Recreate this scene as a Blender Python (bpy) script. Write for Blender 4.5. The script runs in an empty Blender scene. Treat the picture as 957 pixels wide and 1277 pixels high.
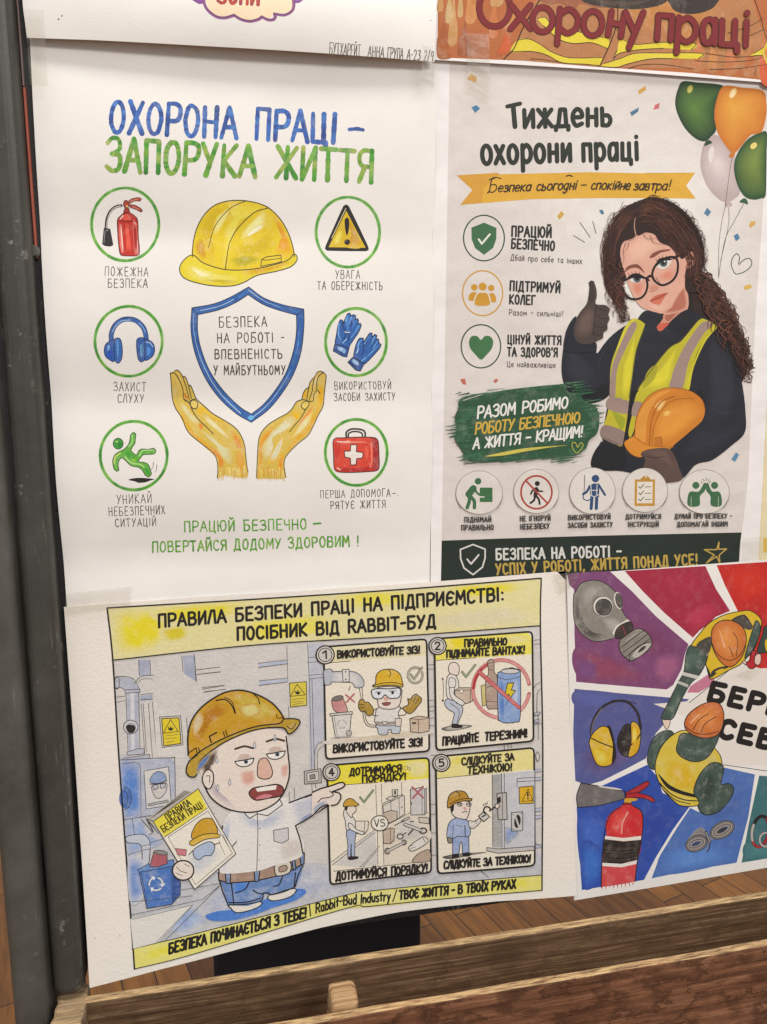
import bpy, bmesh, math, random
from mathutils import Vector, Matrix, geometry
random.seed(7)
S = bpy.context.scene
COL = S.collection

# ------------------------------------------------------------------ camera
PW, PH, F = 957.0, 1277.0, 966.0          # photograph size and focal length in its pixels
dh = Vector((4750, -190, F)).normalized()  # board's right, seen in camera axes (x right, y down, z forward)
dn = Vector((62, 6460, F)).normalized()    # board's down
dn = (dn - dh * dn.dot(dh)).normalized()
nn = dh.cross(dn)                          # into the board
def to_world(v): return Vector((v.dot(dh), v.dot(nn), -v.dot(dn)))
ZC = 1.0                                   # height of the picture centre above the floor
AX = to_world(Vector((0, 0, 1)))
CAM = Vector((0, 0, ZC)) - AX * 0.62
cd = bpy.data.cameras.new('camera'); cam = bpy.data.objects.new('camera', cd); COL.objects.link(cam)
cx, cy, cz = to_world(Vector((1, 0, 0))), to_world(Vector((0, -1, 0))), -AX
cam.matrix_world = Matrix(((cx.x, cy.x, cz.x, CAM.x), (cx.y, cy.y, cz.y, CAM.y), (cx.z, cy.z, cz.z, CAM.z), (0, 0, 0, 1)))
cd.sensor_fit = 'VERTICAL'; cd.sensor_height = 36.0; cd.lens = 36.0 * F / PH
cd.clip_start = 0.02; cd.clip_end = 60
S.camera = cam
def ray(px, py): return to_world(Vector(((px - PW / 2) / F, (py - PH / 2) / F, 1.0)))
def at(px, py, y=0.0):
    d = ray(px, py); t = (y - CAM.y) / d.y
    return CAM + d * t

# ------------------------------------------------------------------ light
S.view_settings.view_transform = 'Standard'; S.view_settings.look = 'None'
S.view_settings.exposure = 0.0; S.view_settings.gamma = 1.0
w = bpy.data.worlds.new('World'); S.world = w; w.use_nodes = True
w.node_tree.nodes['Background'].inputs[0].default_value = (1.0, 0.98, 0.955, 1)
w.node_tree.nodes['Background'].inputs[1].default_value = 0.48
def area(name, loc, target, sx, sy, energy, color):
    l = bpy.data.lights.new(name, 'AREA'); l.shape = 'RECTANGLE'; l.size = sx; l.size_y = sy
    l.energy = energy; l.color = color
    o = bpy.data.objects.new(name, l); COL.objects.link(o); o.location = loc
    o.rotation_euler = (Vector(target) - Vector(loc)).to_track_quat('-Z', 'Y').to_euler()
    return o
area('ceiling_lamp', (-0.4, -0.75, ZC + 2.6), (0, 0, ZC - 0.1), 1.3, 0.22, 66, (1, 0.98, 0.95))
area('ceiling_lamp', (1.2, -2.6, ZC + 1.9), (0, 0, ZC - 0.2), 1.4, 0.6, 58, (1, 0.98, 0.95))

# ------------------------------------------------------------------ helpers
def lin(c):
    if isinstance(c, str):
        c = c.lstrip('#')
        if len(c) == 3: c = ''.join(q * 2 for q in c)
        c = [int(c[i:i + 2], 16) / 255 for i in (0, 2, 4)]
    return tuple(v / 12.92 if v <= 0.04045 else ((v + 0.055) / 1.055) ** 2.4 for v in c[:3])
def mixc(a, b, f): return tuple(p + (q - p) * f for p, q in zip(a, b))
def tag(o, label=None, cat=None, group=None, kind=None):
    if label: o['label'] = label
    if cat: o['category'] = cat
    if group: o['group'] = group
    if kind: o['kind'] = kind
    return o
def empty(name, loc, label=None, cat=None, group=None):
    o = bpy.data.objects.new(name, None); COL.objects.link(o); o.location = loc; o.empty_display_size = 0.05
    bpy.context.view_layer.update()
    return tag(o, label, cat, group)
def link_bm(name, bm, mat, parent=None, loc=None):
    me = bpy.data.meshes.new(name); bm.to_mesh(me); bm.free()
    o = bpy.data.objects.new(name, me); COL.objects.link(o)
    if mat: me.materials.append(mat)
    if loc is not None:
        o.location = loc; me.transform(Matrix.Translation(-Vector(loc)))
    if parent is not None:
        o.parent = parent; o.matrix_parent_inverse = Matrix.Translation(-parent.location)
        if parent.parent is not None:
            o.matrix_parent_inverse = Matrix.Identity(4)
    return o

def nodes_of(name):
    m = bpy.data.materials.new(name); m.use_nodes = True
    return m, m.node_tree, m.node_tree.nodes['Principled BSDF']
def N(t, typ, **kw):
    n = t.nodes.new(typ)
    for k, v in kw.items():
        if isinstance(k, str) and hasattr(n, k): setattr(n, k, v)
    return n
def noise(t, coord, scale, detail=4, rough=0.55, vec_scale=None):
    if vec_scale:
        mp = N(t, 'ShaderNodeMapping'); mp.inputs['Scale'].default_value = vec_scale
        t.links.new(coord, mp.inputs['Vector']); coord = mp.outputs[0]
    n = N(t, 'ShaderNodeTexNoise'); n.inputs['Scale'].default_value = scale
    n.inputs['Detail'].default_value = detail; n.inputs['Roughness'].default_value = rough
    t.links.new(coord, n.inputs['Vector'])
    return n.outputs['Fac']
def ramp(t, fac, stops):
    r = N(t, 'ShaderNodeValToRGB'); e = r.color_ramp.elements
    while len(e) < len(stops): e.new(0.5)
    for q, (p, c) in zip(e, stops):
        q.position = p; q.color = (c[0], c[1], c[2], 1) if not isinstance(c, (int, float)) else (c, c, c, 1)
    t.links.new(fac, r.inputs[0]); return r.outputs[0]
def math_(t, op, a, b=None, clamp=False):
    n = N(t, 'ShaderNodeMath'); n.operation = op; n.use_clamp = clamp
    for i, v in enumerate((a, b)):
        if v is None: continue
        if isinstance(v, (int, float)): n.inputs[i].default_value = v
        else: t.links.new(v, n.inputs[i])
    return n.outputs[0]
def mix(t, fac, a, b, mode='MIX'):
    n = N(t, 'ShaderNodeMix'); n.data_type = 'RGBA'; n.blend_type = mode
    for i, v in ((0, fac), (6, a), (7, b)):
        if isinstance(v, (int, float)): n.inputs[i].default_value = v
        elif isinstance(v, tuple): n.inputs[i].default_value = (v[0], v[1], v[2], 1)
        else: t.links.new(v, n.inputs[i])
    return n.outputs[2]
def bump(t, b, height, strength, dist=0.001, chain=None):
    n = N(t, 'ShaderNodeBump'); n.inputs['Strength'].default_value = strength; n.inputs['Distance'].default_value = dist
    t.links.new(height, n.inputs['Height'])
    if chain is not None: t.links.new(chain, n.inputs['Normal'])
    t.links.new(n.outputs[0], b.inputs['Normal']); return n.outputs[0]

def surface_bump(t, b, p, kind):
    if kind == 'cold':      # rough watercolour paper
        h = noise(t, p, 420, 3, 0.6); bump(t, b, h, 0.26, 0.0010)
    elif kind == 'print':   # thin office paper gone wavy
        h2 = noise(t, p, 26, 2, 0.5); c = bump(t, b, h2, 0.30, 0.006)
        h = noise(t, p, 900, 2, 0.5); bump(t, b, h, 0.12, 0.0004, c)
    else:                   # smooth drawing paper
        h2 = noise(t, p, 14, 2, 0.5); c = bump(t, b, h2, 0.14, 0.008)
        h = noise(t, p, 700, 2, 0.5); bump(t, b, h, 0.14, 0.0005, c)
def paper_mat(name, col, kind):
    m, t, b = nodes_of(name); p = N(t, 'ShaderNodeNewGeometry').outputs['Position']
    c = lin(col)
    n1 = noise(t, p, 9, 4); n2 = noise(t, p, 260, 5, 0.7)
    v = ramp(t, n1, [(0.3, tuple(q * 0.95 for q in c)), (0.7, tuple(q * 1.03 for q in c))])
    v2 = mix(t, ramp(t, n2, [(0.35, 0.0), (0.75, 0.10)]), v, tuple(q * 0.8 for q in c))
    t.links.new(v2, b.inputs['Base Color']); b.inputs['Roughness'].default_value = 0.62 if kind == 'print' else 0.8
    b.inputs['Specular IOR Level'].default_value = 0.1
    surface_bump(t, b, p, kind); return m
def ink_mat(name, kind, paper='#e8e0d6', rough=0.7):
    m, t, b = nodes_of(name); p = N(t, 'ShaderNodeNewGeometry').outputs['Position']
    a = N(t, 'ShaderNodeVertexColor'); a.layer_name = 'Col'
    n1 = noise(t, p, 120, 5, 0.62); n2 = noise(t, p, 620, 3, 0.6)
    f = math_(t, 'ADD', math_(t, 'MULTIPLY', math_(t, 'SUBTRACT', n1, 0.5), 2.2), math_(t, 'MULTIPLY', math_(t, 'SUBTRACT', n2, 0.5), 0.7))
    f = math_(t, 'MULTIPLY', f, a.outputs['Alpha'])
    up = math_(t, 'MULTIPLY', f, 1.0, True); dnn = math_(t, 'MULTIPLY', math_(t, 'MULTIPLY', f, -1.0, True), 0.75)
    c1 = mix(t, up, a.outputs['Color'], lin(paper))
    c2 = mix(t, dnn, c1, mix(t, 1.0, c1, c1, 'MULTIPLY'))
    g = ramp(t, n2, [(0.3, 0.93), (0.7, 1.03)])
    c3 = mix(t, 1.0, c2, g, 'MULTIPLY')
    t.links.new(c3, b.inputs['Base Color']); b.inputs['Roughness'].default_value = rough
    surface_bump(t, b, p, kind); return m

# ------------------------------------------------------------------ stroke lettering (one polyline per pen stroke, '~' = curved)
GL = {
'А':(60,'0,0 30,100 60,0;12,35 48,35'),'Б':(58,'52,100 5,100 5,0;~5,55 35,55 52,42 54,25 48,8 30,0 5,0'),
'В':(58,'5,0 5,100;~5,100 35,100 48,88 48,68 36,56 5,53;~5,53 40,52 54,40 54,18 42,2 5,0'),'Г':(50,'5,0 5,100 48,100'),
'Д':(64,'10,0 24,100 50,100 54,0;0,-15 0,0 62,0 62,-15'),'Е':(54,'50,100 5,100 5,0 52,0;5,52 42,52'),
'Є':(56,'~54,85 40,98 25,100 8,80 5,50 8,20 25,0 40,2 54,15;8,52 40,52'),'Ж':(80,'40,0 40,100;2,98 78,2;76,98 2,2'),
'З':(56,'~4,85 18,99 38,99 50,85 46,65 22,53;~22,53 48,48 54,28 46,6 24,0 2,12'),'И':(57,'5,100 5,0 52,100 52,0'),
'Й':(57,'5,100 5,0 52,100 52,0;~14,124 28,114 42,124'),'І':(16,'8,0 8,100'),'Ї':(22,'11,0 11,100;0,122 3,122;19,122 22,122'),
'К':(55,'5,0 5,100;52,100 7,48;7,48 54,0'),'Л':(54,'0,0 24,100 46,100 52,0'),'М':(68,'2,0 8,100 34,35 60,100 66,0'),
'Н':(57,'5,0 5,100;52,0 52,100;5,52 52,50'),'О':(58,'O'),'П':(57,'5,0 5,100 52,100 52,0'),
'Р':(55,'5,0 5,100;~5,100 35,100 52,88 52,62 38,48 5,45'),'С':(55,'~52,84 38,98 22,98 7,80 4,50 7,20 22,2 38,2 52,14'),
'Т':(56,'28,0 28,100;0,100 56,100'),'У':(56,'2,100 28,42;54,100 14,0'),'Х':(54,'2,100 52,0;50,100 2,0'),
'Ц':(60,'5,100 5,0 56,0 56,-18;48,100 48,0'),'Ч':(54,'~5,100 5,66 14,50 48,50;48,100 48,0'),
'Ш':(76,'4,100 4,0 72,0 72,100;38,0 38,100'),'Щ':(82,'4,100 4,0 80,0 80,-18;38,0 38,100;72,0 72,100'),
'Ь':(54,'5,100 5,0;~5,52 35,52 50,40 50,14 36,0 5,0'),'Ю':(82,'5,0 5,100;5,50 28,50;o54,50,26,50'),
'Я':(57,'52,0 52,100;~52,100 22,100 6,88 6,64 20,50 52,48;26,48 4,0'),
'R':(56,'5,0 5,100;~5,100 35,100 50,88 50,62 36,50 5,47;28,48 54,0'),'V':(54,'0,100 26,0 52,100'),
'S':(54,'~50,85 30,100 8,85 10,62 46,42 52,20 30,0 4,12'),'I':(16,'8,0 8,100'),'T':(56,'28,0 28,100;0,100 56,100'),'A':(60,'0,0 30,100 60,0;12,35 48,35'),
'B':(56,'5,0 5,100;~5,100 35,100 46,88 46,68 36,56 5,53;~5,53 40,52 52,40 52,18 42,2 5,0'),
'1':(36,'4,72 24,100 24,0'),'2':(52,'~4,78 14,98 36,98 46,80 40,58 4,0;4,0 50,0'),'3':(52,'~4,90 36,98 44,78 22,54;~22,54 48,44 46,10 24,0 2,10'),
'4':(54,'36,0 36,100 4,34 54,34'),'5':(52,'46,100 10,100 8,56;~8,56 36,62 50,34 38,4 4,4'),'9':(52,'~46,70 38,96 16,98 4,78 12,54 36,54 46,72;46,72 40,0'),
'/':(40,'4,-10 38,110'),'|':(20,'10,-10 14,105'),'!':(18,'9,100 8,34;8,4 9,3'),':':(16,'8,62 9,61;8,10 9,9'),'.':(16,'8,3 9,2'),',':(16,'10,6 4,-14'),
'-':(34,'3,48 32,50'),'–':(46,'2,50 44,50'),"'":(14,'8,105 5,80'),
'a':(44,'~40,52 26,65 8,58 3,32 8,6 24,2 40,26;40,65 40,0'),'b':(46,'4,100 4,0;~4,45 24,62 42,45 42,18 24,0 4,15'),'i':(14,'7,0 7,62;7,84 8,86'),
't':(34,'15,95 15,6;0,64 32,64'),'u':(44,'~3,62 4,20 14,2 28,6 38,28;38,62 38,0'),'d':(45,'40,100 40,0;~40,42 22,62 4,42 4,16 20,0 40,16'),
'n':(42,'4,0 4,62;~4,40 20,60 34,55 38,35 38,0'),'s':(36,'~33,54 18,63 5,52 10,38 30,26 32,10 16,0 2,8'),'r':(32,'4,0 4,62;~4,38 16,58 30,60'),
'y':(44,'3,62 20,10;40,62 10,-30'),
'и':(44,'4,66 4,0 40,66 40,0'),'й':(44,'4,66 4,0 40,66 40,0;~10,86 22,78 34,86'),'ж':(58,'29,0 29,66;1,66 57,0;57,66 1,0'),
'д':(50,'8,0 18,66 38,66 42,0;-2,-14 -2,0 50,0 50,-14'),'е':(44,'~4,34 40,36 36,58 20,66 4,48 3,22 16,1 40,8'),
'н':(44,'4,0 4,66;40,0 40,66;4,34 40,34'),'ь':(42,'4,66 4,0;~4,38 28,38 38,20 28,0 4,0'),'о':(46,'q23,33,21,34'),'х':(42,'2,66 40,0;40,66 0,0'),
'р':(46,'4,66 4,-32;~4,50 24,66 42,48 42,18 24,0 4,14'),'п':(44,'4,0 4,66 40,66 40,0'),'а':(44,'~40,52 26,66 8,58 3,32 8,6 24,2 40,26;40,66 40,0'),
'ц':(48,'4,66 4,0 46,0 46,-18;38,66 38,0'),'і':(14,'7,0 7,66;7,88 8,90'),'у':(44,'3,66 22,10;41,66 10,-32'),'к':(42,'4,0 4,66;38,66 6,32;6,32 40,0'),
'з':(40,'~4,56 20,67 34,56 30,40 14,35;~14,35 36,30 36,8 18,-1 2,8'),'в':(42,'4,0 4,66;~4,66 28,66 34,50 24,36 4,35;~4,35 32,34 38,18 28,0 4,0'),
'т':(42,'21,0 21,66;1,66 41,66'),'с':(40,'~38,54 24,66 8,56 3,33 8,8 24,0 38,10'),'г':(36,'4,0 4,66 34,66'),
'б':(44,'~38,98 12,86 4,50 5,18 22,0 38,16 38,42 24,60 5,42'),'л':(44,'0,0 16,66 40,66 40,0'),'м':(54,'3,0 5,66 27,22 49,66 51,0'),'ш':(60,'4,66 4,0 56,0 56,66;30,0 30,66'),
'ɡ':(44,'~38,54 22,66 5,50 6,14 20,2 38,30;~39,66 36,0 26,-32 8,-34 4,-20'),
}
def cat(pts, closed=False, step=2.2):
    n = len(pts)
    if n < 3 and not closed: return [Vector(p) for p in pts]
    P = [Vector(p) for p in pts]; out = []
    rng = n if closed else n - 1
    for i in range(rng):
        p0 = P[(i - 1) % n] if closed or i > 0 else P[0] * 2 - P[1]
        p1, p2 = P[i], P[(i + 1) % n]
        p3 = P[(i + 2) % n] if closed or i + 2 < n else P[-1] * 2 - P[-2]
        k = max(1, min(14, int((p2 - p1).length / step)))
        for j in range(k):
            s = j / k
            out.append(0.5 * ((2 * p1) + (p2 - p0) * s + (2 * p0 - 5 * p1 + 4 * p2 - p3) * s * s + (3 * p1 - p0 - 3 * p2 + p3) * s ** 3))
    if not closed: out.append(P[-1])
    return out
def ellp(cx, cy, rx, ry, n=28, a0=0, a1=360, rot=0):
    c, s = math.cos(math.radians(rot)), math.sin(math.radians(rot)); o = []
    full = abs(a1 - a0) >= 360
    for i in range(n if full else n + 1):
        a = math.radians(a0 + (a1 - a0) * i / n); x, y = rx * math.cos(a), ry * math.sin(a)
        o.append((cx + x * c - y * s, cy + x * s + y * c))
    return o
STEP = 2.5e-6
CELL = 0.012
GROUP = 'paper posters taped to the board'

class Poster:
    """A sheet of paper on the board: bulge(u,v) is how far it stands off, in metres."""
    def __init__(s, name, label, outline, base, mats, bulge=None, cut=True, cat_='poster', smooth=False):
        s.base, s.bulge, s.cut = base, bulge, cut and bulge is not None
        s.paper, s.ink = mats; s.tf = (0, 0, 1); s.bm = None
        pts = [s.P(*q) for q in outline]
        u = sum(p[0] for p in pts) / len(pts); v = min(p[1] for p in pts)
        s.root = empty(name, (u, -base, v), label, cat_, GROUP)
        s.z(0, 0, 1)
        s.begin('paper'); s.lay = 0
        s.poly(outline, '#ffffff', smooth=smooth)
        o = s.end(mat=s.paper, thick=0.00022); s.sheet = o
    def H(s, u, v): return s.bulge(u, v) if s.bulge else 0.0
    def Hg(s, u, v):                       # the same height on the triangulated lattice the sheets are cut along
        if not s.bulge: return 0.0
        if not s.cut: return s.bulge(u, v)
        i, j = math.floor(u / CELL), math.floor(v / CELL); a, b = u / CELL - i, v / CELL - j
        B = lambda p, q: s.bulge(p * CELL, q * CELL)
        if a + b <= 1: z = B(i, j) * (1 - a - b) + B(i + 1, j) * a + B(i, j + 1) * b
        else: z = B(i + 1, j + 1) * (a + b - 1) + B(i, j + 1) * (1 - a) + B(i + 1, j) * (1 - b)
        return z
    def P(s, px, py):
        d = ray(px, py); y = -s.base; p = None
        for k in range(6 if s.bulge else 1):
            t = (y - CAM.y) / d.y; p = CAM + d * t
            y = -(s.base + s.H(p.x, p.z))
        return (p.x, p.z)
    def z(s, x0, y0, k): s.tf = (x0, y0, k)
    def T(s, pts): x0, y0, k = s.tf; return [Vector((x0 + p[0] / k, y0 + p[1] / k)) for p in pts]
    # -- parts
    def begin(s, name, parent=None, lay=1, label=None):
        s.bm = bmesh.new(); s.cl = s.bm.verts.layers.float_color.new('Col'); s.fill = None; s.name = name; s.par = parent; s.lay = lay; s.lab = label
    def end(s, mat=None, thick=0):
        bm = s.bm
        if s.cut and bm.verts:
            for nrm in ((1, 0, 0), (0, 1, 0), (1, 1, 0)):
                dv = [v.co.x * nrm[0] + v.co.y * nrm[1] for v in bm.verts]
                for k in range(math.ceil(min(dv) / CELL), math.floor(max(dv) / CELL) + 1):
                    co = (k * CELL / (1 + nrm[1] * nrm[0]), k * CELL / (1 + nrm[0]) if nrm[1] else 0, 0)
                    if nrm == (0, 1, 0): co = (0, k * CELL, 0)
                    bmesh.ops.bisect_plane(bm, geom=bm.verts[:] + bm.edges[:] + bm.faces[:], dist=2e-6, plane_co=co, plane_no=nrm)
            bmesh.ops.dissolve_degenerate(bm, edges=bm.edges[:], dist=3e-6)
            bmesh.ops.delete(bm, geom=[f for f in bm.faces if f.calc_area() < 1e-11], context='FACES_ONLY')
        org = s.root.location
        for v in bm.verts:
            u, vv, l = v.co
            v.co = (u - org.x, -(s.base + s.Hg(u, vv) + l) - org.y, vv - org.z)
        bm.normal_update()
        for f in bm.faces:
            if f.normal.y > 0: f.normal_flip()
            f.smooth = True
        e = 0.002
        def nrm(c):
            if not s.bulge: return Vector((0, -1, 0))
            u, vv = c.x + org.x, c.z + org.z
            gx = (s.H(u + e, vv) - s.H(u - e, vv)) / (2 * e); gz = (s.H(u, vv + e) - s.H(u, vv - e)) / (2 * e)
            return Vector((-gx, -1, -gz)).normalized()
        if thick:                              # back face and rim of the sheet
            fr = bm.faces[:]; rim = [ed for ed in bm.edges if len(ed.link_faces) == 1]; bk = {}
            for v in bm.verts[:]: bk[v] = bm.verts.new(v.co + Vector((0, thick, 0)))
            for f in fr: bm.faces.new([bk[v] for v in reversed(f.verts)])
            for ed in rim:
                a, b = ed.verts; q = [bm.verts.new(c) for c in (a.co, b.co, b.co + Vector((0, thick, 0)), a.co + Vector((0, thick, 0)))]
                bm.faces.new(q)
            nfr = len(fr)
        bm.normal_update(); bm.faces.ensure_lookup_table(); ln = []
        for i, f in enumerate(bm.faces):
            if thick and i >= nfr:
                f.smooth = i < 2 * nfr
                for v in f.verts: ln.append(-nrm(v.co) if i < 2 * nfr else f.normal.copy())
            else:
                f.smooth = True
                for v in f.verts: ln.append(nrm(v.co))
        me = bpy.data.meshes.new(s.name); bm.to_mesh(me); bm.free(); s.bm = None
        me.normals_split_custom_set(ln)
        o = bpy.data.objects.new(s.name, me); COL.objects.link(o); me.materials.append(mat or s.ink)
        o.parent = s.par or s.root
        if s.lab: o['label'] = s.lab
        return o
    # -- drawing
    def _v(s, p, col, a, l):
        u, v = s.P(p[0], p[1]); q = s.bm.verts.new((u, v, l * STEP)); q[s.cl] = (col[0], col[1], col[2], a); return q
    def _c(s, col): return lin(col) if isinstance(col, (str,)) else col
    def poly(s, pts, col, smooth=True, wash=0.0, holes=(), raw=False, grad=None, soft=None, sb=None):
        if soft is None: soft = 0.5 if (wash > 0.36 and smooth and not holes) else 0.0
        if sb: s.fill = (s._c(sb), 0.1)
        if not s.fill: soft = 0.0
        q = pts if raw else s.T(pts)
        q = cat(q, True) if smooth else [Vector(p) for p in q]
        loops = [q] + [cat(s.T(h), True) if smooth else s.T(h) for h in holes]
        flat = [p for L in loops for p in L]; s.lay += 1
        c = s._c(col)
        vs = []
        for p in flat:
            cc = c
            if grad:
                (gx, gy), c2 = grad[0], s._c(grad[2]); (hx, hy) = grad[1]
                (ga, gb) = s.T([(gx, gy), (hx, hy)]); d = gb - ga
                cc = mixc(c, c2, max(0, min(1, (p - ga).dot(d) / d.length_squared)))
            vs.append(s._v(p, cc, wash, s.lay))
        if soft:                               # wet edge: the paint thins out towards its outline
            ctr = sum(flat, Vector((0, 0))) / len(flat); o_ = vs; s.lay += 1
            for v in o_: v[s.cl] = (*s.fill[0], s.fill[1])
            loops = [[p + (ctr - p) * soft for p in flat]]; flat = loops[0]
            vs = [s._v(p, c, wash, s.lay - 0.5) for p in flat]; n = len(vs)
            for i in range(n): s.bm.faces.new((o_[i], o_[(i + 1) % n], vs[(i + 1) % n], vs[i]))
        else: s.fill = (c, wash)
        for tri in geometry.tessellate_polygon([[Vector((p.x, p.y, 0)) for p in L] for L in loops]):
            try: s.bm.faces.new([vs[i] for i in tri])
            except ValueError: pass
    def blob(s, pts, c_out, c_in, ctr, n=7, wash=0.0, smooth=True, power=1.0):
        a, b = s._c(c_out), s._c(c_in)
        for i in range(n):
            f = i / n
            k = 1 - f
            s.poly([(ctr[0] + (p[0] - ctr[0]) * k, ctr[1] + (p[1] - ctr[1]) * k) for p in pts], mixc(a, b, (i / max(1, n - 1)) ** power), smooth, wash)
    def line(s, pts, wd, col, smooth=True, closed=False, taper=(1, 1), wash=0.0, jit=0.0, raw=False, loop=False):
        q = [Vector(p) for p in pts] if raw else s.T(pts)
        if smooth and len(q) > 2: q = cat(q, closed)
        if closed: q = q + [q[0]]
        q2 = [q[0]]
        for p in q[1:]:
            if (p - q2[-1]).length > 0.05: q2.append(p)
        q = q2
        closed = closed or loop
        if len(q) < 2: return
        runs, cur = [], [q[0]]
        for i in range(1, len(q) - 1):
            cur.append(q[i]); a, b = q[i] - q[i - 1], q[i + 1] - q[i]
            if a.length > 1e-6 and b.length > 1e-6 and a.angle(b) > 0.8: runs.append(cur); cur = [q[i]]
        cur.append(q[-1]); runs.append(cur)
        tot = sum((r[i + 1] - r[i]).length for r in runs for i in range(len(r) - 1)); acc = 0; s.lay += 1
        cols = [s._c(c) for c in col] if isinstance(col, list) else [s._c(col)]
        for ri, r in enumerate(runs):
            l = s.lay + 0.45 * (ri % 2) + 0.02 * ri
            if len(cols) > 1 or jit:             # brushed stroke: subdivide so that colour and width can wander
                rr = [r[0]]
                for i in range(len(r) - 1):
                    k = max(1, int((r[i + 1] - r[i]).length / 3.0))
                    rr += [r[i].lerp(r[i + 1], (j + 1) / k) for j in range(k)]
                r = rr
            L, R, C, Wd, D = [], [], [], [], []
            for i, p in enumerate(r):
                if i: acc += (p - r[i - 1]).length
                f = acc / tot if tot else 0
                a = (p - r[i - 1]).normalized() if i else None; b = (r[i + 1] - p).normalized() if i < len(r) - 1 else None
                if closed and len(runs) == 1 and i in (0, len(r) - 1): a, b = (r[-1] - r[-2]).normalized(), (r[1] - r[0]).normalized()
                d = (a or b) if not (a and b) else (a + b); d = d.normalized() if d.length > 1e-6 else b
                sc = 1 / max(0.6, math.cos((a.angle(b) if a and b else 0) / 2))
                hw = wd / 2 * (taper[0] + (taper[1] - taper[0]) * f) * (1 + random.uniform(-jit, jit))
                n = Vector((-d.y, d.x)) * hw * sc
                L.append(p + n); R.append(p - n); Wd.append(hw); D.append(d)
                C.append(random.choice(cols) if len(cols) > 1 else cols[0])
            if len(cols) > 1:
                C = [mixc(mixc(C[max(0, i - 1)], C[i], 0.5), C[min(len(C) - 1, i + 1)], 0.35) for i in range(len(C))]
            nr = max(1, len(r) - 1); lv = [s._v(p, C[i], wash, l + 0.4 * i / nr) for i, p in enumerate(L)]; rv = [s._v(p, C[i], wash, l + 0.4 * i / nr) for i, p in enumerate(R)]
            for i in range(len(r) - 1): s.bm.faces.new((lv[i], rv[i], rv[i + 1], lv[i + 1]))
            if not closed or len(runs) > 1:
                for e in (0, -1):
                    d = D[e] * (-1 if e == 0 else 1); c0 = r[e]; hw = Wd[e]
                    if hw < 0.12: continue
                    st = L[e] - c0; m = []
                    side = Vector((-D[e].y, D[e].x)) * hw
                    ks = 5 if hw > 1 else 3
                    for j in range(1, ks):
                        a = math.pi * j / ks; m.append(s._v(c0 + side * math.cos(a) + d * hw * math.sin(a), C[e], wash, l + (0.4 if e else 0.0)))
                    s.bm.faces.new([lv[e]] + m + [rv[e]])
    def out(s, pts, fill, wd, ocol, smooth=True, wash=0.0, holes=()):
        s.poly(pts, fill, smooth, wash, holes, soft=0.0); s.line(pts, wd, ocol, smooth, True)
    def dot(s, x, y, r, col, wash=0.0): s.poly(ellp(x, y, r * s.tf[2], r * s.tf[2], 12), col, False, wash)
    def ring(s, x, y, rx, ry, wd, col, wash=0.0, a0=0, a1=360, jit=0.0, rot=0):
        full = abs(a1 - a0) >= 360
        s.line(ellp(x, y, rx, ry, 36, a0, a1, rot), wd, col, False, full, wash=wash, jit=jit)
    def _base(s, base, f):
        seg = [(base[i + 1] - base[i]).length for i in range(len(base) - 1)]; d = f * sum(seg)
        for i, L in enumerate(seg):
            if d <= L or i == len(seg) - 1:
                e = (base[i + 1] - base[i]).normalized(); return base[i] + e * d, e
            d -= L
    def hand(s, text, base, h, wd, col, slant=0.0, jit=0.03, gap=15, space=34, wash=0.0, brush=0.0, up=None, outline=None, mix_=True):
        """lettering along the baseline polyline (photo pixels); h = cap height or (left, right)"""
        base = s.T(base) if len(base) < 4 else cat(s.T(base))
        adv = sum((space if c == ' ' else GL[c][0]) + gap for c in text) - gap
        x = 0; h = h if isinstance(h, tuple) else (h, h)
        tl = sum((base[i + 1] - base[i]).length for i in range(len(base) - 1)); k = tl / adv
        for pss in ((0, 1) if outline else (1,)):
            x = 0; st = random.getstate(); s.lay += 4; l0 = s.lay
            for ci, c in enumerate(text):
                if c == ' ': x += space + gap; continue
                wg, d = GL[c]; rj = random.uniform(-1, 1) * jit; sj = 1 + random.uniform(-1, 1) * jit * 1.2; bj = random.uniform(-1, 1) * jit * 20
                s.lay = l0 + 6 * (ci % 2)
                def M(gx, gy):
                    f = (x + gx) / adv; o, e = s._base(base, max(0, min(1, f))); o = o + e * (f - max(0, min(1, f))) * tl
                    u = Vector((e.y, -e.x)) if up is None else Vector(up)
                    hh = (h[0] + (h[1] - h[0]) * f) / 100
                    return o + e * (slant * gy * hh + rj * gy * hh) + u * (gy * sj + bj) * hh
                for stv in ([d] if d == 'O' else d.split(';')):
                    sm, cl_ = False, False
                    if stv == 'O': pts = ellp(wg / 2, 50, wg / 2 - 4, 50, 14, 100, 460); cl_ = sm = True
                    elif stv[0] in 'oq': a = [float(q) for q in stv[1:].split(',')]; pts = ellp(a[0], a[1], a[2], a[3], 12); cl_ = sm = True
                    else:
                        sm = stv[0] == '~'; pts = [tuple(float(v) for v in q.split(',')) for q in stv.lstrip('~').split()]
                    pts = [(p[0] + random.uniform(-1, 1) * jit * 45, p[1] + random.uniform(-1, 1) * jit * 45) for p in pts]
                    q = [M(*p) for p in pts]
                    if sm and len(q) > 2: q = cat(q, cl_, 1.0)
                    if cl_: q = q + [q[0]]
                    s.line(q, wd + (outline[0] if pss == 0 else 0), outline[1] if pss == 0 else col, False, False, wash=wash, jit=brush, raw=True, loop=cl_,
                           taper=(1, 1) if brush == 0 else (random.uniform(0.85, 1.1), random.uniform(0.8, 1.1)))
                x += wg + gap
            s.lay = l0 + 14
            if outline and pss == 0: random.setstate(st)
    def type(s, text, base, h, col, wt=0.2, slant=0.0):
        """printed sans lettering: even strokes, no hand jitter"""
        s.hand(text, base, h, h * wt, col, slant=slant, jit=0.0, gap=22 if wt > 0.12 else 18, space=34)

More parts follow.
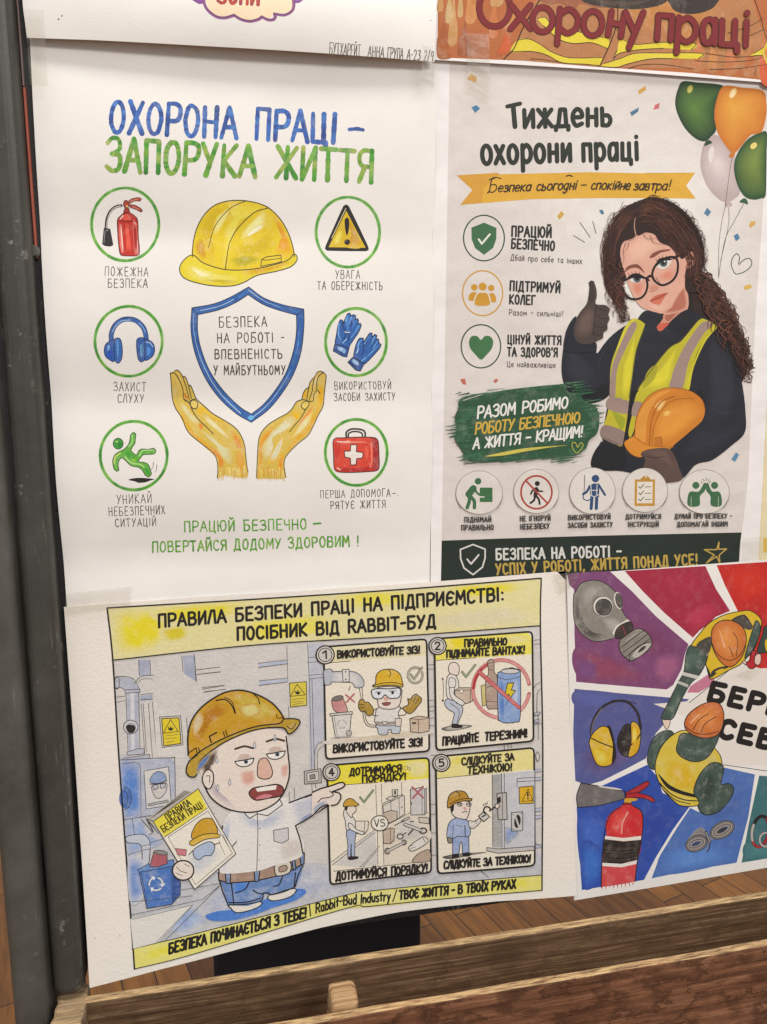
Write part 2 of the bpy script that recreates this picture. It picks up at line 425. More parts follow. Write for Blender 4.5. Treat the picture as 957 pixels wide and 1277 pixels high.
# ================================================================== the place: floor, stand, board, tray
def kid(name, bm, mat, parent):
    """mesh in world coordinates, linked as a part of parent (an Empty or a part of one)"""
    bpy.context.view_layer.update(); me = bpy.data.meshes.new(name); org = parent.matrix_world.translation
    bmesh.ops.translate(bm, verts=bm.verts, vec=-org); bm.to_mesh(me); bm.free(); me.materials.append(mat)
    o = bpy.data.objects.new(name, me); COL.objects.link(o); o.parent = parent
    return o
def box(x0, x1, y0, y1, z0, z1, bev=0.0, seg=2, cuts=None):
    bm = bmesh.new(); bmesh.ops.create_cube(bm, size=1)
    for v in bm.verts: v.co = ((x0 + x1) / 2 + v.co.x * (x1 - x0), (y0 + y1) / 2 + v.co.y * (y1 - y0), (z0 + z1) / 2 + v.co.z * (z1 - z0))
    if bev: bmesh.ops.bevel(bm, geom=bm.edges[:], offset=bev, segments=seg, affect='EDGES', profile=0.5)
    return bm
def warp(bm, axis, n, amp, seed):
    """subdivide a plank along its length and let its edges wander a little"""
    lo = min(v.co[axis] for v in bm.verts); hi = max(v.co[axis] for v in bm.verts); no = [0, 0, 0]; no[axis] = 1
    for k in range(1, n):
        co = [0, 0, 0]; co[axis] = lo + (hi - lo) * k / n
        bmesh.ops.bisect_plane(bm, geom=bm.verts[:] + bm.edges[:] + bm.faces[:], dist=1e-7, plane_co=co, plane_no=no)
    r = random.Random(seed); t = [r.uniform(0, 6.28) for _ in range(8)]
    for v in bm.verts:
        q = v.co[axis] * 60; oth = [i for i in range(3) if i != axis]
        for j, i in enumerate(oth):
            v.co[i] += amp * (math.sin(q + t[j]) * 0.5 + math.sin(q * 2.7 + t[j + 2]) * 0.3 + math.sin(q * 7.3 + t[j + 4] + v.co[oth[1 - j]] * 400) * 0.35)

# materials
def wood_mat(name, dark, mid, light, grain, stain, seed, top_tan=0.0):
    m, t, b = nodes_of(name); p = N(t, 'ShaderNodeNewGeometry').outputs['Position']
    mp = N(t, 'ShaderNodeMapping'); mp.inputs['Location'].default_value = (seed, seed * 2, seed); t.links.new(p, mp.inputs[0]); p2 = mp.outputs[0]
    n1 = noise(t, p2, 1.0, 6, 0.65, (7, grain * 1.7, grain * 1.7)); n2 = noise(t, p2, 1.0, 3, 0.7, (24, grain * 5, grain * 5)); n3 = noise(t, p2, 1.0, 6, 0.62, (13, 13, 22))
    c = ramp(t, n1, [(0.34, lin(dark)), (0.5, lin(mid)), (0.66, lin(light))])
    c = mix(t, ramp(t, n2, [(0.44, 0.0), (0.60, 0.75)]), c, mix(t, 0.5, lin(dark), lin(mid)))
    # water stains: thin dark rims of a large noise
    rim = ramp(t, n3, [(0.40, 0.0), (0.485, stain), (0.50, 0.25 * stain), (0.55, 0.05), (0.60, stain * 0.75), (0.66, stain)])
    c = mix(t, rim, c, lin(dark))
    if top_tan:  # upward faces turn a paler tan, broken up by noise
        geo = N(t, 'ShaderNodeSeparateXYZ'); t.links.new(N(t, 'ShaderNodeNewGeometry').outputs['Normal'], geo.inputs[0])
        d = math_(t, 'MULTIPLY', ramp(t, geo.outputs['Z'], [(0.5, 0.0), (0.9, 1.0)]), ramp(t, noise(t, p2, 1.0, 5, 0.7, (45, 420, 420)), [(0.38, 0.05 * top_tan), (0.60, top_tan)]))
        c = mix(t, d, c, lin('#c6a678'))
    t.links.new(c, b.inputs['Base Color']); b.inputs['Roughness'].default_value = 0.68; b.inputs['Specular IOR Level'].default_value = 0.3
    h = math_(t, 'ADD', math_(t, 'MULTIPLY', n2, 0.6), noise(t, p2, 1.0, 2, 0.5, (40, grain * 14, grain * 14)))
    bump(t, b, h, 0.45, 0.0008); return m
def metal_mat(name, k):
    m, t, b = nodes_of(name); p = N(t, 'ShaderNodeNewGeometry').outputs['Position']
    c = ramp(t, noise(t, p, 22, 5, 0.65), [(0.3, mixc((0, 0, 0), lin('#46453f'), k)), (0.55, mixc((0, 0, 0), lin('#56554f'), k)), (0.8, mixc((0, 0, 0), lin('#676660'), k))])
    sc = noise(t, p, 1.0, 5, 0.7, (300, 300, 26))
    c = mix(t, ramp(t, sc, [(0.62, 0.0), (0.74, 0.4)]), c, lin('#a09f97'))
    ch = math_(t, 'MULTIPLY', ramp(t, noise(t, p, 90, 6, 0.75), [(0.60, 0.0), (0.72, 0.8)]), ramp(t, noise(t, p, 12, 2), [(0.5, 0.0), (0.62, 1.0)]))
    c = mix(t, ch, c, lin('#a9a59c'))
    t.links.new(c, b.inputs['Base Color']); b.inputs['Roughness'].default_value = 0.48; b.inputs['Specular IOR Level'].default_value = 0.5
    bump(t, b, noise(t, p, 160, 5, 0.7), 0.25, 0.0006); return m
def flat_mat(name, c1, c2, scale, rough=0.7, vs=None, bmp=0.2):
    m, t, b = nodes_of(name); p = N(t, 'ShaderNodeNewGeometry').outputs['Position']
    n = noise(t, p, scale, 5, 0.7, vs)
    t.links.new(ramp(t, n, [(0.35, lin(c1)), (0.7, lin(c2))]), b.inputs['Base Color']); b.inputs['Roughness'].default_value = rough
    bump(t, b, n, bmp, 0.0005); return m
def board_mat():
    m, t, b = nodes_of('black_board'); p = N(t, 'ShaderNodeNewGeometry').outputs['Position']
    c = ramp(t, noise(t, p, 500, 3, 0.6), [(0.4, lin('#121213')), (0.75, lin('#2c2c2d'))])
    ch = math_(t, 'MULTIPLY', ramp(t, noise(t, p, 1.0, 5, 0.75, (260, 260, 60)), [(0.58, 0.0), (0.68, 0.7)]), ramp(t, noise(t, p, 25, 2), [(0.5, 0.0), (0.6, 1.0)]))
    c = mix(t, ch, c, lin('#8b8985')); t.links.new(c, b.inputs['Base Color']); b.inputs['Roughness'].default_value = 0.6
    bump(t, b, noise(t, p, 900, 2), 0.5, 0.0005); return m
def parquet_mat():
    m, t, b = nodes_of('parquet'); p = N(t, 'ShaderNodeNewGeometry').outputs['Position']
    mp = N(t, 'ShaderNodeMapping'); mp.inputs['Rotation'].default_value = (0, 0, math.radians(74)); t.links.new(p, mp.inputs[0])
    br = N(t, 'ShaderNodeTexBrick'); br.offset = 0.5
    for k, v in (('Scale', 1.0), ('Mortar Size', 0.0012), ('Mortar Smooth', 0.1), ('Bias', 0.0), ('Brick Width', 0.36), ('Row Height', 0.06)): br.inputs[k].default_value = v
    br.inputs['Color1'].default_value = (*lin('#6a421b'), 1); br.inputs['Color2'].default_value = (*lin('#ab783a'), 1); br.inputs['Mortar'].default_value = (*lin('#2a190b'), 1)
    t.links.new(mp.outputs[0], br.inputs['Vector'])
    n = noise(t, mp.outputs[0], 1.0, 5, 0.65, (8, 90, 40))
    c = mix(t, 0.75, br.outputs['Color'], ramp(t, n, [(0.3, lin('#8a6a4a')), (0.7, lin('#ffe9c8'))]), 'MULTIPLY')
    t.links.new(c, b.inputs['Base Color']); b.inputs['Roughness'].default_value = 0.35; return m
M_METAL, M_BAR, M_BOARD = metal_mat('grey_painted_metal', 0.92), metal_mat('dark_painted_metal', 0.55), board_mat()
M_BACK = wood_mat('weathered_plank', '#3f2d1d', '#775b41', '#a08467', 190, 0.45, 1.3, 1.0)
M_FRONT = wood_mat('stained_plank', '#412819', '#85593f', '#a5785a', 90, 0.8, 4.1, 1.0)
M_BLOCK = wood_mat('raw_block', '#5a4733', '#8c755c', '#b39c82', 150, 0.4, 7.7, 0.5)
M_PEG = wood_mat('raw_peg', '#7a5a3a', '#b08c66', '#d6b890', 160, 0.1, 2.2, 0.0)

# floor
bm = bmesh.new(); bmesh.ops.create_grid(bm, x_segments=1, y_segments=1, size=6)
me = bpy.data.meshes.new('floor'); bm.to_mesh(me); bm.free(); me.materials.append(parquet_mat())
floor = bpy.data.objects.new('floor', me); COL.objects.link(floor); floor['kind'] = 'structure'; floor.location = (0, 2, 0)

# the board on its stand
YF = -0.020
uL, uR = at(38, 900, YF).x, at(79.5, 900, YF).x
oL = at(-14, 900, YF).x
zB = at(420, 1157, 0).z
zT = at(108, 1236, YF).z                        # where the bars meet the tray
board = empty('chalkboard', (0.1, 0, 0), 'black chalkboard in a scuffed grey metal frame, covered with taped posters', 'chalkboard')
kid('panel', box(uR - 0.004, 0.62, 0.0, 0.014, zB, 1.62, 0.0008, 1), M_BOARD, board)
kid('frame_bar', box(uL, uR, YF, 0.010, zT - 0.004, 1.62, 0.0085, 5), M_BAR, board)
kid('post', box(oL, uL - 0.0024, YF - 0.006, 0.022, 0.0, 1.62, 0.007, 5), M_METAL, board)
kid('back_rail', box(oL + 0.004, 0.62, 0.0145, 0.03, zB + 0.06, zB + 0.1, 0.002, 1), M_METAL, board)
sx = uR + 0.0005
stp = kid('edge_strip', box(sx, at(47, 320, -0.004).x, -0.004, -0.0002, at(40, 322, -0.004).z, at(24, 108, -0.004).z, 0.0004, 1),
    flat_mat('red_paint', '#9a4a38', '#b5624c', 60, 0.6, (3, 3, 0.6)), board)
kid('edge_strip', box(sx, at(47, 320, -0.004).x - 0.0006, -0.0042, -0.0002, at(24, 108, -0.004).z + 0.0005, 1.62, 0.0004, 1),
    flat_mat('greyed_pink_paint', '#6e5a57', '#94807c', 60, 0.6, (3, 3, 0.6)), board)
kid('bolt', (lambda b: (bmesh.ops.create_cone(b, cap_ends=True, segments=16, radius1=0.0045, radius2=0.0035, depth=0.004,
    matrix=Matrix.Translation(at(41, 313, -0.006)) @ Matrix.Rotation(math.pi / 2, 4, 'X')), b)[1])(bmesh.new()), M_METAL, board)

# the chalk tray: two planks on edge, an end block and a peg
Y1a, Y1b = -0.0155, -0.024
z1 = at(110, 1251, Y1b).z
Y2a, Y2b = -0.0815, -0.089
z2 = at(380, 1278, Y2b).z
ub = at(104, 1250, Y1b).x
bp = box(ub, 0.66, Y1b, Y1a, z1 - 0.085, z1, 0.0016, 2); warp(bp, 0, 60, 0.0003, 3)
tray = kid('chalk_tray', bp, M_BACK, board)
def sub(name, bm, mat): return kid(name, bm, mat, tray)
fp = box(ub - 0.03, 0.66, Y2b, Y2a, z2 - 0.10, z2, 0.0014, 2); warp(fp, 0, 60, 0.00028, 9)
sub('front_plank', fp, M_FRONT)
eb = box(at(66, 1240, Y1b).x, ub + 0.002, -0.052, 0.0, z1 - 0.08, z1 + 0.0005, 0.003, 2); warp(eb, 1, 14, 0.0016, 5); sub('end_block', eb, M_BLOCK)
eb = box(at(54, 1272, -0.06).x, at(97, 1272, -0.06).x, -0.077, -0.053, z1 - 0.085, z1 - 0.002, 0.003, 2); warp(eb, 1, 12, 0.0016, 8); sub('end_block', eb, M_PEG)
px0, px1 = at(411, 1250, -0.07).x, at(445, 1250, -0.07).x
pg = box(px0, px1, -0.0812, -0.056, z2 - 0.06, z2 + 0.0045, 0.0035, 2); warp(pg, 2, 10, 0.0012, 2); sub('peg', pg, M_PEG)

# unidentified dark shape behind the board, filled in with a guessed fabric stool
sb = empty('guessed_stool', (at(400, 1180, 0.3).x, 0.45, 0), 'dark shape behind the board, guessed as a navy fabric box stool on the parquet', 'stool')
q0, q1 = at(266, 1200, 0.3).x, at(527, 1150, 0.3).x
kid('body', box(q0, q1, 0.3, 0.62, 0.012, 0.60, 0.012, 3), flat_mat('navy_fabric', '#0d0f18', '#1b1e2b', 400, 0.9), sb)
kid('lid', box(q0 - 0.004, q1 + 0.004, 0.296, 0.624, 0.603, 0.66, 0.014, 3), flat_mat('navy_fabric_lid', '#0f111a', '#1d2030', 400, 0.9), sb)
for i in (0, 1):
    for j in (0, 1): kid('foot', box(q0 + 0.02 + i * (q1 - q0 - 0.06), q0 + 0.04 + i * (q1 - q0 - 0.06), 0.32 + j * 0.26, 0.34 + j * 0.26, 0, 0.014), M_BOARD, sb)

# ================================================================== paper
PM_SMOOTH = paper_mat('smooth_drawing_paper', '#ebe7e2', 'smooth'); PM_COLD = paper_mat('rough_watercolour_paper', '#efe8de', 'cold'); PM_PRINT = paper_mat('print_paper', '#ece8e6', 'print')
IM_SMOOTH = ink_mat('paint_on_smooth_paper', 'smooth', '#eee7da'); IM_COLD = ink_mat('watercolour_on_rough_paper', 'cold', '#e9e3d8'); IM_PRINT = ink_mat('print_ink', 'print', '#e8e2da', 0.8)
def sst(a, b, x):
    t = max(0.0, min(1.0, (x - a) / (b - a))); return t * t * (3 - 2 * t)
vv = lambda py, px=300: at(px, py, 0).z
uu = lambda px, py=400: at(px, py, 0).x
C1, C2 = vv(292), vv(497)
PER = C1 - C2
def bulge1(u, v):
    k = (v - C1) / PER; s = math.sin(math.pi * k)
    a = 0.0030 * math.exp(-((u - uu(190)) / 0.19) ** 2) + 0.0007
    return a * (math.sqrt(s * s + 0.012) - 0.1)
VT, VB5 = vv(-60), vv(62)
def bulge5(u, v):
    t = max(0.0, min(1.3, (VT - v) / (VT - VB5)))
    return (0.0078 * math.sin(math.pi * min(1.0, t * 0.70)) * sst(0, 0.5, t)) * (0.35 + 0.65 * math.sin(math.pi * max(0, min(1, (u - uu(20, 50)) / (uu(560, 50) - uu(20, 50))))))
U3a, U3b, V3a, V3b = at(85, 760, 0).x, at(715, 720, 0).x, at(112, 1225, 0).z, at(300, 745, 0).z
def bulge3(u, v):
    s = (u - U3a) / (U3b - U3a); t = max(0, min(1.2, (V3b - v) / (V3b - V3a)))
    f = 0.5 * (1 + math.cos(math.pi * max(0, min(1, s / 0.78))))
    return 0.0125 * t * t * f + 0.004 * t * sst(0.55, 1.05, s) + 0.0012 * math.sin(s * 9) * t
P1 = Poster('painted_poster', 'white hand-painted poster with a blue shield between two yellow hands',
    [(36, 30), (545, 42), (541, 300), (539, 560), (536, 745), (300, 765), (85, 775), (70, 600), (52, 320), (43, 160)], 0.0010, (PM_SMOOTH, IM_SMOOTH), bulge1)
P5 = Poster('painted_poster', 'white poster at the top left with a purple-rimmed cream cloud',
    [(24, -70), (547, -70), (544, 30), (542, 77), (400, 66), (250, 57), (120, 50), (34, 47), (29, 10)], 0.0045, (PM_SMOOTH, IM_SMOOTH), bulge5)
P2 = Poster('printed_poster', 'printed poster of a curly-haired girl giving a thumbs up',
    [(541, 62), (760, 76), (978, 92), (962, 400), (946, 700), (944, 735), (740, 738), (537, 735), (539, 400)], 0.0014, (PM_PRINT, IM_PRINT))
P6 = Poster('printed_poster', 'orange poster at the top right with dark red lettering over flames',
    [(541, -80), (1010, -80), (1010, 109), (957, 103), (750, 87), (542, 74.5)], 0.0040, (PM_PRINT, IM_PRINT))
P3 = Poster('watercolour_poster', 'watercolour comic-style poster with yellow heading and footer bands in a black frame',
    [(80, 757), (240, 745), (400, 735), (560, 724), (706, 712), (712, 900), (719, 1117), (620, 1124), (560, 1130), (500, 1137), (400, 1157), (300, 1183), (200, 1209), (112, 1232), (98, 1010)], 0.0046, (PM_COLD, IM_COLD), bulge3)
P4 = Poster('painted_poster', 'painted poster of coloured wedges with a gas mask and ear defenders',
    [(707, 717), (957, 698), (1045, 691), (1052, 1066), (957, 1082), (830, 1104), (716, 1123), (711, 900)], 0.0066, (PM_SMOOTH, IM_SMOOTH))
P7 = Poster('printed_poster', 'cream poster showing only as a narrow strip behind the right edge of the printed poster',
    [(930, 60), (1075, 60), (1075, 725), (930, 725)], 0.0006, (PM_PRINT, IM_PRINT))

# ---------------------------------------------------------------- P1: shield and hands
INK, PENCIL = '#3a332e', '#57504a'
BLUES = ['#2a4f9c', '#3f6fbe', '#24438a', '#4d86cf', '#315ba8', '#35508f']; GREENS = ['#3f8f2c', '#57a733', '#2f7a2a', '#8fb64a', '#4b9a30', '#a9b25a']
RGREEN = ['#3f8f3a', '#5fae3a', '#34803a', '#86bd55', '#4f9d35']
A = P1
A.begin('title_lettering', lay=1); A.z(0, 0, 1)
A.hand('ОХОРОНА ПРАЦІ', [(137, 165), (418, 178)], (39, 36), 5.9, BLUES, jit=0.025, gap=17, space=40, wash=0.25, brush=0.10)
A.line([(436, 161.5), (445, 160.6), (453, 162)], 4.6, BLUES, wash=0.2, jit=0.1)
A.hand('ЗАПОРУКА ЖИТТЯ', [(132, 212.5), (465, 227)], (40, 38), 6.1, GREENS, jit=0.025, gap=16, space=44, wash=0.25, brush=0.10)
A.end()
def caption(par, rows, wd=0.95, jit=0.035):
    A.begin('caption', par, lay=1); A.z(0, 0, 1)
    for tx, b, h in rows: A.hand(tx, b, h, wd, ['#4a443f', '#5c554f', '#3a3531'], jit=jit, gap=26, space=46, brush=0.12)
    A.end()
def ringp(par, x, y, rx, ry, rot=0):
    A.begin('ring', par, lay=1); A.z(0, 0, 1)
    A.ring(x, y, rx, ry, 4.6, '#c9dca8', wash=0.9, rot=rot); A.line(ellp(x, y, rx, ry, 60, 20 + rot, 386 + rot), 3.3, RGREEN, False, jit=0.16, wash=0.25)
    A.line(ellp(x + .4, y - .3, rx + .9, ry + .6, 60, 200, 330), 1.6, RGREEN, False, jit=0.3, wash=0.3, taper=(1, .3)); A.end()

# fire extinguisher
A.begin('extinguisher_drawing', lay=3); A.z(100, 225, 7.975)
A.line([(410, 250), (355, 262), (300, 310), (268, 385), (258, 480)], 3.6, '#2f2b2a'); A.line([(405, 252), (350, 268), (300, 320), (275, 390), (264, 470)], 1.1, '#d6d0ca')
A.out([(240, 478), (298, 485), (328, 640), (300, 655), (245, 648), (224, 630)], '#262324', 0.9, '#171515', False); A.line([(250, 500), (238, 620)], 1.0, '#8b8583'); A.line([(262, 492), (276, 500)], .8, '#c9c4be')
A.out([(432, 225), (445, 198), (470, 200), (490, 240), (480, 270), (440, 268)], '#a8392f', 0.8, INK)
A.out([(478, 215), (510, 185), (580, 170), (612, 185), (600, 205), (540, 205), (490, 232)], '#b8503f', 0.8, INK); A.out([(485, 245), (540, 245), (600, 275), (622, 305), (605, 315), (560, 290), (500, 268)], '#b04034', 0.8, INK)
A.line([(500, 210), (570, 185)], .7, '#e09a86'); A.line([(520, 258), (590, 290)], .7, '#e29a88')
A.out([(440, 290), (452, 272), (488, 280), (496, 322), (432, 322)], '#a93428', 0.8, INK, False); A.dot(468, 256, 1.6, '#e5b36a')
A.out([(372, 395), (395, 360), (440, 325), (495, 322), (545, 355), (574, 400), (580, 560), (590, 660), (588, 735), (560, 750), (430, 748), (398, 725), (385, 640), (376, 520)], '#c02a1e', 1.0, '#3d1a16', wash=0.2)
A.poly([(445, 420), (480, 425), (500, 560), (512, 700), (480, 722), (458, 690), (455, 560)], '#e85a44', wash=0.5); A.poly([(392, 430), (412, 440), (432, 720), (415, 722), (396, 620)], '#e0766a', wash=0.3)
A.poly([(402, 440), (412, 442), (434, 716), (424, 722)], '#f2d6cc', soft=.4); A.poly([(420, 380), (445, 345), (470, 335), (505, 385), (460, 395)], '#e4452f', wash=0.4); A.line([(400, 385), (428, 350)], 1.4, '#f4dccf')
A.line([(374, 400), (470, 410), (574, 404)], 0.8, '#5d1d16'); A.poly([(525, 420), (560, 425), (575, 640), (560, 735), (540, 700)], '#a51c16', wash=0.4); A.line([(540, 415), (560, 440)], 1.0, '#f0b8aa'); A.line([(572, 600), (576, 735)], .8, '#e5c5bb')
i1 = A.end(); ringp(i1, 156.4, 279.8, 42.0, 45.4)
caption(i1, [('ПОЖЕЖНА', [(131, 344), (185, 344.5)], 11), ('БЕЗПЕКА', [(135, 358.5), (184, 358.5)], 10.5)])

# headphones
A.begin('headphones_drawing', lay=3); A.z(100, 370, 7.975)
A.line([(312, 435), (312, 370), (345, 290), (410, 235), (485, 222), (560, 240), (625, 300), (652, 370), (658, 425)], 6.4, '#1f3563'); A.line([(312, 432), (313, 370), (346, 292), (411, 237), (485, 225), (559, 243), (623, 302), (650, 370), (656, 422)], 4.8, ['#2d5ea8', '#2a5090', '#3468b2'], wash=.2)
A.line([(320, 350), (360, 285), (420, 240), (500, 232)], 1.1, '#9cc1e4'); A.line([(590, 260), (630, 310), (648, 350)], 1.0, '#8fb6dd')
A.out([(340, 435), (300, 440), (258, 470), (240, 530), (252, 590), (290, 625), (345, 635)], '#2b5cab', 1.0, '#1b2c55', wash=.2); A.out([(345, 420), (390, 412), (412, 450), (422, 540), (412, 625), (380, 662), (352, 640), (342, 560), (340, 480)], '#2f66b4', 1.0, '#1b2c55', wash=.2)
A.out([(640, 435), (700, 440), (735, 480), (742, 540), (715, 600), (640, 625)], '#2d60b0', 1.0, '#1b2c55', wash=.2); A.out([(575, 415), (615, 405), (645, 420), (645, 560), (640, 635), (610, 650), (580, 620), (565, 530), (562, 450)], '#2a5aa6', 1.0, '#1b2c55', wash=.2)
A.poly([(270, 490), (290, 478), (300, 500), (280, 540)], '#86b6e6'); A.poly([(365, 450), (380, 440), (385, 560), (372, 600)], '#5f9bd9'); A.poly([(290, 520), (330, 560), (330, 610), (280, 590)], '#2352b5', wash=.3)
A.poly([(600, 480), (625, 470), (628, 560), (605, 600)], '#6aa2cf'); A.poly([(670, 500), (700, 510), (700, 560), (672, 585)], '#4d93de', wash=.2); A.line([(652, 450), (700, 462), (724, 500)], .9, '#bcd7ee'); A.line([(618, 480), (618, 560)], .8, '#17315f')
i2 = A.end(); ringp(i2, 160.6, 425.6, 42.0, 43.6)
caption(i2, [('ЗАХИСТ', [(142, 487.5), (182, 488)], 11), ('СЛУХУ', [(147, 502), (179.5, 502)], 10.5)])

# falling figure
A.begin('falling_figure_drawing', lay=3); A.z(110, 515, 7.975)
A.poly([(400, 665), (450, 650), (520, 645), (600, 650), (662, 658), (620, 672), (570, 690), (500, 695), (470, 682)], '#231c1b')
A.out(ellp(300, 305, 50, 54, 20), '#3f9a3e', 1.0, '#3c4a22', wash=.3); A.poly(ellp(318, 318, 26, 30), '#2f8a3a', wash=.3); A.poly(ellp(286, 285, 14, 10), '#a6d36a')
A.out([(425, 215), (450, 192), (475, 205), (470, 270), (465, 305), (440, 340), (425, 370), (480, 420), (505, 375), (540, 358), (600, 362), (650, 350), (676, 370), (660, 405), (600, 412), (550, 415), (520, 450), (500, 485), (560, 492), (600, 515), (622, 570), (630, 610), (600, 638), (570, 620), (540, 570), (500, 540), (430, 525), (380, 480), (335, 445), (305, 480), (300, 530), (308, 570), (285, 582), (260, 560), (245, 480), (265, 420), (310, 385), (360, 360), (405, 310), (418, 260)], '#5fae3c', 1.0, '#3c4a22', wash=.3)
A.poly([(355, 385), (400, 370), (440, 400), (480, 440), (470, 490), (430, 470), (380, 430)], '#3fa02c', wash=.4); A.poly([(560, 540), (600, 560), (615, 605), (590, 615)], '#44a03a', wash=.3); A.poly([(430, 460), (470, 455), (470, 492), (450, 490)], '#86c433')
A.line([(440, 220), (440, 290), (405, 335)], 1.6, '#a8d68a'); A.line([(262, 500), (270, 440), (320, 400)], 1.8, '#c2d76a'); A.line([(370, 440), (430, 495), (520, 512), (560, 540)], 1.4, '#c0e08d'); A.line([(510, 430), (545, 375), (640, 370)], 1.3, '#b5dc9a')
A.line([(650, 490), (645, 540), (620, 572)], .9, '#4a4543', taper=(1, .4)); A.line([(684, 515), (682, 560), (665, 592)], .9, '#4a4543', taper=(1, .4))
i3 = A.end(); ringp(i3, 167, 568.2, 41.8, 42.8)
caption(i3, [('УНИКАЙ', [(146, 628.5), (189.5, 627)], 11), ('НЕБЕЗПЕЧНИХ', [(136, 643.5), (206, 641)], 11), ('СИТУАЦІЙ', [(144, 657), (195, 655.5)], 9.5)])

# warning triangle
A.begin('warning_triangle_drawing', lay=3); A.z(200, 220, 2.99)
A.poly([(693, 104), (703, 110), (776, 262), (778, 274), (768, 279), (622, 277), (614, 270), (617, 258), (683, 110)], '#211d1a')
A.poly([(694, 128), (766, 266), (628, 264)], '#d9b71f', False, wash=.3); A.poly([(700, 150), (755, 258), (690, 262), (712, 220)], '#c9960f', wash=.8); A.poly([(645, 240), (672, 195), (680, 215), (660, 255)], '#e9d857', wash=.5)
A.line([(692, 120), (640, 230)], .8, '#f0e6b0'); A.poly([(688, 160), (697, 152), (704, 160), (704, 195), (697, 220), (690, 200)], '#1d1816'); A.dot(697, 245, 3.6, '#1d1816'); A.line([(692, 242), (694, 240)], .8, '#b9b0a4')
i4 = A.end(); ringp(i4, 434.0, 289.5, 39.6, 43.6)
caption(i4, [('УВАГА', [(418.5, 347.5), (449, 347.5)], 10.5), ('ТА ОБЕРЕЖНІСТЬ', [(396, 361), (477, 361.5)], 10)])

# gloves
A.begin('gloves_drawing', lay=3); A.z(390, 375, 7.975)
def glove(pts, cuff):
    A.out(pts, '#2f63ad', 1.2, '#182a4e', wash=.25); A.out(cuff, '#2b559c', 1.2, '#182a4e', False, wash=.25)
glove([(232, 440), (240, 330), (255, 240), (280, 188), (302, 200), (300, 245), (320, 190), (350, 128), (372, 124), (382, 150), (410, 138), (430, 150), (424, 185), (450, 178), (458, 200), (450, 232), (475, 224), (484, 245), (460, 310), (420, 370), (372, 440), (345, 480)], [(222, 432), (300, 448), (362, 476), (340, 560), (300, 552), (206, 500)])
glove([(415, 560), (420, 490), (440, 420), (470, 372), (505, 372), (505, 410), (540, 365), (568, 322), (592, 322), (590, 362), (618, 335), (640, 345), (632, 385), (655, 380), (662, 425), (680, 432), (668, 470), (600, 550), (540, 610), (500, 630)], [(404, 560), (450, 585), (515, 622), (475, 700), (430, 690), (352, 612)])
for q in ([(262, 230), (258, 330), (280, 390)], [(330, 200), (352, 150), (340, 250)], [(385, 165), (360, 240), (345, 300)], [(425, 205), (395, 270)], [(460, 250), (410, 330), (380, 370)], [(450, 470), (460, 420), (490, 390)], [(520, 430), (565, 350)], [(560, 450), (620, 360)], [(600, 470), (650, 400)], [(490, 600), (560, 540), (650, 450)]):
    A.line(q, 2.0, ['#5a9be0', '#7db6ea', '#3f7fcb'], taper=(1, .6))
for q in ([(300, 250), (330, 330), (310, 390)], [(335, 300), (365, 340), (350, 400)], [(390, 200), (380, 260)], [(500, 410), (510, 470), (490, 540)], [(545, 400), (520, 450)], [(590, 390), (560, 440)], [(625, 410), (590, 470)], [(450, 600), (480, 620)]):
    A.line(q, 1.1, '#1b3468')
A.poly([(255, 455), (310, 470), (330, 490), (320, 525), (250, 490)], '#86b2e2', wash=.3); A.poly([(400, 580), (460, 615), (455, 645), (395, 610)], '#9cc0e8', wash=.3); A.line([(320, 310), (345, 316), (370, 312)], 1, '#e6eef5'); A.line([(275, 480), (290, 475), (285, 490)], .9, '#eef3f7'); A.line([(440, 520), (455, 480)], 1.2, '#cfe2f4'); A.line([(340, 380), (300, 420)], 1.2, '#9cc8ee'); A.line([(225, 485), (300, 520)], 1.0, '#172a50'); A.line([(370, 610), (430, 660)], 1.0, '#172a50')
i5 = A.end(); ringp(i5, 444.2, 426.6, 38.0, 42.0)
caption(i5, [('ВИКОРИСТОВУЙ', [(417.5, 486), (488, 485)], 9.5), ('ЗАСОБИ ЗАХИСТУ', [(417, 500), (493, 499)], 9.5)])

# first-aid case
A.begin('first_aid_case_drawing', lay=3); A.z(380, 515, 7.36)
A.line([(385, 225), (382, 180), (415, 152), (465, 146), (530, 155), (556, 180), (556, 222)], 2.2, '#2a2425'); A.line([(402, 225), (405, 190), (440, 172), (500, 174), (530, 192), (532, 222)], 1.9, '#2a2425'); A.line([(393, 215), (395, 182), (430, 160), (510, 162), (544, 190)], .6, '#cfc8c2')
A.out([(262, 265), (285, 232), (350, 228), (500, 222), (625, 224), (665, 240), (678, 280), (684, 400), (684, 500), (660, 530), (600, 537), (470, 545), (345, 545), (285, 530), (270, 480), (266, 370)], '#d8432f', 1.2, '#3a1512', wash=.25)
A.poly([(605, 232), (650, 234), (674, 275), (680, 480), (665, 525), (615, 532), (628, 480), (628, 290)], '#a8211f', wash=.3); A.poly([(300, 500), (440, 505), (560, 498), (600, 480), (610, 520), (540, 535), (330, 538)], '#b82820', wash=.3)
A.poly([(285, 260), (330, 300), (330, 350), (285, 440), (278, 330)], '#c83426', wash=.3); A.poly([(300, 262), (420, 255), (590, 262), (600, 280), (480, 275), (310, 285)], '#ee8a70', wash=.4); A.line([(300, 262), (360, 266), (410, 258)], 1.0, '#f6e2da'); A.line([(612, 275), (618, 420), (600, 500)], 1.3, '#f08a70'); A.line([(300, 505), (330, 520)], 1.2, '#f6ded6'); A.poly([(540, 290), (590, 300), (590, 420), (555, 470), (560, 380)], '#e8604a', wash=.4)
A.out([(425, 290), (480, 292), (476, 355), (530, 362), (540, 378), (530, 415), (480, 418), (472, 475), (425, 478), (420, 415), (370, 405), (364, 350), (420, 350)], '#e9e1d8', 1.2, '#5a1d18', False)
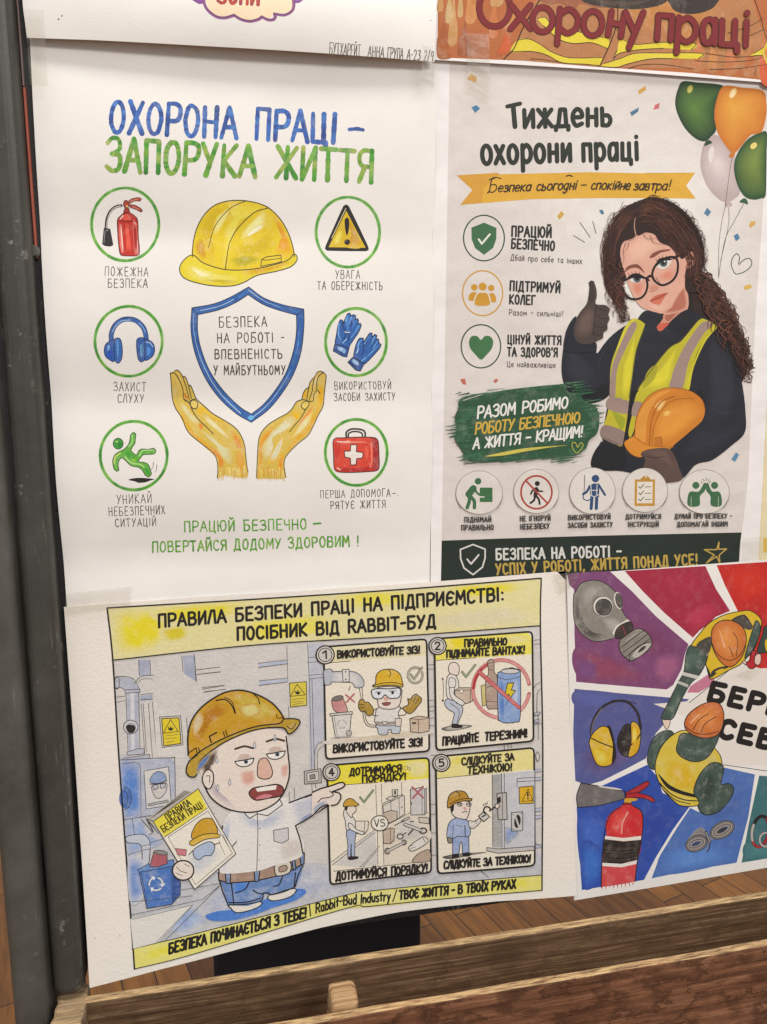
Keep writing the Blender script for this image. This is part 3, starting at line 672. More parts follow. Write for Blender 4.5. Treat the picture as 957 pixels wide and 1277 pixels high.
i6 = A.end(); ringp(i6, 444.5, 564.2, 38.6, 41.2)
caption(i6, [('ПЕРША ДОПОМОГА', [(400, 621), (487, 619)], 9.3), ('РЯТУЄ ЖИТТЯ', [(412.5, 635), (481, 633)], 9.3)])
A.begin('caption', i6, lay=1); A.line([(490, 615.5), (493.5, 615.2)], 1, PENCIL); A.dot(496, 618, .5, PENCIL); A.end()

# hard hat
A.begin('hard_hat_drawing', lay=3); A.z(200, 220, 2.99)
dome = [(120, 300), (125, 235), (148, 168), (192, 115), (250, 92), (320, 91), (392, 110), (442, 152), (475, 205), (494, 260), (500, 300), (440, 330), (330, 348), (240, 345), (170, 325)]
brim = [(122, 293), (88, 312), (72, 345), (86, 376), (130, 395), (200, 408), (268, 408), (312, 395), (362, 369), (440, 352), (490, 335), (511, 308), (500, 289), (470, 315), (380, 340), (300, 349), (230, 345), (160, 322)]
A.poly(dome, '#e3c81f', wash=.3); A.poly([(190, 118), (250, 95), (310, 93), (270, 130), (210, 200), (185, 270), (195, 335), (150, 318), (128, 280), (150, 175)], '#d9b912', wash=.6)
A.poly([(210, 150), (262, 118), (230, 190), (208, 220), (195, 215)], '#efe58a', wash=.5); A.poly([(310, 200), (385, 130), (392, 190), (340, 220), (300, 240)], '#f1ec9c', wash=.5); A.poly([(320, 215), (380, 175), (384, 190), (325, 228)], '#f4f2d0', soft=.4)
A.poly([(420, 140), (455, 175), (492, 262), (497, 295), (450, 300), (420, 270), (450, 230)], '#e2a012', wash=.6); A.poly([(280, 260), (350, 240), (420, 200), (440, 260), (360, 300), (270, 330)], '#d4b80e', wash=.7); A.poly([(125, 250), (160, 225), (175, 310), (140, 300)], '#cf9d10', wash=.6); A.poly([(255, 310), (330, 290), (380, 310), (300, 340)], '#b8ab16', wash=.7)
A.poly([(250, 100), (330, 96), (380, 112), (310, 150), (265, 235), (250, 290), (245, 330), (235, 300), (240, 200), (280, 130)], '#eadb4e', wash=.5)
A.poly(brim, '#e2cf2a', wash=.3); A.poly([(90, 330), (140, 335), (220, 365), (300, 372), (260, 395), (180, 395), (100, 375)], '#e9dd66', wash=.7); A.poly([(300, 352), (420, 335), (495, 310), (500, 318), (440, 345), (330, 372)], '#d9aa16', wash=.5); A.poly([(105, 335), (150, 350), (200, 372), (150, 378)], '#f3ecae', wash=.3, soft=.5); A.poly([(150, 385), (250, 400), (300, 392), (240, 385)], '#c9b418', wash=.6)
A.line(dome[:11], 1.15, INK); A.line(brim, 1.15, INK, True, True); A.line([(320, 91), (260, 120), (205, 185), (180, 265)], 1.0, INK, taper=(1, .6)); A.line([(405, 117), (350, 135), (292, 190), (262, 240), (252, 280), (243, 345)], 1.0, INK)
A.line([(375, 335), (378, 310), (395, 300), (450, 293), (452, 318), (425, 325), (375, 335)], .9, INK, False); A.line([(380, 310), (395, 312), (448, 305)], .7, INK)
A.end()

# shield with its motto
A.begin('shield_drawing', lay=3)
so = [(118, 490), (200, 475), (262, 450), (330, 412), (385, 452), (455, 478), (536, 495), (536, 560), (526, 650), (500, 730), (460, 800), (405, 868), (340, 917), (285, 885), (222, 828), (170, 755), (132, 665), (115, 575)]
si = [(140, 516), (220, 497), (282, 470), (328, 441), (382, 476), (440, 498), (508, 517), (508, 580), (497, 650), (470, 730), (430, 796), (385, 850), (340, 886), (298, 860), (241, 805), (189, 733), (155, 652), (140, 580)]
def sh(p):
    q = []
    for i in range(len(p)): q.append(p[i])
    seg = cat([p[3]] + p[4:7], False, 6)[:-1] + cat(p[6:13], False, 6)[:-1] + cat(p[12:] + [p[0]], False, 6)[:-1] + cat(p[0:4], False, 6)[:-1]
    return [tuple(v) for v in seg]
So, Si = sh(so), sh(si)
A.poly(So, '#2f5fa6', False, .2, [Si])
mid = [((a[0] * .42 + b[0] * .58), (a[1] * .42 + b[1] * .58)) for a, b in zip(so, si)]
A.line([mid[i] for i in (7, 8, 9, 10, 11)], 2.2, ['#3f78c0', '#27508f', '#5a93d6'], wash=.2, jit=.2); A.line([mid[i] for i in (13, 14, 15, 16, 17)], 2.6, ['#4c88cf', '#2a5597', '#3a6fb8'], wash=.2, jit=.2); A.line([mid[i] for i in (0, 1, 2, 3)], 2.2, ['#4a82c6', '#264e8f'], wash=.2); A.line([mid[i] for i in (3, 4, 5, 6)], 2.2, ['#254a8a', '#3d70b4'], wash=.2)
A.line([(124, 510), (126, 580), (146, 665), (184, 750), (235, 822), (300, 884)], 1.0, '#c3d8ea', taper=(.3, 1)); A.line([(346, 898), (400, 852), (448, 790), (486, 722)], .9, '#bcd4ea', taper=(1, .2)); A.line([(330, 424), (385, 463), (450, 488)], .9, '#b9d0e6', taper=(1, .3)); A.line([(150, 500), (220, 484), (275, 458)], .9, '#a9c6e2'); A.poly([(326, 900), (340, 890), (350, 900), (338, 910)], '#6ab2e2')
A.line(So, 1.0, '#1d2a45', False, True); A.line(Si, 1.0, '#1d2a45', False, True)
A.line([(118, 490), (140, 516)], .8, '#1d2a45'); A.line([(536, 495), (508, 517)], .8, '#1d2a45')
shd = A.end()
A.begin('motto', shd, lay=2)
for tx, b, h in (('БЕЗПЕКА', [(220, 563), (398, 559)], 12.6), ('НА РОБОТІ -', [(213, 620), (462, 618)], 12), ('ВПЕВНЕНІСТЬ', [(203, 680), (455, 678)], 11.5), ('У МАЙБУТНЬОМУ', [(200, 740), (466, 738)], 11.5)):
    A.hand(tx, b, h, 1.35, ['#4a443f', '#5c554f', '#393430'], jit=.03, gap=26, space=44, brush=.12)
A.end()

# hands
def hand_drawing(z, body, fur, lines, tints, thumb):
    A.begin('hand_drawing', lay=3); A.z(*z)
    A.poly(body, '#d6b84c', wash=.36)
    for pts, c, wsh in tints: A.poly(pts, c, wash=wsh)
    for (x0, y0, x1, y1, n) in fur:
        for i in range(n):
            x = x0 + (x1 - x0) * (i + random.random()) / n; y = y0 + (y1 - y0) * (x - x0) / (x1 - x0)
            A.line([(x, y - 50 - random.random() * 60), (x + random.uniform(-6, 6), y + random.uniform(5, 40))], random.uniform(1.0, 2.6), random.choice(['#dcb84a', '#e8cf6a', '#d9a53a', '#e6cc7e']), taper=(1, .15), wash=.4)
    for q in lines: A.line(q, 1.05, INK, taper=(1, .8))
    A.out(thumb, '#dfc55f', .95, INK, wash=.4); A.end()
hand_drawing((200, 450, 7.98),
 [(100, 118), (125, 108), (150, 92), (185, 98), (222, 150), (250, 158), (275, 210), (290, 240), (310, 245), (335, 320), (358, 376), (440, 450), (520, 520), (620, 585), (700, 630), (780, 700), (830, 790), (850, 900), (866, 1050), (872, 1150), (800, 1165), (700, 1150), (640, 1140), (568, 1165), (572, 1080), (560, 980), (520, 910), (430, 840), (300, 730), (250, 660), (215, 560), (150, 470), (125, 400), (115, 300), (105, 200)],
 [(566, 1165, 640, 1165, 8), (640, 1140, 720, 1140, 6), (710, 1160, 872, 1150, 14)],
 [[(100, 118), (108, 200), (115, 310), (128, 400), (158, 480), (225, 580), (252, 660), (300, 730), (430, 838), (520, 908), (560, 975), (574, 1080), (568, 1170)], [(145, 100), (165, 90), (195, 110), (225, 160), (270, 300), (290, 390)], [(104, 125), (140, 118), (185, 180), (225, 280), (235, 380), (285, 410)], [(222, 158), (240, 152), (262, 180), (285, 260), (312, 372)], [(285, 250), (298, 240), (318, 275), (345, 345), (358, 376), (440, 450), (520, 520), (640, 592), (735, 655), (795, 725), (838, 830), (850, 920), (862, 1040), (876, 1110)], [(235, 380), (290, 420), (320, 490), (380, 580), (470, 665), (530, 728)], [(290, 410), (320, 385), (360, 378)]],
 [([(120, 160), (150, 170), (190, 260), (200, 380), (150, 400), (122, 320)], '#cdb158', .6), ([(190, 390), (250, 440), (330, 540), (400, 620), (380, 650), (300, 590), (220, 490)], '#ddd09a', .5), ([(130, 400), (180, 470), (240, 580), (300, 690), (420, 800), (540, 900), (600, 960), (560, 960), (430, 845), (300, 740), (240, 640)], '#e0a91e', .4), ([(480, 830), (560, 880), (640, 1000), (640, 1080), (600, 1100), (580, 980), (520, 900)], '#e08c28', .5), ([(380, 640), (400, 610), (430, 640), (410, 700)], '#e0862e', .4), ([(430, 540), (500, 570), (620, 680), (700, 770), (660, 770), (540, 680), (450, 600)], '#e3d9a6', .5), ([(400, 680), (480, 720), (620, 840), (720, 900), (720, 1040), (640, 1000), (560, 850), (460, 760)], '#d8d29e', .6), ([(700, 680), (780, 740), (830, 860), (800, 960), (750, 840)], '#df9426', .55), ([(760, 880), (830, 900), (850, 1080), (780, 1140), (750, 1000)], '#e0a53c', .6), ([(380, 430), (430, 470), (440, 540), (400, 560), (350, 500)], '#e0b414', .4), ([(230, 300), (270, 350), (290, 390), (250, 380)], '#cf7f2c', .5), ([(340, 400), (420, 450), (520, 540), (620, 600), (560, 590), (430, 500)], '#e2bd2a', .3)],
 [(300, 420), (322, 390), (355, 395), (375, 430), (360, 475), (330, 475), (305, 450)])
hand_drawing((310, 450, 7.98),
 [(775, 140), (755, 115), (720, 104), (690, 110), (660, 150), (635, 172), (612, 225), (590, 262), (562, 290), (535, 340), (528, 385), (480, 410), (430, 480), (380, 525), (280, 580), (190, 640), (130, 710), (100, 800), (90, 950), (82, 1160), (160, 1170), (250, 1175), (368, 1165), (358, 1050), (365, 980), (420, 900), (500, 820), (590, 745), (640, 660), (690, 550), (740, 460), (755, 330), (768, 200)],
 [(82, 1165, 370, 1165, 24)],
 [[(775, 145), (770, 200), (755, 330), (742, 450), (690, 550), (640, 660), (590, 745), (500, 818), (420, 895), (365, 970), (356, 1060), (374, 1160)], [(655, 170), (690, 108), (720, 102), (750, 116), (775, 145)], [(750, 112), (705, 145), (680, 210), (680, 280), (650, 340), (645, 400), (605, 400)], [(640, 175), (610, 220), (600, 270), (580, 390)], [(655, 170), (640, 260), (635, 300), (605, 388)], [(600, 265), (570, 280), (540, 335), (530, 385), (480, 405), (430, 480), (380, 525), (280, 580), (190, 640), (128, 715), (100, 800), (90, 950), (80, 1165)], [(605, 400), (560, 500), (520, 570), (460, 640), (410, 705)], [(530, 385), (570, 390), (605, 405)], [(690, 290), (715, 325)]],
 [([(690, 160), (740, 120), (762, 160), (745, 300), (700, 340)], '#d5b135', .4), ([(700, 240), (745, 220), (745, 420), (680, 520), (690, 400)], '#e0ac14', .4), ([(560, 540), (640, 430), (660, 430), (600, 560), (490, 660), (480, 640)], '#dd8c3c', .5), ([(640, 620), (690, 480), (735, 430), (700, 540), (620, 690), (500, 800), (400, 900), (360, 900), (470, 780), (590, 700)], '#e2a61c', .4), ([(400, 540), (500, 560), (440, 640), (300, 720), (200, 800), (220, 960), (150, 1000), (140, 850), (200, 720), (300, 640)], '#dcd6ac', .6), ([(120, 760), (200, 660), (280, 620), (230, 690), (150, 790), (120, 950), (130, 1100), (95, 1100), (100, 850)], '#e09a20', .5), ([(440, 520), (480, 510), (520, 560), (480, 580)], '#e6b410', .3), ([(240, 900), (300, 800), (360, 740), (330, 880), (260, 1010), (200, 1000)], '#d9d5b0', .6), ([(300, 980), (340, 920), (350, 1000), (320, 1140), (290, 1130)], '#e09a34', .5), ([(540, 600), (640, 500), (620, 600), (520, 720), (420, 780)], '#e2d79c', .5), ([(650, 200), (680, 140), (700, 120), (670, 240), (640, 300)], '#ddcd8a', .4), ([(540, 350), (580, 290), (570, 380)], '#dcab2c', .4)],
 [(525, 450), (545, 415), (585, 402), (605, 415), (590, 460), (558, 484)])

A.begin('slogan_lettering', lay=1); A.z(170, 630, 3.19)
A.hand('ПРАЦЮЙ БЕЗПЕЧНО', [(192, 106), (678, 96)], 12.8, 1.9, ['#4b9a2c', '#5eae34', '#3c8529', '#86b94a'], jit=.03, gap=20, space=46, brush=.15, wash=.2); A.line([(706, 74), (734, 72)], 2.2, '#4b9a2c')
A.hand('ПОВЕРТАЙСЯ ДОДОМУ ЗДОРОВИМ !', [(65, 187), (886, 162)], 12.6, 2.0, ['#4b9a2c', '#63b32f', '#3c8529', '#90bd4a'], jit=.03, gap=20, space=36, brush=.15, wash=.2); A.end()

# ---------------------------------------------------------------- P5: cloud poster
A = P5
A.begin('cloud_drawing', lay=2); A.z(220, 0, 5.317)
cl = [(-20, -120), (100, -10), (150, 22), (182, 15), (205, 62), (260, 108), (320, 122), (355, 115), (384, 104), (430, 132), (490, 147), (545, 132), (566, 116), (610, 140), (650, 135), (662, 100), (710, 108), (760, 90), (782, 50), (775, 18), (815, 14), (860, -20), (900, -120)]
A.poly([(108, -4), (150, 18), (190, 12), (200, -40), (120, -60)], '#8a4fa0', wash=.4); A.poly([(770, -60), (780, 12), (815, 10), (850, -16)], '#9a62a8', wash=.4)
A.poly([(200, -130), (205, 30), (225, 70), (275, 102), (330, 110), (384, 92), (430, 118), (490, 132), (545, 118), (566, 102), (620, 122), (648, 84), (720, 88), (765, 60), (770, 20), (770, -130)], '#f0d9b6', wash=.2)
A.line([(150, 20), (108, -6)], 2.2, '#7a3f8a'); A.line([(184, 18), (150, 20)], 2.2, '#7a3f8a'); A.line([(815, 12), (850, -12)], 2.0, '#7a3f8a'); A.line([(776, 16), (815, 13)], 2.0, '#7a3f8a')
for seg in ([(186, -60), (184, 10), (205, 62), (262, 108), (320, 118), (384, 101)], [(384, 101), (430, 128), (490, 141), (545, 128), (568, 112)], [(568, 112), (612, 132), (648, 128), (658, 112), (652, 92)], [(652, 92), (715, 100), (762, 78), (780, 40), (772, -40)]):
    A.line(seg, 3.6, ['#6b3f6b', '#7d4a78', '#75466f'], taper=(.9, 1.1)); A.line([(x, y + 5) for x, y in seg], 1.0, '#a85f9f', taper=(.6, 1))
cp = A.end()
A.begin('cloud_lettering', cp, lay=2); A.z(220, 0, 5.317)
A.hand('ЗОНИ', [(276, 18), (548, 30)], 22, 4.6, ['#b43b2c', '#c44a35', '#a9452f', '#8e3a52'], jit=.02, gap=22, brush=.1); A.end()
A.begin('handwriting', lay=2); A.z(300, 0, 2.99)
A.hand('БУТХАРЕЙТ', [(332, 203), (447, 210)], 14.5, 1.0, ['#4f4a48', '#625c59'], jit=.03, gap=16, brush=.12); A.hand('АННА,', [(475, 211), (541, 216)], 13.5, 1.0, ['#4f4a48', '#625c59'], jit=.03, gap=16, brush=.12)
A.hand('ГРУПА', [(548, 217), (606, 221)], 13.5, 1.0, ['#4f4a48', '#625c59'], jit=.03, gap=16, brush=.12); A.hand('А-23 2/9', [(620, 221), (718, 230)], 13, 1.0, ['#4f4a48', '#625c59'], jit=.03, gap=18, brush=.12); A.end()
for zz, q in (((0, 0, 6.383), (467, 153, 1.1)), ((0, 0, 6.383), (494, 126, 1.1)), ((300, 0, 2.99), (710, 76, .7))):
    A.begin('pinhole', lay=2); A.z(*zz); A.dot(*q, '#5a5450'); A.end()

# ---------------------------------------------------------------- P2: the printed girl poster
A = P2
GR, DGR, GOLD, TXT = '#3e6b47', '#2f4a3c', '#c8952f', '#2d322b'
A.begin('print_background', lay=1); A.z(0, 0, 1)
pq = [(561, 79), (760, 93), (957.5, 109.5), (956, 200), (949, 300), (942, 400), (933, 600), (925.5, 664), (921, 718), (740, 722), (550, 728), (553, 560), (557, 320)]
A.poly(pq, '#d9d1cb', False)
for k in range(9):     # the print's own pale vignette behind the figure
    A.poly(ellp(800 + k * 3, 300, 148 - k * 15, 175 - k * 17, 30), mixc(lin('#d9d1cb'), lin('#e8e3dc'), (k + 1) / 9), False)
A.end()
def part(n, lay, *z):
    A.begin(n, lay=lay); A.z(*(z or (0, 0, 1)))
part('title_lettering', 16, 590, 120, 4.35)
def bold(tx, base, h, wd, **k): A.hand(tx, base, h, wd, TXT, jit=.012, gap=13, **k)
A.line([(186, 56), (256, 40)], 5.2, TXT); A.line([(218, 50), (228, 165)], 6.2, TXT)
A.hand('иждень', [(276, 168), (752, 156)], (32, 31), 5.6, TXT, jit=.012, gap=17)
A.hand('охорони', [(50, 366), (532, 350)], (33, 31), 5.6, TXT, jit=.014, gap=20); A.hand('праці', [(596, 350), (896, 342)], (31, 31), 5.4, TXT, jit=.012, gap=20)
A.end()
part('ribbon', 16, 565, 205, 3.087)
A.poly([(14, 42), (170, 32), (178, 38), (520, 30), (735, 34), (932, 33), (898, 82), (935, 132), (800, 130), (540, 130), (300, 134), (28, 156), (75, 98)], '#d9a83c', False); A.poly([(14, 42), (170, 32), (178, 40), (120, 90), (110, 148), (28, 156), (75, 98)], '#cf9a38', False); A.line([(170, 32), (178, 40)], .5, '#9c7226'); A.line([(740, 34), (932, 33)], .9, '#cfa545')
rb = A.end()
A.begin('ribbon_lettering', rb, lay=22); A.z(565, 205, 3.087)
SC = '#3a2c1c'
A.line([(160, 54), (150, 56), (140, 106), (133, 110)], 1.6, SC); A.line([(140, 60), (162, 50), (186, 55)], 1.4, SC); A.line([(146, 80), (164, 78), (168, 94), (152, 108), (138, 104)], 1.5, SC)
A.hand('езпека', [(172, 106), (298, 102)], 11.5, 1.9, SC, slant=.28, jit=.01, gap=9, brush=.1)
A.hand('сьогоɡні', [(320, 101), (474, 96)], 11.5, 1.9, SC, slant=.28, jit=.01, gap=9, brush=.1); A.line([(436, 45), (448, 42), (460, 46)], 1.4, SC)
A.line([(494, 80), (514, 79)], 1.4, SC); A.hand('спокійне', [(530, 96), (680, 97)], 11.5, 1.85, SC, slant=.28, jit=.01, gap=9, brush=.1)
A.hand('завтра', [(694, 98), (822, 99)], 11.5, 1.85, SC, slant=.28, jit=.01, gap=9, brush=.1); A.line([(841, 60), (834, 86)], 1.4, SC); A.dot(832, 97, .9, SC)
A.end()
# three principles
def badge(cx, cy, rx, ry, col, fn, rows):
    A.begin('principle_badge', lay=16); A.z(540, 240, 4.785)
    A.ring(cx, cy, rx, ry, 1.6, col); fn(); b = A.end()
    A.begin('badge_lettering', b, lay=16); A.z(540, 240, 4.785)
    for tx, base, h, bl in rows: A.type(tx, base, h, '#2a2d2a' if bl else '#45383a', 0.2 if bl else 0.11)
    A.end()
def g1():
    A.poly([(306, 180), (380, 212), (378, 280), (360, 330), (306, 372), (252, 332), (232, 280), (230, 210)], GR, False); A.line([(274, 280), (292, 306), (340, 250)], 2.4, '#e4e2da', False)
def g2():
    for x, y, r in ((247, 567, 20), (348, 570, 19)):
        A.dot(x, y, r / 4.785, GOLD)
    A.poly([(215, 643), (218, 610), (235, 596), (262, 596), (268, 610), (252, 640), (250, 646)], GOLD); A.poly([(332, 610), (345, 600), (362, 602), (376, 622), (376, 652), (338, 652)], GOLD)
    A.poly(ellp(297, 564, 29, 32), '#d9d1cb', False); A.dot(297, 562, 5.1, GOLD); A.poly([(247, 674), (250, 625), (268, 594), (297, 590), (326, 594), (342, 625), (342, 674)], '#dcd4cd'); A.poly([(254, 672), (256, 628), (272, 602), (297, 598), (322, 602), (335, 628), (336, 672)], GOLD)
def g3(): A.poly([(287, 880), (310, 857), (340, 858), (360, 885), (352, 930), (320, 970), (287, 998), (252, 965), (222, 928), (216, 888), (232, 858), (264, 857)], '#3f7045')
badge(305, 272, 122, 136, DGR, g1, [('ПРАЦЮЙ', [(470, 262), (706, 268)], 12.5, 1), ('БЕЗПЕЧНО', [(468, 332), (724, 347)], 11.5, 1), ('Дбай про себе та інших', [(464, 404), (889, 426)], 7.2, 0)])
badge(297, 601, 120, 134, GOLD, g2, [('ПІДТРИМУЙ', [(459, 584), (758, 598)], 11.5, 1), ('КОЛЕГ', [(457, 664), (610, 669)], 11, 1), ('Разом – сильніші!', [(454, 732), (778, 740)], 7, 0)])
badge(287, 918, 118, 129, DGR, g3, [('ЦІНУЙ ЖИТТЯ', [(447, 902), (765, 908)], 10.5, 1), ("ТА ЗДОРОВ'Я", [(445, 976), (743, 980)], 10.5, 1), ('Це найважливіше', [(443, 1040), (732, 1046)], 6.8, 0)])
# confetti, rays and the heart
for q, c in (([(584, 96), (588, 92), (595, 96), (594, 103), (583, 99)], '#cf9c44'), ([(588, 134), (594, 131), (599, 135), (593, 141)], '#4b80a8'), ([(796, 113), (805, 107), (806, 112), (797, 118)], '#cda04a'), ([(786, 140), (797, 134), (796, 139), (788, 145)], '#4c7693'), ([(817, 131), (823, 128), (822, 135), (815, 137)], '#c86d6c'),
    ([(695, 270), (700, 263), (704, 267), (698, 274)], '#c8a24c'), ([(747, 263), (751, 261), (754, 266), (751, 268)], '#4f7690'), ([(878, 266), (882, 259), (887, 264), (883, 270)], '#57809f'), ([(934, 281), (937, 276), (943, 276), (941, 281), (936, 284)], '#d6ac55'), ([(915, 294), (920, 291), (923, 297), (918, 301)], '#4f7ea6'), ([(928, 357), (936, 354), (938, 359), (929, 362)], '#d6b055'),
    ([(574, 473), (580, 472), (582, 480), (577, 479)], '#bf6a5f'), ([(615, 475), (619, 472), (622, 474), (618, 478)], '#bf6a5f'), ([(912, 573), (918, 564), (922, 567), (917, 576)], '#5c88ab')):
    part('confetti', 16); A.poly(q, c, False); A.end()
for q in ([(122, 220), (171, 250)], [(150, 164), (194, 228)], [(205, 158), (219, 211)]): part('ray_mark', 16, 680, 230, 3.455); A.line(q, 1.0, '#4b4f49'); A.end()
part('heart_doodle', 16, 680, 230, 3.455); A.line([(833, 342), (838, 315), (826, 298), (808, 316), (802, 345), (810, 370), (822, 386), (855, 378), (885, 355), (890, 330), (876, 318), (852, 328), (836, 346)], 1.2, '#55615a'); A.end()
# balloons
part('balloon', 18, 830, 90, 7.51); A.lab = 'pale pink balloon'
wb = [(430, 590), (500, 600), (610, 720), (690, 900), (700, 1120), (640, 1190), (580, 1220), (500, 1190), (400, 1080), (340, 940), (328, 820), (350, 700), (385, 630)]
A.blob(wb, '#b9a7a5', '#d8cbc8', (480, 840), 9); A.poly([(400, 760), (440, 690), (455, 760), (420, 850)], '#e2d8d3'); A.poly(ellp(590, 1240, 34, 26), '#c2b2ae'); A.line([(555, 1268), (590, 1225), (625, 1250)], .5, '#8a7a76'); A.end()
part('balloon', 26, 830, 90, 7.51); A.lab = 'dark green balloon at the top left of the bunch'
gb = [(165, 86), (300, 96), (540, 128), (500, 240), (470, 400), (475, 540), (430, 600), (370, 648), (280, 620), (180, 520), (110, 380), (92, 270), (120, 150)]
A.blob(gb, '#274027', '#5a7e3a', (270, 340), 10, power=.8); A.poly(ellp(230, 160, 26, 40, 20, 0, 360, 20), '#a8a44e'); A.poly(ellp(228, 165, 14, 26, 20, 0, 360, 20), '#bfb866'); A.poly([(362, 690), (385, 640), (410, 635), (440, 660), (400, 680)], '#2e4a34'); A.end()
part('balloon', 38, 830, 90, 7.51); A.lab = 'orange balloon'
ob = [(545, 132), (720, 145), (910, 172), (945, 280), (945, 400), (900, 560), (800, 590), (720, 680), (660, 748), (610, 745), (530, 640), (480, 540), (458, 400), (480, 260)]
A.blob(ob, '#c9762a', '#e0a240', (640, 340), 10, power=.8); A.poly(ellp(632, 198, 28, 52, 20, 0, 360, 28), '#e9c98a'); A.poly(ellp(628, 205, 14, 34, 20, 0, 360, 28), '#efdcb2'); A.poly([(590, 790), (625, 745), (655, 742), (650, 770), (632, 800)], '#c4782f'); A.end()
part('balloon', 50, 830, 90, 7.51); A.lab = 'green balloon cut by the right edge of the print'
gb = [(950, 565), (880, 570), (780, 620), (690, 730), (645, 850), (650, 970), (690, 1090), (750, 1170), (830, 1194), (900, 1180), (938, 1158), (945, 950), (948, 750)]
A.blob(gb, '#2f5130', '#7c8f43', (830, 830), 10, power=.8); A.poly(ellp(826, 690, 26, 36, 20, 0, 360, 45), '#e8cf7a'); A.poly([(692, 1215), (735, 1180), (765, 1200), (772, 1238), (735, 1225)], '#2f5a42'); A.end()
part('balloon_string', 62, 830, 240, 4.912)
A.line([(372, 62), (345, 180), (328, 320), (325, 520)], .55, '#6f6862'); A.line([(388, 95), (388, 180), (370, 280), (338, 420)], .55, '#6f6862'); A.line([(478, 70), (430, 160), (370, 275), (340, 420), (325, 525)], .6, '#5a5f55')
A.z(830, 90, 7.51); A.line([(622, 800), (595, 980), (560, 1250)], .6, '#7a6a60'); A.end()

# the girl
HAIR = ['#2e1a15', '#3a211a', '#241512', '#46291f', '#523124']
HD = '#2b1a16'
A.begin('girl_figure', lay=60)
def Z(*q): A.z(*q)
Z(680, 230, 3.455)
def curls(path, n, ln, spread, amp, cols=HAIR, wd=(.5, 1.2), zz=None):
    P_ = cat([Vector(p) for p in path], False, 12); l0 = A.lay
    for i in range(n):
        A.lay = l0 + i % 16
        p = P_[int(random.random() * (len(P_) - 1))]; j = P_.index(p); d = (P_[min(j + 1, len(P_) - 1)] - P_[max(j - 1, 0)]).normalized(); nrm_ = Vector((-d.y, d.x))
        o = p + nrm_ * random.uniform(-spread, spread); q = []; L = ln * random.uniform(.6, 1.2); ph = random.uniform(0, 6.3); am = amp * random.uniform(.5, 1.3); fr = random.uniform(1.2, 2.4)
        k0 = j
        for t in range(10):
            f = t / 9; idx = min(len(P_) - 1, int(k0 + f * L / 12)); b = P_[idx]
            q.append(b + (o - p) + nrm_ * math.sin(ph + f * 6.28 * fr) * am)
        A.line([tuple(v) for v in q], random.uniform(*wd), random.choice(cols), taper=(1, .35))
    A.lay = l0 + 17
# ponytail and back hair
A.poly([(600, 300), (660, 380), (700, 400), (740, 430), (770, 500), (800, 540), (830, 600), (850, 660), (870, 720), (875, 780), (860, 830), (840, 850), (820, 760), (760, 680), (700, 640), (640, 580), (600, 520), (590, 420)], HD)
curls([(640, 380), (690, 420), (740, 500), (780, 560), (810, 640), (840, 720), (858, 800)], 110, 190, 40, 10, HAIR + ['#66402f', '#5a3428'])
curls([(700, 410), (755, 470), (800, 545), (840, 620), (868, 700), (880, 790), (862, 850)], 46, 110, 16, 13, HAIR + ['#7a4a34'], (.4, .8))
A.poly([(595, 430), (620, 430), (640, 560), (610, 560)], '#1d1412')
# shirt
NAVY, NAVY2, NAVY3 = '#20222b', '#2b2e3a', '#17181e'
Z(680, 400, 3.455)
A.poly([(420, 0), (380, 5), (330, 30), (280, 70), (250, 105), (222, 140), (215, 90), (120, 60), (118, 10), (100, 30), (82, 90), (70, 200), (80, 270), (110, 320), (160, 352), (220, 352), (275, 320), (262, 400), (245, 500), (250, 520), (240, 520), (200, 630), (340, 650), (560, 690), (650, 620), (720, 600), (800, 540), (860, 480), (862, 380), (850, 280), (830, 180), (800, 90), (770, 30), (720, 0), (660, -30), (560, -60), (480, -40)], NAVY, True)
A.poly([(100, 40), (85, 120), (85, 220), (110, 290), (170, 310), (230, 260), (200, 180), (130, 120)], NAVY2, soft=.6); A.poly([(700, 60), (760, 80), (810, 200), (830, 330), (780, 440), (690, 470), (700, 300)], NAVY2, soft=.6)
A.poly([(640, 480), (760, 460), (850, 430), (830, 500), (720, 580), (600, 600), (560, 580)], '#262934', soft=.5); A.poly([(390, 110), (420, 95), (500, 100), (520, 130), (400, 300), (390, 230)], '#24262f')
A.poly([(150, 350), (200, 300), (270, 270), (275, 320), (220, 352)], NAVY3); A.poly([(240, 530), (340, 560), (330, 640), (200, 630)], NAVY3); A.poly([(655, 300), (690, 340), (680, 420), (640, 470), (620, 480)], NAVY3)
for q in ([(100, 200), (160, 230), (230, 210)], [(110, 290), (180, 290), (250, 240)], [(790, 180), (800, 300), (770, 420)], [(620, 560), (720, 520), (820, 470)], [(720, 380), (780, 400), (840, 380)], [(250, 130), (230, 200), (240, 260)]): A.line(q, 1.3, '#31343f', taper=(1, .3))
# collar and neck
Z(680, 230, 3.455)
A.poly([(510, 560), (560, 500), (610, 460), (612, 540), (560, 590), (520, 620), (490, 632), (482, 612), (500, 590)], '#c98d77'); A.poly([(520, 560), (600, 470), (606, 500), (560, 560), (530, 590)], '#a9644f')
A.poly([(480, 615), (500, 598), (540, 600), (500, 632)], '#c45c48')
A.poly([(395, 590), (430, 545), (490, 555), (508, 575), (478, 612), (440, 660), (400, 640)], '#22242c'); A.poly([(610, 545), (660, 580), (690, 600), (600, 668), (570, 672), (545, 640), (495, 640)], '#24262f'); A.poly([(540, 590), (610, 540), (650, 580), (580, 664), (560, 650), (530, 620)], '#1b1d24')
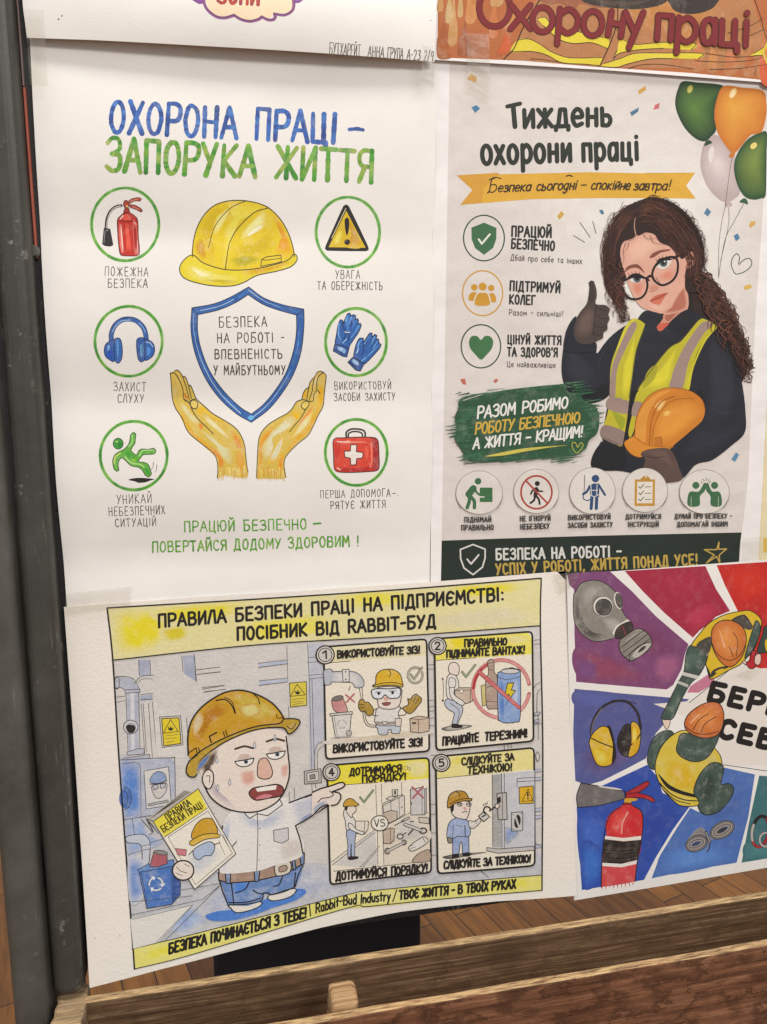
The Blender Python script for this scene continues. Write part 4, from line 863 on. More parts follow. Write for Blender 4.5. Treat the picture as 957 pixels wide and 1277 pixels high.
# vest
YV, RV = '#bcb32c', '#9c857c'
Z(680, 400, 3.455)
A.poly([(345, 25), (380, -10), (425, 10), (425, 30), (390, 130), (375, 250), (362, 340), (372, 350), (360, 420), (345, 480), (330, 540), (285, 520), (242, 500), (255, 440), (268, 400), (278, 330), (282, 200), (310, 110)], YV); A.poly([(362, 14), (395, 20), (352, 110), (310, 210), (300, 330), (278, 332), (284, 220), (312, 130)], RV)
A.poly([(278, 330), (362, 348), (355, 400), (268, 378)], RV); A.poly([(256, 450), (345, 482), (332, 538), (242, 500)], '#8f7a72'); A.poly([(335, 200), (360, 130), (390, 60), (372, 240), (355, 330), (330, 330)], '#d6cc33', soft=.4, sb=YV); A.poly([(345, 25), (380, -10), (390, -4), (360, 25), (315, 120), (305, 130)], '#cfc63a')
A.poly([(290, 390), (310, 440), (330, 470), (345, 430), (330, 410)], '#9aa024')
A.poly([(660, 0), (690, -5), (740, 25), (700, 60), (650, 150), (620, 260), (612, 300), (500, 300), (440, 330), (400, 420), (370, 500), (358, 480), (375, 400), (395, 310), (450, 220), (530, 120), (585, 88)], YV); A.poly([(680, 5), (722, 18), (680, 60), (620, 170), (590, 290), (535, 286), (570, 170), (620, 80)], RV); A.poly([(420, 280), (500, 200), (570, 110), (555, 180), (530, 280), (450, 300)], '#d9cf34', soft=.5, sb=YV); A.poly([(605, 290), (625, 220), (680, 90), (735, 26), (740, 30), (690, 90), (640, 200), (620, 296)], '#c9c02f')
A.poly([(385, 350), (425, 360), (400, 410), (372, 404)], RV); A.poly([(440, 220), (480, 190), (470, 250), (420, 290)], '#a9a22a')
A.line([(395, 300), (372, 330), (360, 420), (340, 540), (330, 570)], 4.2, '#16171a'); A.line([(395, 300), (450, 222), (530, 122), (582, 90)], 1.0, '#5a5a28'); A.line([(362, 330), (375, 240), (392, 130), (426, 30)], 1.0, '#5a5a28'); A.line([(245, 500), (335, 540)], .7, '#54483f')
# helmet under the arm
A.poly([(340, 525), (380, 495), (388, 430), (410, 370), (450, 320), (510, 292), (570, 290), (630, 305), (675, 340), (688, 380), (675, 430), (620, 480), (560, 530), (530, 555), (450, 560), (410, 588), (365, 570)], '#cc7d26')
A.poly([(460, 460), (480, 390), (530, 350), (610, 335), (670, 360), (680, 400), (600, 480), (520, 530), (455, 530)], '#de9638', soft=.5); A.poly([(390, 450), (420, 370), (480, 315), (540, 300), (480, 340), (440, 420), (430, 520), (395, 530)], '#db953c'); A.poly([(470, 370), (500, 340), (520, 345), (490, 390)], '#ecc27e', soft=.5); A.poly([(505, 400), (525, 385), (545, 392), (520, 415)], '#f0be66', soft=.5); A.poly([(345, 525), (385, 500), (440, 530), (540, 545), (450, 560), (410, 586), (365, 566)], '#d4882c')
A.line([(560, 325), (500, 350), (460, 420), (448, 535)], 1.7, '#a9621f'); A.line([(640, 335), (560, 340), (505, 380), (470, 450), (460, 530)], 1.4, '#b06a22'); A.line([(385, 500), (440, 535), (550, 545)], .9, '#a05c1e'); A.poly([(470, 505), (500, 500), (503, 540), (470, 540)], '#bb7224', False); A.line([(470, 505), (500, 500), (503, 540)], .7, '#8a4c18', False); A.line([(385, 500), (390, 430), (412, 370), (450, 320), (510, 292), (570, 290), (630, 305), (675, 340), (688, 380)], .8, '#8f4f1a')
A.poly([(410, 575), (440, 555), (520, 548), (550, 570), (575, 630), (580, 690), (420, 690), (430, 600)], '#5b4740'); A.poly([(430, 560), (520, 552), (545, 590), (560, 640), (500, 600)], '#6b544b', soft=.5); A.line([(415, 580), (470, 590), (510, 585)], .8, '#33262a')
# thumb-up glove
Z(680, 230, 3.455)
A.poly([(190, 440), (185, 425), (195, 414), (208, 416), (220, 450), (222, 480), (218, 515), (260, 520), (278, 540), (272, 560), (278, 580), (268, 600), (268, 625), (250, 640), (250, 660), (230, 672), (185, 690), (140, 680), (122, 650), (125, 600), (150, 550), (180, 510)], '#4a3d39')
A.poly([(150, 560), (190, 520), (215, 540), (215, 600), (190, 660), (140, 660), (130, 620)], '#66534b', soft=.55); A.poly([(192, 430), (205, 420), (212, 470), (205, 505), (188, 500)], '#3d3432')
for q in ([(218, 520), (230, 535), (262, 545)], [(215, 560), (235, 575), (270, 578)], [(210, 600), (230, 615), (264, 612)], [(205, 640), (225, 650), (248, 645)], [(218, 520), (212, 580), (205, 650)]): A.line(q, .9, '#2c2322')
A.poly([(85, 650), (110, 590), (135, 570), (122, 640), (150, 690), (200, 700), (215, 720), (90, 720)], NAVY)
# head
Z(760, 230, 7.51)
A.poly([(130, 530), (100, 620), (110, 720), (140, 830), (180, 950), (240, 1080), (300, 1150), (370, 1180), (440, 1200), (500, 1210), (560, 1170), (640, 1080), (700, 960), (730, 850), (800, 780), (800, 660), (760, 620), (660, 650), (600, 560), (480, 470), (330, 450), (240, 470)], '#d9a692')
A.poly([(150, 600), (240, 500), (330, 470), (430, 520), (520, 560), (480, 600), (360, 660), (320, 720), (240, 740), (160, 760)], '#e0b29c', soft=.5); A.poly([(200, 930), (290, 900), (330, 960), (300, 1050), (230, 1040)], '#d28470', soft=.75); A.poly([(450, 850), (580, 780), (625, 820), (590, 900), (490, 910)], '#d68a74', soft=.75); A.poly([(360, 960), (440, 930), (470, 970), (420, 1000), (370, 1000)], '#cd8a75', soft=.6); A.poly([(620, 1060), (700, 950), (720, 1000), (730, 1160), (560, 1220), (500, 1208), (560, 1170)], '#b06a55', soft=.35); A.poly([(350, 1120), (480, 1140), (560, 1120), (500, 1190), (420, 1180)], '#e0b09c', soft=.6)
A.poly([(720, 720), (760, 640), (800, 650), (805, 700), (780, 800), (740, 835), (710, 810)], '#cf8f7a'); A.line([(735, 700), (770, 660), (792, 690)], .6, '#7d3f30'); A.line([(730, 760), (760, 730), (770, 770)], .6, '#8f4a38'); A.poly([(715, 790), (740, 780), (750, 815), (725, 825)], '#bf6f58')
A.poly([(380, 1090), (430, 1045), (470, 1030), (540, 1018), (510, 1060), (480, 1110), (430, 1120)], '#bf5f48'); A.poly([(400, 1095), (470, 1075), (510, 1060), (470, 1125), (430, 1118)], '#cc7058'); A.line([(380, 1090), (440, 1075), (490, 1048), (545, 1015)], .8, '#7d3226')
A.line([(370, 1000), (400, 1005), (440, 985), (460, 965)], .6, '#a65f4c'); A.dot(395, 985, .5, '#8a4a3a')
A.poly([(375, 690), (400, 650), (480, 615), (575, 608), (560, 622), (480, 640), (420, 680)], '#7f4a3c'); A.poly([(148, 820), (150, 790), (190, 758), (270, 752), (330, 830), (260, 782), (190, 790)], '#7f4a3c')
for pts, ir in (([(440, 770), (470, 720), (530, 695), (580, 710), (560, 760), (500, 795)], (505, 735)), ([(190, 900), (220, 860), (280, 850), (320, 870), (290, 905), (230, 920)], (258, 880))):
    A.poly(pts, '#dcd4cc'); A.poly(ellp(ir[0], ir[1], 36, 38), '#4a5a60', False); A.dot(ir[0], ir[1], 2.6, '#1c1a1c'); A.dot(ir[0] + 10, ir[1] - 12, .9, '#f3efe8')
A.poly([(435, 770), (450, 710), (500, 685), (560, 690), (590, 705), (560, 712), (500, 715), (470, 740)], '#1e1514'); A.poly([(165, 880), (200, 845), (260, 832), (320, 860), (330, 880), (270, 866), (210, 875)], '#1e1514')
for q in ([(445, 720), (430, 690)], [(470, 700), (458, 672)], [(500, 688), (495, 660)], [(530, 684), (535, 660)], [(190, 850), (170, 830)], [(215, 840), (205, 818)], [(245, 834), (240, 812)], [(280, 836), (285, 815)]): A.line(q, .7, '#1e1514', taper=(1, .3))
# glasses
A.line([(405, 870), (400, 830), (430, 760), (490, 705), (570, 680), (620, 690), (640, 740), (632, 830), (590, 900), (520, 940), (470, 938), (420, 900), (405, 870)], 2.7, '#1c1214'); A.line([(345, 880), (355, 950), (335, 1020), (290, 1065), (225, 1075), (165, 1050), (130, 990), (112, 935), (150, 895), (230, 865), (300, 870), (345, 880)], 2.6, '#1c1214'); A.line([(345, 885), (375, 858), (402, 862)], 3.0, '#221618'); A.line([(600, 690), (645, 668), (665, 650)], 3.4, '#221618'); A.line([(82, 945), (150, 900)], 1.6, '#9a8d88'); A.line([(350, 880), (370, 900)], 2, '#221618')
A.line([(432, 870), (470, 920)], .8, '#8a6f68'); A.line([(140, 960), (150, 1010), (190, 1045)], .8, '#8f7f7c')
# hair over the brow
A.poly([(245, 470), (130, 540), (100, 640), (120, 760), (160, 890), (110, 930), (130, 1000), (120, 1100), (60, 1040), (10, 940), (-30, 840), (-60, 720), (-50, 560), (0, 440), (40, 330), (110, 240), (200, 190), (260, 180)], HD)
A.poly([(250, 190), (300, 145), (400, 120), (520, 140), (620, 190), (720, 270), (800, 380), (860, 500), (890, 640), (880, 760), (850, 830), (890, 900), (840, 1000), (720, 1000), (708, 860), (720, 800), (790, 760), (800, 660), (760, 630), (680, 700), (640, 650), (560, 580), (470, 540), (420, 470), (340, 450), (250, 465)], HD)
A.poly([(270, 200), (340, 150), (430, 150), (520, 190), (600, 280), (560, 300), (450, 230), (350, 240), (280, 330)], '#5a3424', soft=.5); A.poly([(300, 320), (380, 280), (480, 300), (560, 380), (600, 480), (520, 470), (440, 380), (350, 350)], '#4f2e20', soft=.5); A.poly([(60, 380), (120, 290), (200, 260), (230, 300), (160, 380), (100, 480), (60, 560)], '#522f22', soft=.5)
A.line([(240, 315), (232, 390), (244, 465)], 1.3, '#c59a80', taper=(.5, 1))
Z(680, 230, 3.455)
BR = HAIR + ['#6a4030', '#5a3427']
curls([(400, 100), (350, 130), (300, 190), (275, 260), (270, 340), (285, 420), (320, 500)], 120, 170, 34, 4, BR, (.4, 1.0)); curls([(405, 110), (450, 100), (520, 130), (580, 190), (620, 260), (650, 330), (640, 400)], 150, 180, 40, 4, BR, (.4, 1.0)); curls([(400, 150), (460, 150), (520, 200), (560, 250), (590, 300)], 60, 130, 26, 3, BR, (.4, .9))
curls([(390, 75), (320, 105), (270, 180), (258, 260), (270, 350), (300, 440), (345, 540)], 36, 140, 10, 12, HAIR, (.35, .7)); curls([(400, 62), (480, 62), (560, 90), (630, 160), (670, 230), (690, 310), (670, 390)], 44, 120, 9, 12, HAIR, (.35, .7)); curls([(270, 330), (285, 420), (310, 480), (330, 540), (345, 590)], 40, 150, 16, 9, HAIR, (.5, 1.1)); curls([(262, 300), (268, 380), (290, 450), (318, 520), (328, 590)], 26, 120, 12, 8, HAIR, (.4, .8)); curls([(640, 400), (680, 440), (720, 500)], 30, 120, 34, 10, BR)
def ringlet(x, y, L, amp, n, lean, wd, c):
    q = []; ph = random.uniform(0, 6.3)
    for t in range(n * 6 + 1):
        f = t / (n * 6); q.append((x + lean * f + amp * (1 - .35 * f) * math.sin(ph + f * n * 6.28), y + L * f + amp * .45 * math.cos(ph + f * n * 6.28)))
    A.line(q, wd, c, taper=(1, .4))
l0 = A.lay
for i in range(44):
    A.lay = l0 + i % 14; ringlet(random.uniform(262, 335), random.uniform(300, 440), random.uniform(70, 150), random.uniform(7, 15), random.choice((2, 3)), random.uniform(-8, 26), random.uniform(.6, 1.5), random.choice(BR))
for i in range(80):
    A.lay = l0 + i % 14; f = random.random(); ringlet(650 + 190 * f + random.uniform(-26, 34), 370 + 330 * f + random.uniform(-30, 30), random.uniform(90, 170), random.uniform(9, 19), random.choice((2, 3)), random.uniform(10, 60), random.uniform(.6, 1.6), random.choice(BR))
A.lay = l0 + 15
for q in ([(395, 215), (372, 240), (350, 245), (340, 262)], [(420, 215), (440, 235), (470, 232), (505, 245)], [(450, 220), (465, 250), (500, 258), (540, 265)], [(345, 255), (335, 285), (338, 320), (330, 350)], [(360, 250), (350, 280), (330, 300)]): A.line(q, .6, '#5a3226', taper=(1, .3))
A.end()
# green brush panel with its slogan
part('brush_panel', 360, 540, 470, 4.785)
G2 = ['#2c5a3c', '#35664a', '#2a5238', '#3b6d4c']
A.poly([(165, 130), (300, 95), (500, 70), (700, 48), (790, 50), (800, 90), (870, 100), (900, 140), (960, 170), (990, 230), (980, 330), (930, 380), (900, 440), (800, 470), (600, 490), (400, 505), (260, 510), (200, 480), (160, 420), (130, 370), (140, 300), (130, 240), (150, 190)], G2[2], True, .25)
l0 = A.lay
for i in range(170):
    A.lay = l0 + i % 20
    y = random.uniform(60, 510); f = (y - 60) / 450; cxl = 150 + 30 * math.sin(f * 9) + 30 * abs(f - .5); cxr = 960 + 40 * math.sin(f * 5) - 190 * abs(f - .45)
    side = random.random() < .5; x = cxl if side else cxr; yy = y + (-0.13 * (0 if side else 1) * 300 * (1 - f)) + (40 * (1 - f) if side else 0)
    L = random.uniform(30, 120); o = random.uniform(-50, 12) if side else random.uniform(-12, 50)
    x0 = x + o; x1 = x0 + (L if side else -L)
    A.line([(x0, yy), ((x0 + x1) / 2, yy - (5 if side else -5)), (x1, yy - (10 if side else -10))], random.uniform(.5, 2.4), random.choice(G2), taper=(.25, 1), wash=.2)
for i in range(60):
    A.lay = l0 + i % 20
    x0 = random.uniform(170, 800); top = random.random() < .5; y0 = (115 - (x0 - 170) * .09 + random.uniform(-22, 10)) if top else (500 - (x0 - 200) * .05 + random.uniform(-8, 22)); L = random.uniform(60, 170)
    A.line([(x0, y0), (x0 + L / 2, y0 - L * .05), (x0 + L, y0 - L * .11)], random.uniform(.4, 1.6), random.choice(G2), taper=(.8, .2), wash=.2)
A.lay = l0 + 21
A.line([(180, 140), (330, 95), (520, 65), (660, 48)], .8, '#dcd5cc', taper=(1, .2)); A.line([(200, 118), (360, 92)], .6, '#2c5a3c')
bp_ = A.end()
A.begin('slogan_lettering', bp_, lay=390); A.z(540, 470, 4.785)
W_, Y_ = '#e6e4dd', '#cfab45'
A.hand('РАЗОМ РОБИМО', [(262, 248), (800, 184)], (14.5, 13), 2.3, W_, slant=.22, jit=.012, gap=12, space=40); A.hand('РОБОТУ БЕЗПЕЧНОЮ', [(250, 342), (870, 272)], (13.5, 12.5), 2.2, Y_, slant=.22, jit=.012, gap=12, space=36); A.hand('А ЖИТТЯ – КРАЩИМ!', [(238, 430), (888, 356)], (13, 13), 2.2, W_, slant=.22, jit=.012, gap=12, space=34)
A.poly([(312, 474), (400, 452), (560, 424), (796, 408), (700, 420), (540, 446), (420, 468)], '#c9bb55'); A.line([(860, 420), (845, 390), (830, 392), (828, 415), (852, 453), (885, 425), (893, 400), (880, 392), (862, 418)], 1.0, '#b9b44e'); A.end()
# row of five round pictograms
def rnd(x, y, rx, ry, z, fn, rows, op=50):
    A.begin('pictogram', lay=330); A.z(0, 0, 1); A.poly(ellp(x, y - ry * .05, rx, ry * .94, 40), '#dcd5ce', False); A.ring(x, y, rx, ry, .6, '#857d78', a0=90 + op, a1=450 - op)
    A.z(*z); fn(); o = A.end()
    A.begin('caption', o, lay=334); A.z(*z)
    for tx, b, h in rows: A.type(tx, b, h, '#2c2927', .19)
    A.end()
zI, zJ = (540, 470, 4.785), (720, 570, 4.038)
def k1():
    A.dot(268, 622, 4.2, GR); A.line([(240, 665), (212, 700)], 8.5, GR); A.line([(215, 710), (216, 740), (203, 780)], 4.4, GR); A.line([(222, 712), (245, 740), (246, 780)], 4.4, GR); A.line([(248, 665), (262, 695), (300, 710)], 3.4, GR); A.poly([(278, 660), (354, 660), (354, 746), (278, 746)], '#3c6e44', False); A.line([(255, 690), (280, 712), (300, 712)], 3.2, '#dcd5ce'); A.line([(256, 685), (278, 704), (302, 706)], 2.6, GR)
def k2():
    A.dot(621, 636, 3.2, '#221e1d'); A.line([(615, 668), (610, 710)], 5, '#221e1d'); A.line([(606, 668), (590, 680), (583, 698)], 2.2, '#221e1d'); A.line([(620, 665), (632, 682), (652, 682)], 2, '#221e1d'); A.line([(606, 710), (602, 735), (580, 752)], 2.6, '#221e1d'); A.line([(614, 710), (630, 730), (635, 758)], 2.6, '#221e1d')
    A.ring(616, 688, 92, 98, 2.3, '#a8423a'); A.line([(556, 622), (680, 752)], 2.3, '#a8423a')
def k3():
    B_ = '#2f4a72'
    A.dot(90, 108, 4.8, B_); A.line([(78, 142), (104, 142)], 4.6, B_); A.poly([(60, 140), (110, 136), (108, 200), (64, 205)], B_, False); A.line([(62, 145), (45, 175), (28, 185)], 3.0, B_); A.line([(108, 142), (122, 165), (138, 190)], 2.8, B_); A.line([(72, 205), (68, 258)], 4, B_); A.line([(96, 205), (94, 258)], 4, B_); A.line([(36, 90), (32, 190)], .9, '#3a4350'); A.line([(28, 185), (30, 210), (52, 218), (70, 205)], 1.3, B_)
    for q in ([(66, 140), (70, 190)], [(98, 138), (96, 188)], [(66, 168), (100, 166)], [(62, 190), (84, 200), (106, 188)]): A.line(q, 1.0, '#dcd5ce', False)
def k4():
    A.poly([(288, 112), (390, 112), (388, 246), (286, 246)], '#c08f3c', False); A.poly([(300, 124), (378, 124), (376, 232), (298, 232)], '#e2dacd', False); A.poly([(308, 118), (325, 102), (335, 94), (350, 94), (360, 102), (372, 118)], '#b88636', False); A.dot(344, 100, 1, '#e2dacd')
    for y in (148, 180, 211): A.line([(308, y), (316, y + 9), (332, y - 10)], 1.1, '#4b5a48', False); A.line([(340, y + 2), (370, y + 1)], .9, '#6b6a58')
def k5():
    A.dot(595, 142, 4.5, GR); A.dot(689, 142, 4.5, GR); A.poly([(556, 244), (556, 190), (570, 172), (610, 172), (636, 130), (650, 130), (640, 170), (616, 196), (612, 244)], GR); A.poly([(722, 244), (722, 190), (706, 172), (676, 172), (656, 130), (642, 130), (648, 170), (668, 196), (672, 244)], GR); A.line([(571, 200), (571, 244)], .5, '#dcd5ce'); A.line([(708, 200), (708, 244)], .5, '#dcd5ce')
    for q in ([(620, 122), (628, 130)], [(631, 110), (637, 122)], [(647, 104), (646, 118)], [(662, 110), (656, 122)], [(670, 122), (662, 130)]): A.line(q, .8, GR)
rnd(597.5, 615.5, 29, 28.5, zI, k1, [('ПІДНІМАЙ', [(188, 866), (347, 864)], 6.2), ('ПРАВИЛЬНО', [(170, 914), (361, 911)], 6.2)])
rnd(668.5, 614, 28, 29, zI, k2, [('НЕ ІГНОРУЙ', [(520, 860), (700, 855)], 6.2), ('НЕБЕЗПЕКУ', [(522, 908), (694, 903)], 6.2)])
rnd(738.5, 613.5, 28.5, 30.5, zJ, k3, [('ВИКОРИСТОВУЙ', [(-46, 316), (166, 311)], 6), ('ЗАСОБИ ЗАХИСТУ', [(-48, 355), (176, 351)], 6)])
rnd(804, 612.5, 28, 29, zJ, k4, [('ДОТРИМУЙСЯ', [(243, 311), (420, 310)], 5.8), ('ІНСТРУКЦІЙ', [(255, 350), (408, 349)], 5.8)])
rnd(878, 614.5, 31, 29, zJ, k5, [('ДУМАЙ ПРО БЕЗПЕКУ –', [(490, 309), (778, 307)], 5.8), ('ДОПОМАГАЙ ІНШИМ', [(502, 350), (755, 347)], 5.8)])
# dark band at the foot
part('footer_band', 20, 540, 470, 4.785)
A.poly([(53, 977), (400, 965), (957, 948), (1842, 928), (1833, 1000), (1822, 1190), (1000, 1215), (48, 1228)], '#1f2b24', False)
A.line([(240, 1000), (312, 1028), (312, 1080), (296, 1135), (240, 1180), (186, 1140), (166, 1085), (164, 1030), (240, 1000)], 1.8, '#dcdad2', False); A.line([(205, 1088), (228, 1116), (274, 1062)], 2.0, '#dcdad2', False)
A.z(*zJ); A.line([(714, 428), (702, 466), (640, 466), (690, 492), (650, 534), (702, 500), (718, 534), (715, 494), (752, 462), (712, 464), (714, 428)], 1.5, '#c0a050', False); fb = A.end()
A.begin('footer_lettering', fb, lay=24); A.z(*zI)
A.type('БЕЗПЕКА НА РОБОТІ –', [(378, 1090), (1124, 1072)], 13.0, '#d6d6cf', .19); A.type('УСПІХ У РОБОТІ, ЖИТТЯ ПОНАД УСЕ!', [(378, 1180), (1580, 1120)], 13.0, '#bfa04c', .19); A.end()

# ---------------------------------------------------------------- P7: the strip at the far right
A = P7
A.begin('print_background', lay=1); A.poly([(951, 60), (1060, 60), (1060, 715), (946, 715)], '#e3d5ae', False); A.end()
A.begin('yellow_block', lay=4); A.z(0, 0, 1); A.poly([(952, 671), (985, 670), (985, 688), (952, 689)], '#d9b445', False); A.end()

# ---------------------------------------------------------------- P6: flames, jacket and lettering
A = P6
A.begin('flame_print', lay=1); A.z(540, 0, 4.35)
A.poly([(28, -320), (2010, -320), (2010, 470), (1814, 436), (1400, 396), (870, 362), (500, 330), (26, 312)], '#b3683a', False)
FL = ['#a85f36', '#c07a45', '#c9884f', '#b86838', '#a05a36', '#c57545', '#c29058', '#c4a068']
for x, y, h, w_, c in ((60, 300, 260, 60, 0), (110, 240, 300, 50, 6), (90, 120, 190, 40, 7), (170, 300, 200, 70, 4), (210, 120, 260, 60, 2), (40, 60, 130, 35, 6), (150, 90, 170, 30, 7), (280, 310, 220, 70, 3), (330, 200, 240, 50, 5), (400, 300, 280, 60, 5), (420, 150, 260, 50, 2), (240, 20, 120, 60, 1), (350, 30, 200, 70, 6)):
    A.poly([(x - w_ / 2, y), (x - w_ * .4, y - h * .4), (x - w_ * .1, y - h * .7), (x + w_ * .1, y - h), (x + w_ * .25, y - h * .6), (x + w_ * .5, y - h * .25), (x + w_ * .3, y)], FL[c], True, .3)
A.poly([(26, 200), (60, 240), (100, 312), (26, 312)], '#a8602f', wash=.3); A.poly([(370, 240), (390, 160), (430, 200), (440, 260), (400, 300), (340, 300)], '#cc6034', wash=.4)
A.end()
A.begin('jacket_drawing', lay=24); A.z(540, 0, 4.35)
A.poly([(385, 320), (430, 270), (460, 210), (530, 90), (590, -120), (1700, -120), (1750, 60), (1800, 200), (1830, 300), (1815, 380), (1000, 365), (800, 355), (560, 335)], '#b3794c', False, .1)
A.poly([(990, -100), (1250, -100), (1600, -40), (1560, 100), (1500, 240), (1400, 330), (1280, 200), (1000, 150)], '#c08246', True, .4)
for x, y, h, w_, c in ((1330, 360, 240, 60, 3), (1440, 380, 300, 70, 5), (1520, 390, 260, 60, 2), (1620, 400, 330, 80, 5), (1720, 410, 260, 70, 3), (1790, 420, 300, 60, 5), (1390, 300, 200, 40, 2), (1570, 300, 260, 50, 6), (1700, 300, 280, 60, 2)):
    A.poly([(x - w_ / 2, y), (x - w_ * .4, y - h * .4), (x - w_ * .1, y - h * .7), (x + w_ * .1, y - h), (x + w_ * .25, y - h * .6), (x + w_ * .5, y - h * .25), (x + w_ * .3, y)], FL[c], True, .4)
A.poly([(1780, 260), (1840, 300), (1850, 460), (1780, 440)], '#cf5f3a', wash=.3)
A.poly([(565, -20), (700, -60), (900, -60), (1100, 10), (1060, 40), (960, 40), (880, 40), (800, 20), (760, 70), (700, 20), (620, 20)], '#9c5f42', wash=.2)
A.poly([(860, -60), (1180, -60), (1290, -40), (1250, 20), (1130, 48), (1010, 46), (870, 28), (800, -6)], '#3c322c', wash=.2); A.poly([(1260, -80), (1560, -80), (1540, 20), (1480, 62), (1400, 76), (1330, 66), (1290, 30)], '#38302c', wash=.2); A.poly([(900, 0), (1050, 10), (1180, 0), (1080, 30), (960, 30)], '#54443a', wash=.2)
YJ = '#dcc93a'
for q in ([(460, 218), (520, 212), (580, 240), (640, 280), (720, 310), (800, 315), (912, 312), (900, 356), (820, 348), (700, 340), (620, 300), (540, 280), (425, 280)], [(570, 100), (610, 95), (640, 130), (700, 160), (800, 175), (880, 195), (950, 208), (945, 262), (860, 232), (760, 236), (680, 210), (600, 140)],
          [(1020, 210), (1090, 240), (1180, 236), (1250, 230), (1420, 235), (1400, 270), (1250, 262), (1120, 270), (1010, 290), (980, 320), (1000, 270)], [(930, 345), (1010, 320), (1100, 290), (1250, 288), (1460, 290), (1440, 318), (1300, 318), (1180, 320), (1060, 346), (1000, 365), (920, 362)], [(1740, 290), (1790, 260), (1826, 235), (1836, 270), (1790, 300), (1720, 305)]):
    A.poly(q, YJ, wash=.1)
    A.line(q[:len(q) // 2 + 1], .9, '#2e241e'); A.line(q[len(q) // 2 + 1:], .9, '#2e241e')
A.line([(385, 320), (440, 262), (490, 150), (560, 30), (580, 0)], 1.3, '#231b18'); A.line([(905, 358), (960, 240), (1000, 120), (1002, 20)], 1.2, '#231b18'); A.line([(1000, 170), (1004, 60)], .6, '#231b18')
for q in ([(530, 320), (580, 322), (720, 342)], [(1060, 372), (1130, 352), (1250, 350), (1420, 375)], [(1480, 290), (1640, 310), (1760, 300)], [(1420, 330), (1600, 336), (1760, 320), (1830, 270)], [(1500, 376), (1650, 372), (1814, 350)], [(1600, 180), (1720, 140), (1790, 100)], [(1680, 210), (1800, 158)], [(1740, -20), (1780, 100), (1800, 180), (1830, 250)], [(1750, 372), (1742, 405)]): A.line(q, .8, '#33271f', taper=(1, .6))
A.poly([(1800, 250), (1860, 200), (1860, 420), (1790, 300)], '#c8693c', wash=.4)
A.end()
A.begin('red_lettering', lay=60); A.z(540, 0, 4.35)
R_, RO = '#7d2327', (1.9, '#54201f')
def rl(tx, base, h, wd=6.0, gap=24): A.hand(tx, base, h, wd, R_, jit=0, gap=gap, outline=RO)
A.ring(335, 40, 84, 104, 8.2, '#54201f'); A.ring(335, 40, 84, 104, 6.4, R_)
for ch, zf, b in (('х', 0, [(420, 158), (535, 158)]), ('о', 0, [(535, 172), (655, 172)]), ('р', 0, [(668, 176), (785, 186)]), ('о', 0, [(808, 190), (918, 196)]), ('н', 1, [(72, 192), (158, 205)]), ('у', 1, [(168, 200), (282, 200)]), ('п', 1, [(340, 216), (432, 222)]), ('р', 1, [(450, 228), (562, 236)]), ('а', 1, [(592, 240), (672, 242)]), ('ц', 1, [(692, 246), (792, 250)]), ('і', 1, [(822, 252), (846, 253)])):
    A.z(*((540, 0, 4.35), (740, 0, 4.41))[zf]); A.hand(ch, b, 45, 6.3, R_, jit=0, outline=RO)
A.end()

# ---------------------------------------------------------------- P3: the watercolour comic poster
A = P3
K = '#1f1b19'; KT = '#3b3634'
WALL, PIPE, BLU, CREAM, YEL = '#d3cfcb', '#b4b8c6', '#5b83c6', '#ece4d2', '#eade45'
def zN(): A.z(80, 720, 3.9875)
def zO(): A.z(80, 940, 3.9875)
def zP(): A.z(220, 780, 4.35)
def zQ(): A.z(240, 980, 4.35)
def zR(): A.z(390, 770, 6.38)
def zS(): A.z(530, 770, 6.38)
def zT(): A.z(390, 935, 6.174)
def zU(): A.z(530, 930, 5.981)
def zV(): A.z(320, 720, 2.3925)
def zW(): A.z(380, 1070, 2.815)
def z0(): A.z(0, 0, 1)
def ol(pts, fill, w=.75, sm=False, wash=.35, c=KT): A.out(pts, fill, w, c, sm, wash)
def ln(pts, w=.7, sm=True, c=KT, t=(1, .8)): A.line(pts, w, c, sm, taper=t)
def tick(pts, c='#7f9a64', w=2.2): A.line(pts, w + .9, KT, False); A.line(pts, w, c, False)

A.begin('workshop_scene', lay=1); z0()
A.poly([(141, 823), (320, 804), (500, 793), (673, 780), (677, 930), (675, 1091), (560, 1101), (460, 1111), (431, 1116), (240, 1165), (165, 1183), (149, 950)], WALL, False, .5)
A.poly([(149, 940), (160, 940), (210, 1000), (280, 1090), (380, 1075), (410, 1085), (540, 1080), (676, 1060), (675, 1091), (560, 1101), (460, 1111), (431, 1116), (240, 1165), (165, 1183)], '#c5c6cb', False, .8)
A.poly([(240, 1120), (330, 1080), (420, 1080), (430, 1110), (330, 1130), (250, 1150)], '#b9c0d2', wash=.9); A.poly([(200, 1150), (240, 1130), (260, 1150), (220, 1165)], '#a9bbdc', wash=.9)
# upper pipes and girders
zN()
for q in ([(368, 410), (430, 410), (430, 490), (372, 490)], [(590, 390), (650, 385), (660, 520), (598, 480)], [(378, 590), (440, 580), (440, 610), (380, 615)]): A.poly(q, '#a9aec2', False, .6)
A.poly([(255, 500), (290, 494), (340, 505), (372, 550), (372, 860), (320, 860), (310, 570), (290, 545), (258, 550)], PIPE, False, .7); A.poly([(330, 570), (350, 570), (352, 860), (335, 860)], '#d5d5da', False, .3)
ln([(255, 498), (290, 492), (345, 505), (376, 555)], .9); ln([(258, 552), (290, 550), (310, 575)], .9); ol([(303, 560), (376, 556), (378, 572), (305, 576)], '#b5b9c8'); ln([(308, 576), (318, 860)]); ln([(372, 574), (378, 850)], .9); ln([(352, 530), (380, 495), (445, 486)], .8); ln([(368, 525), (390, 505), (440, 505)], .6)
A.ring(264, 524, 12, 32, .7, KT)
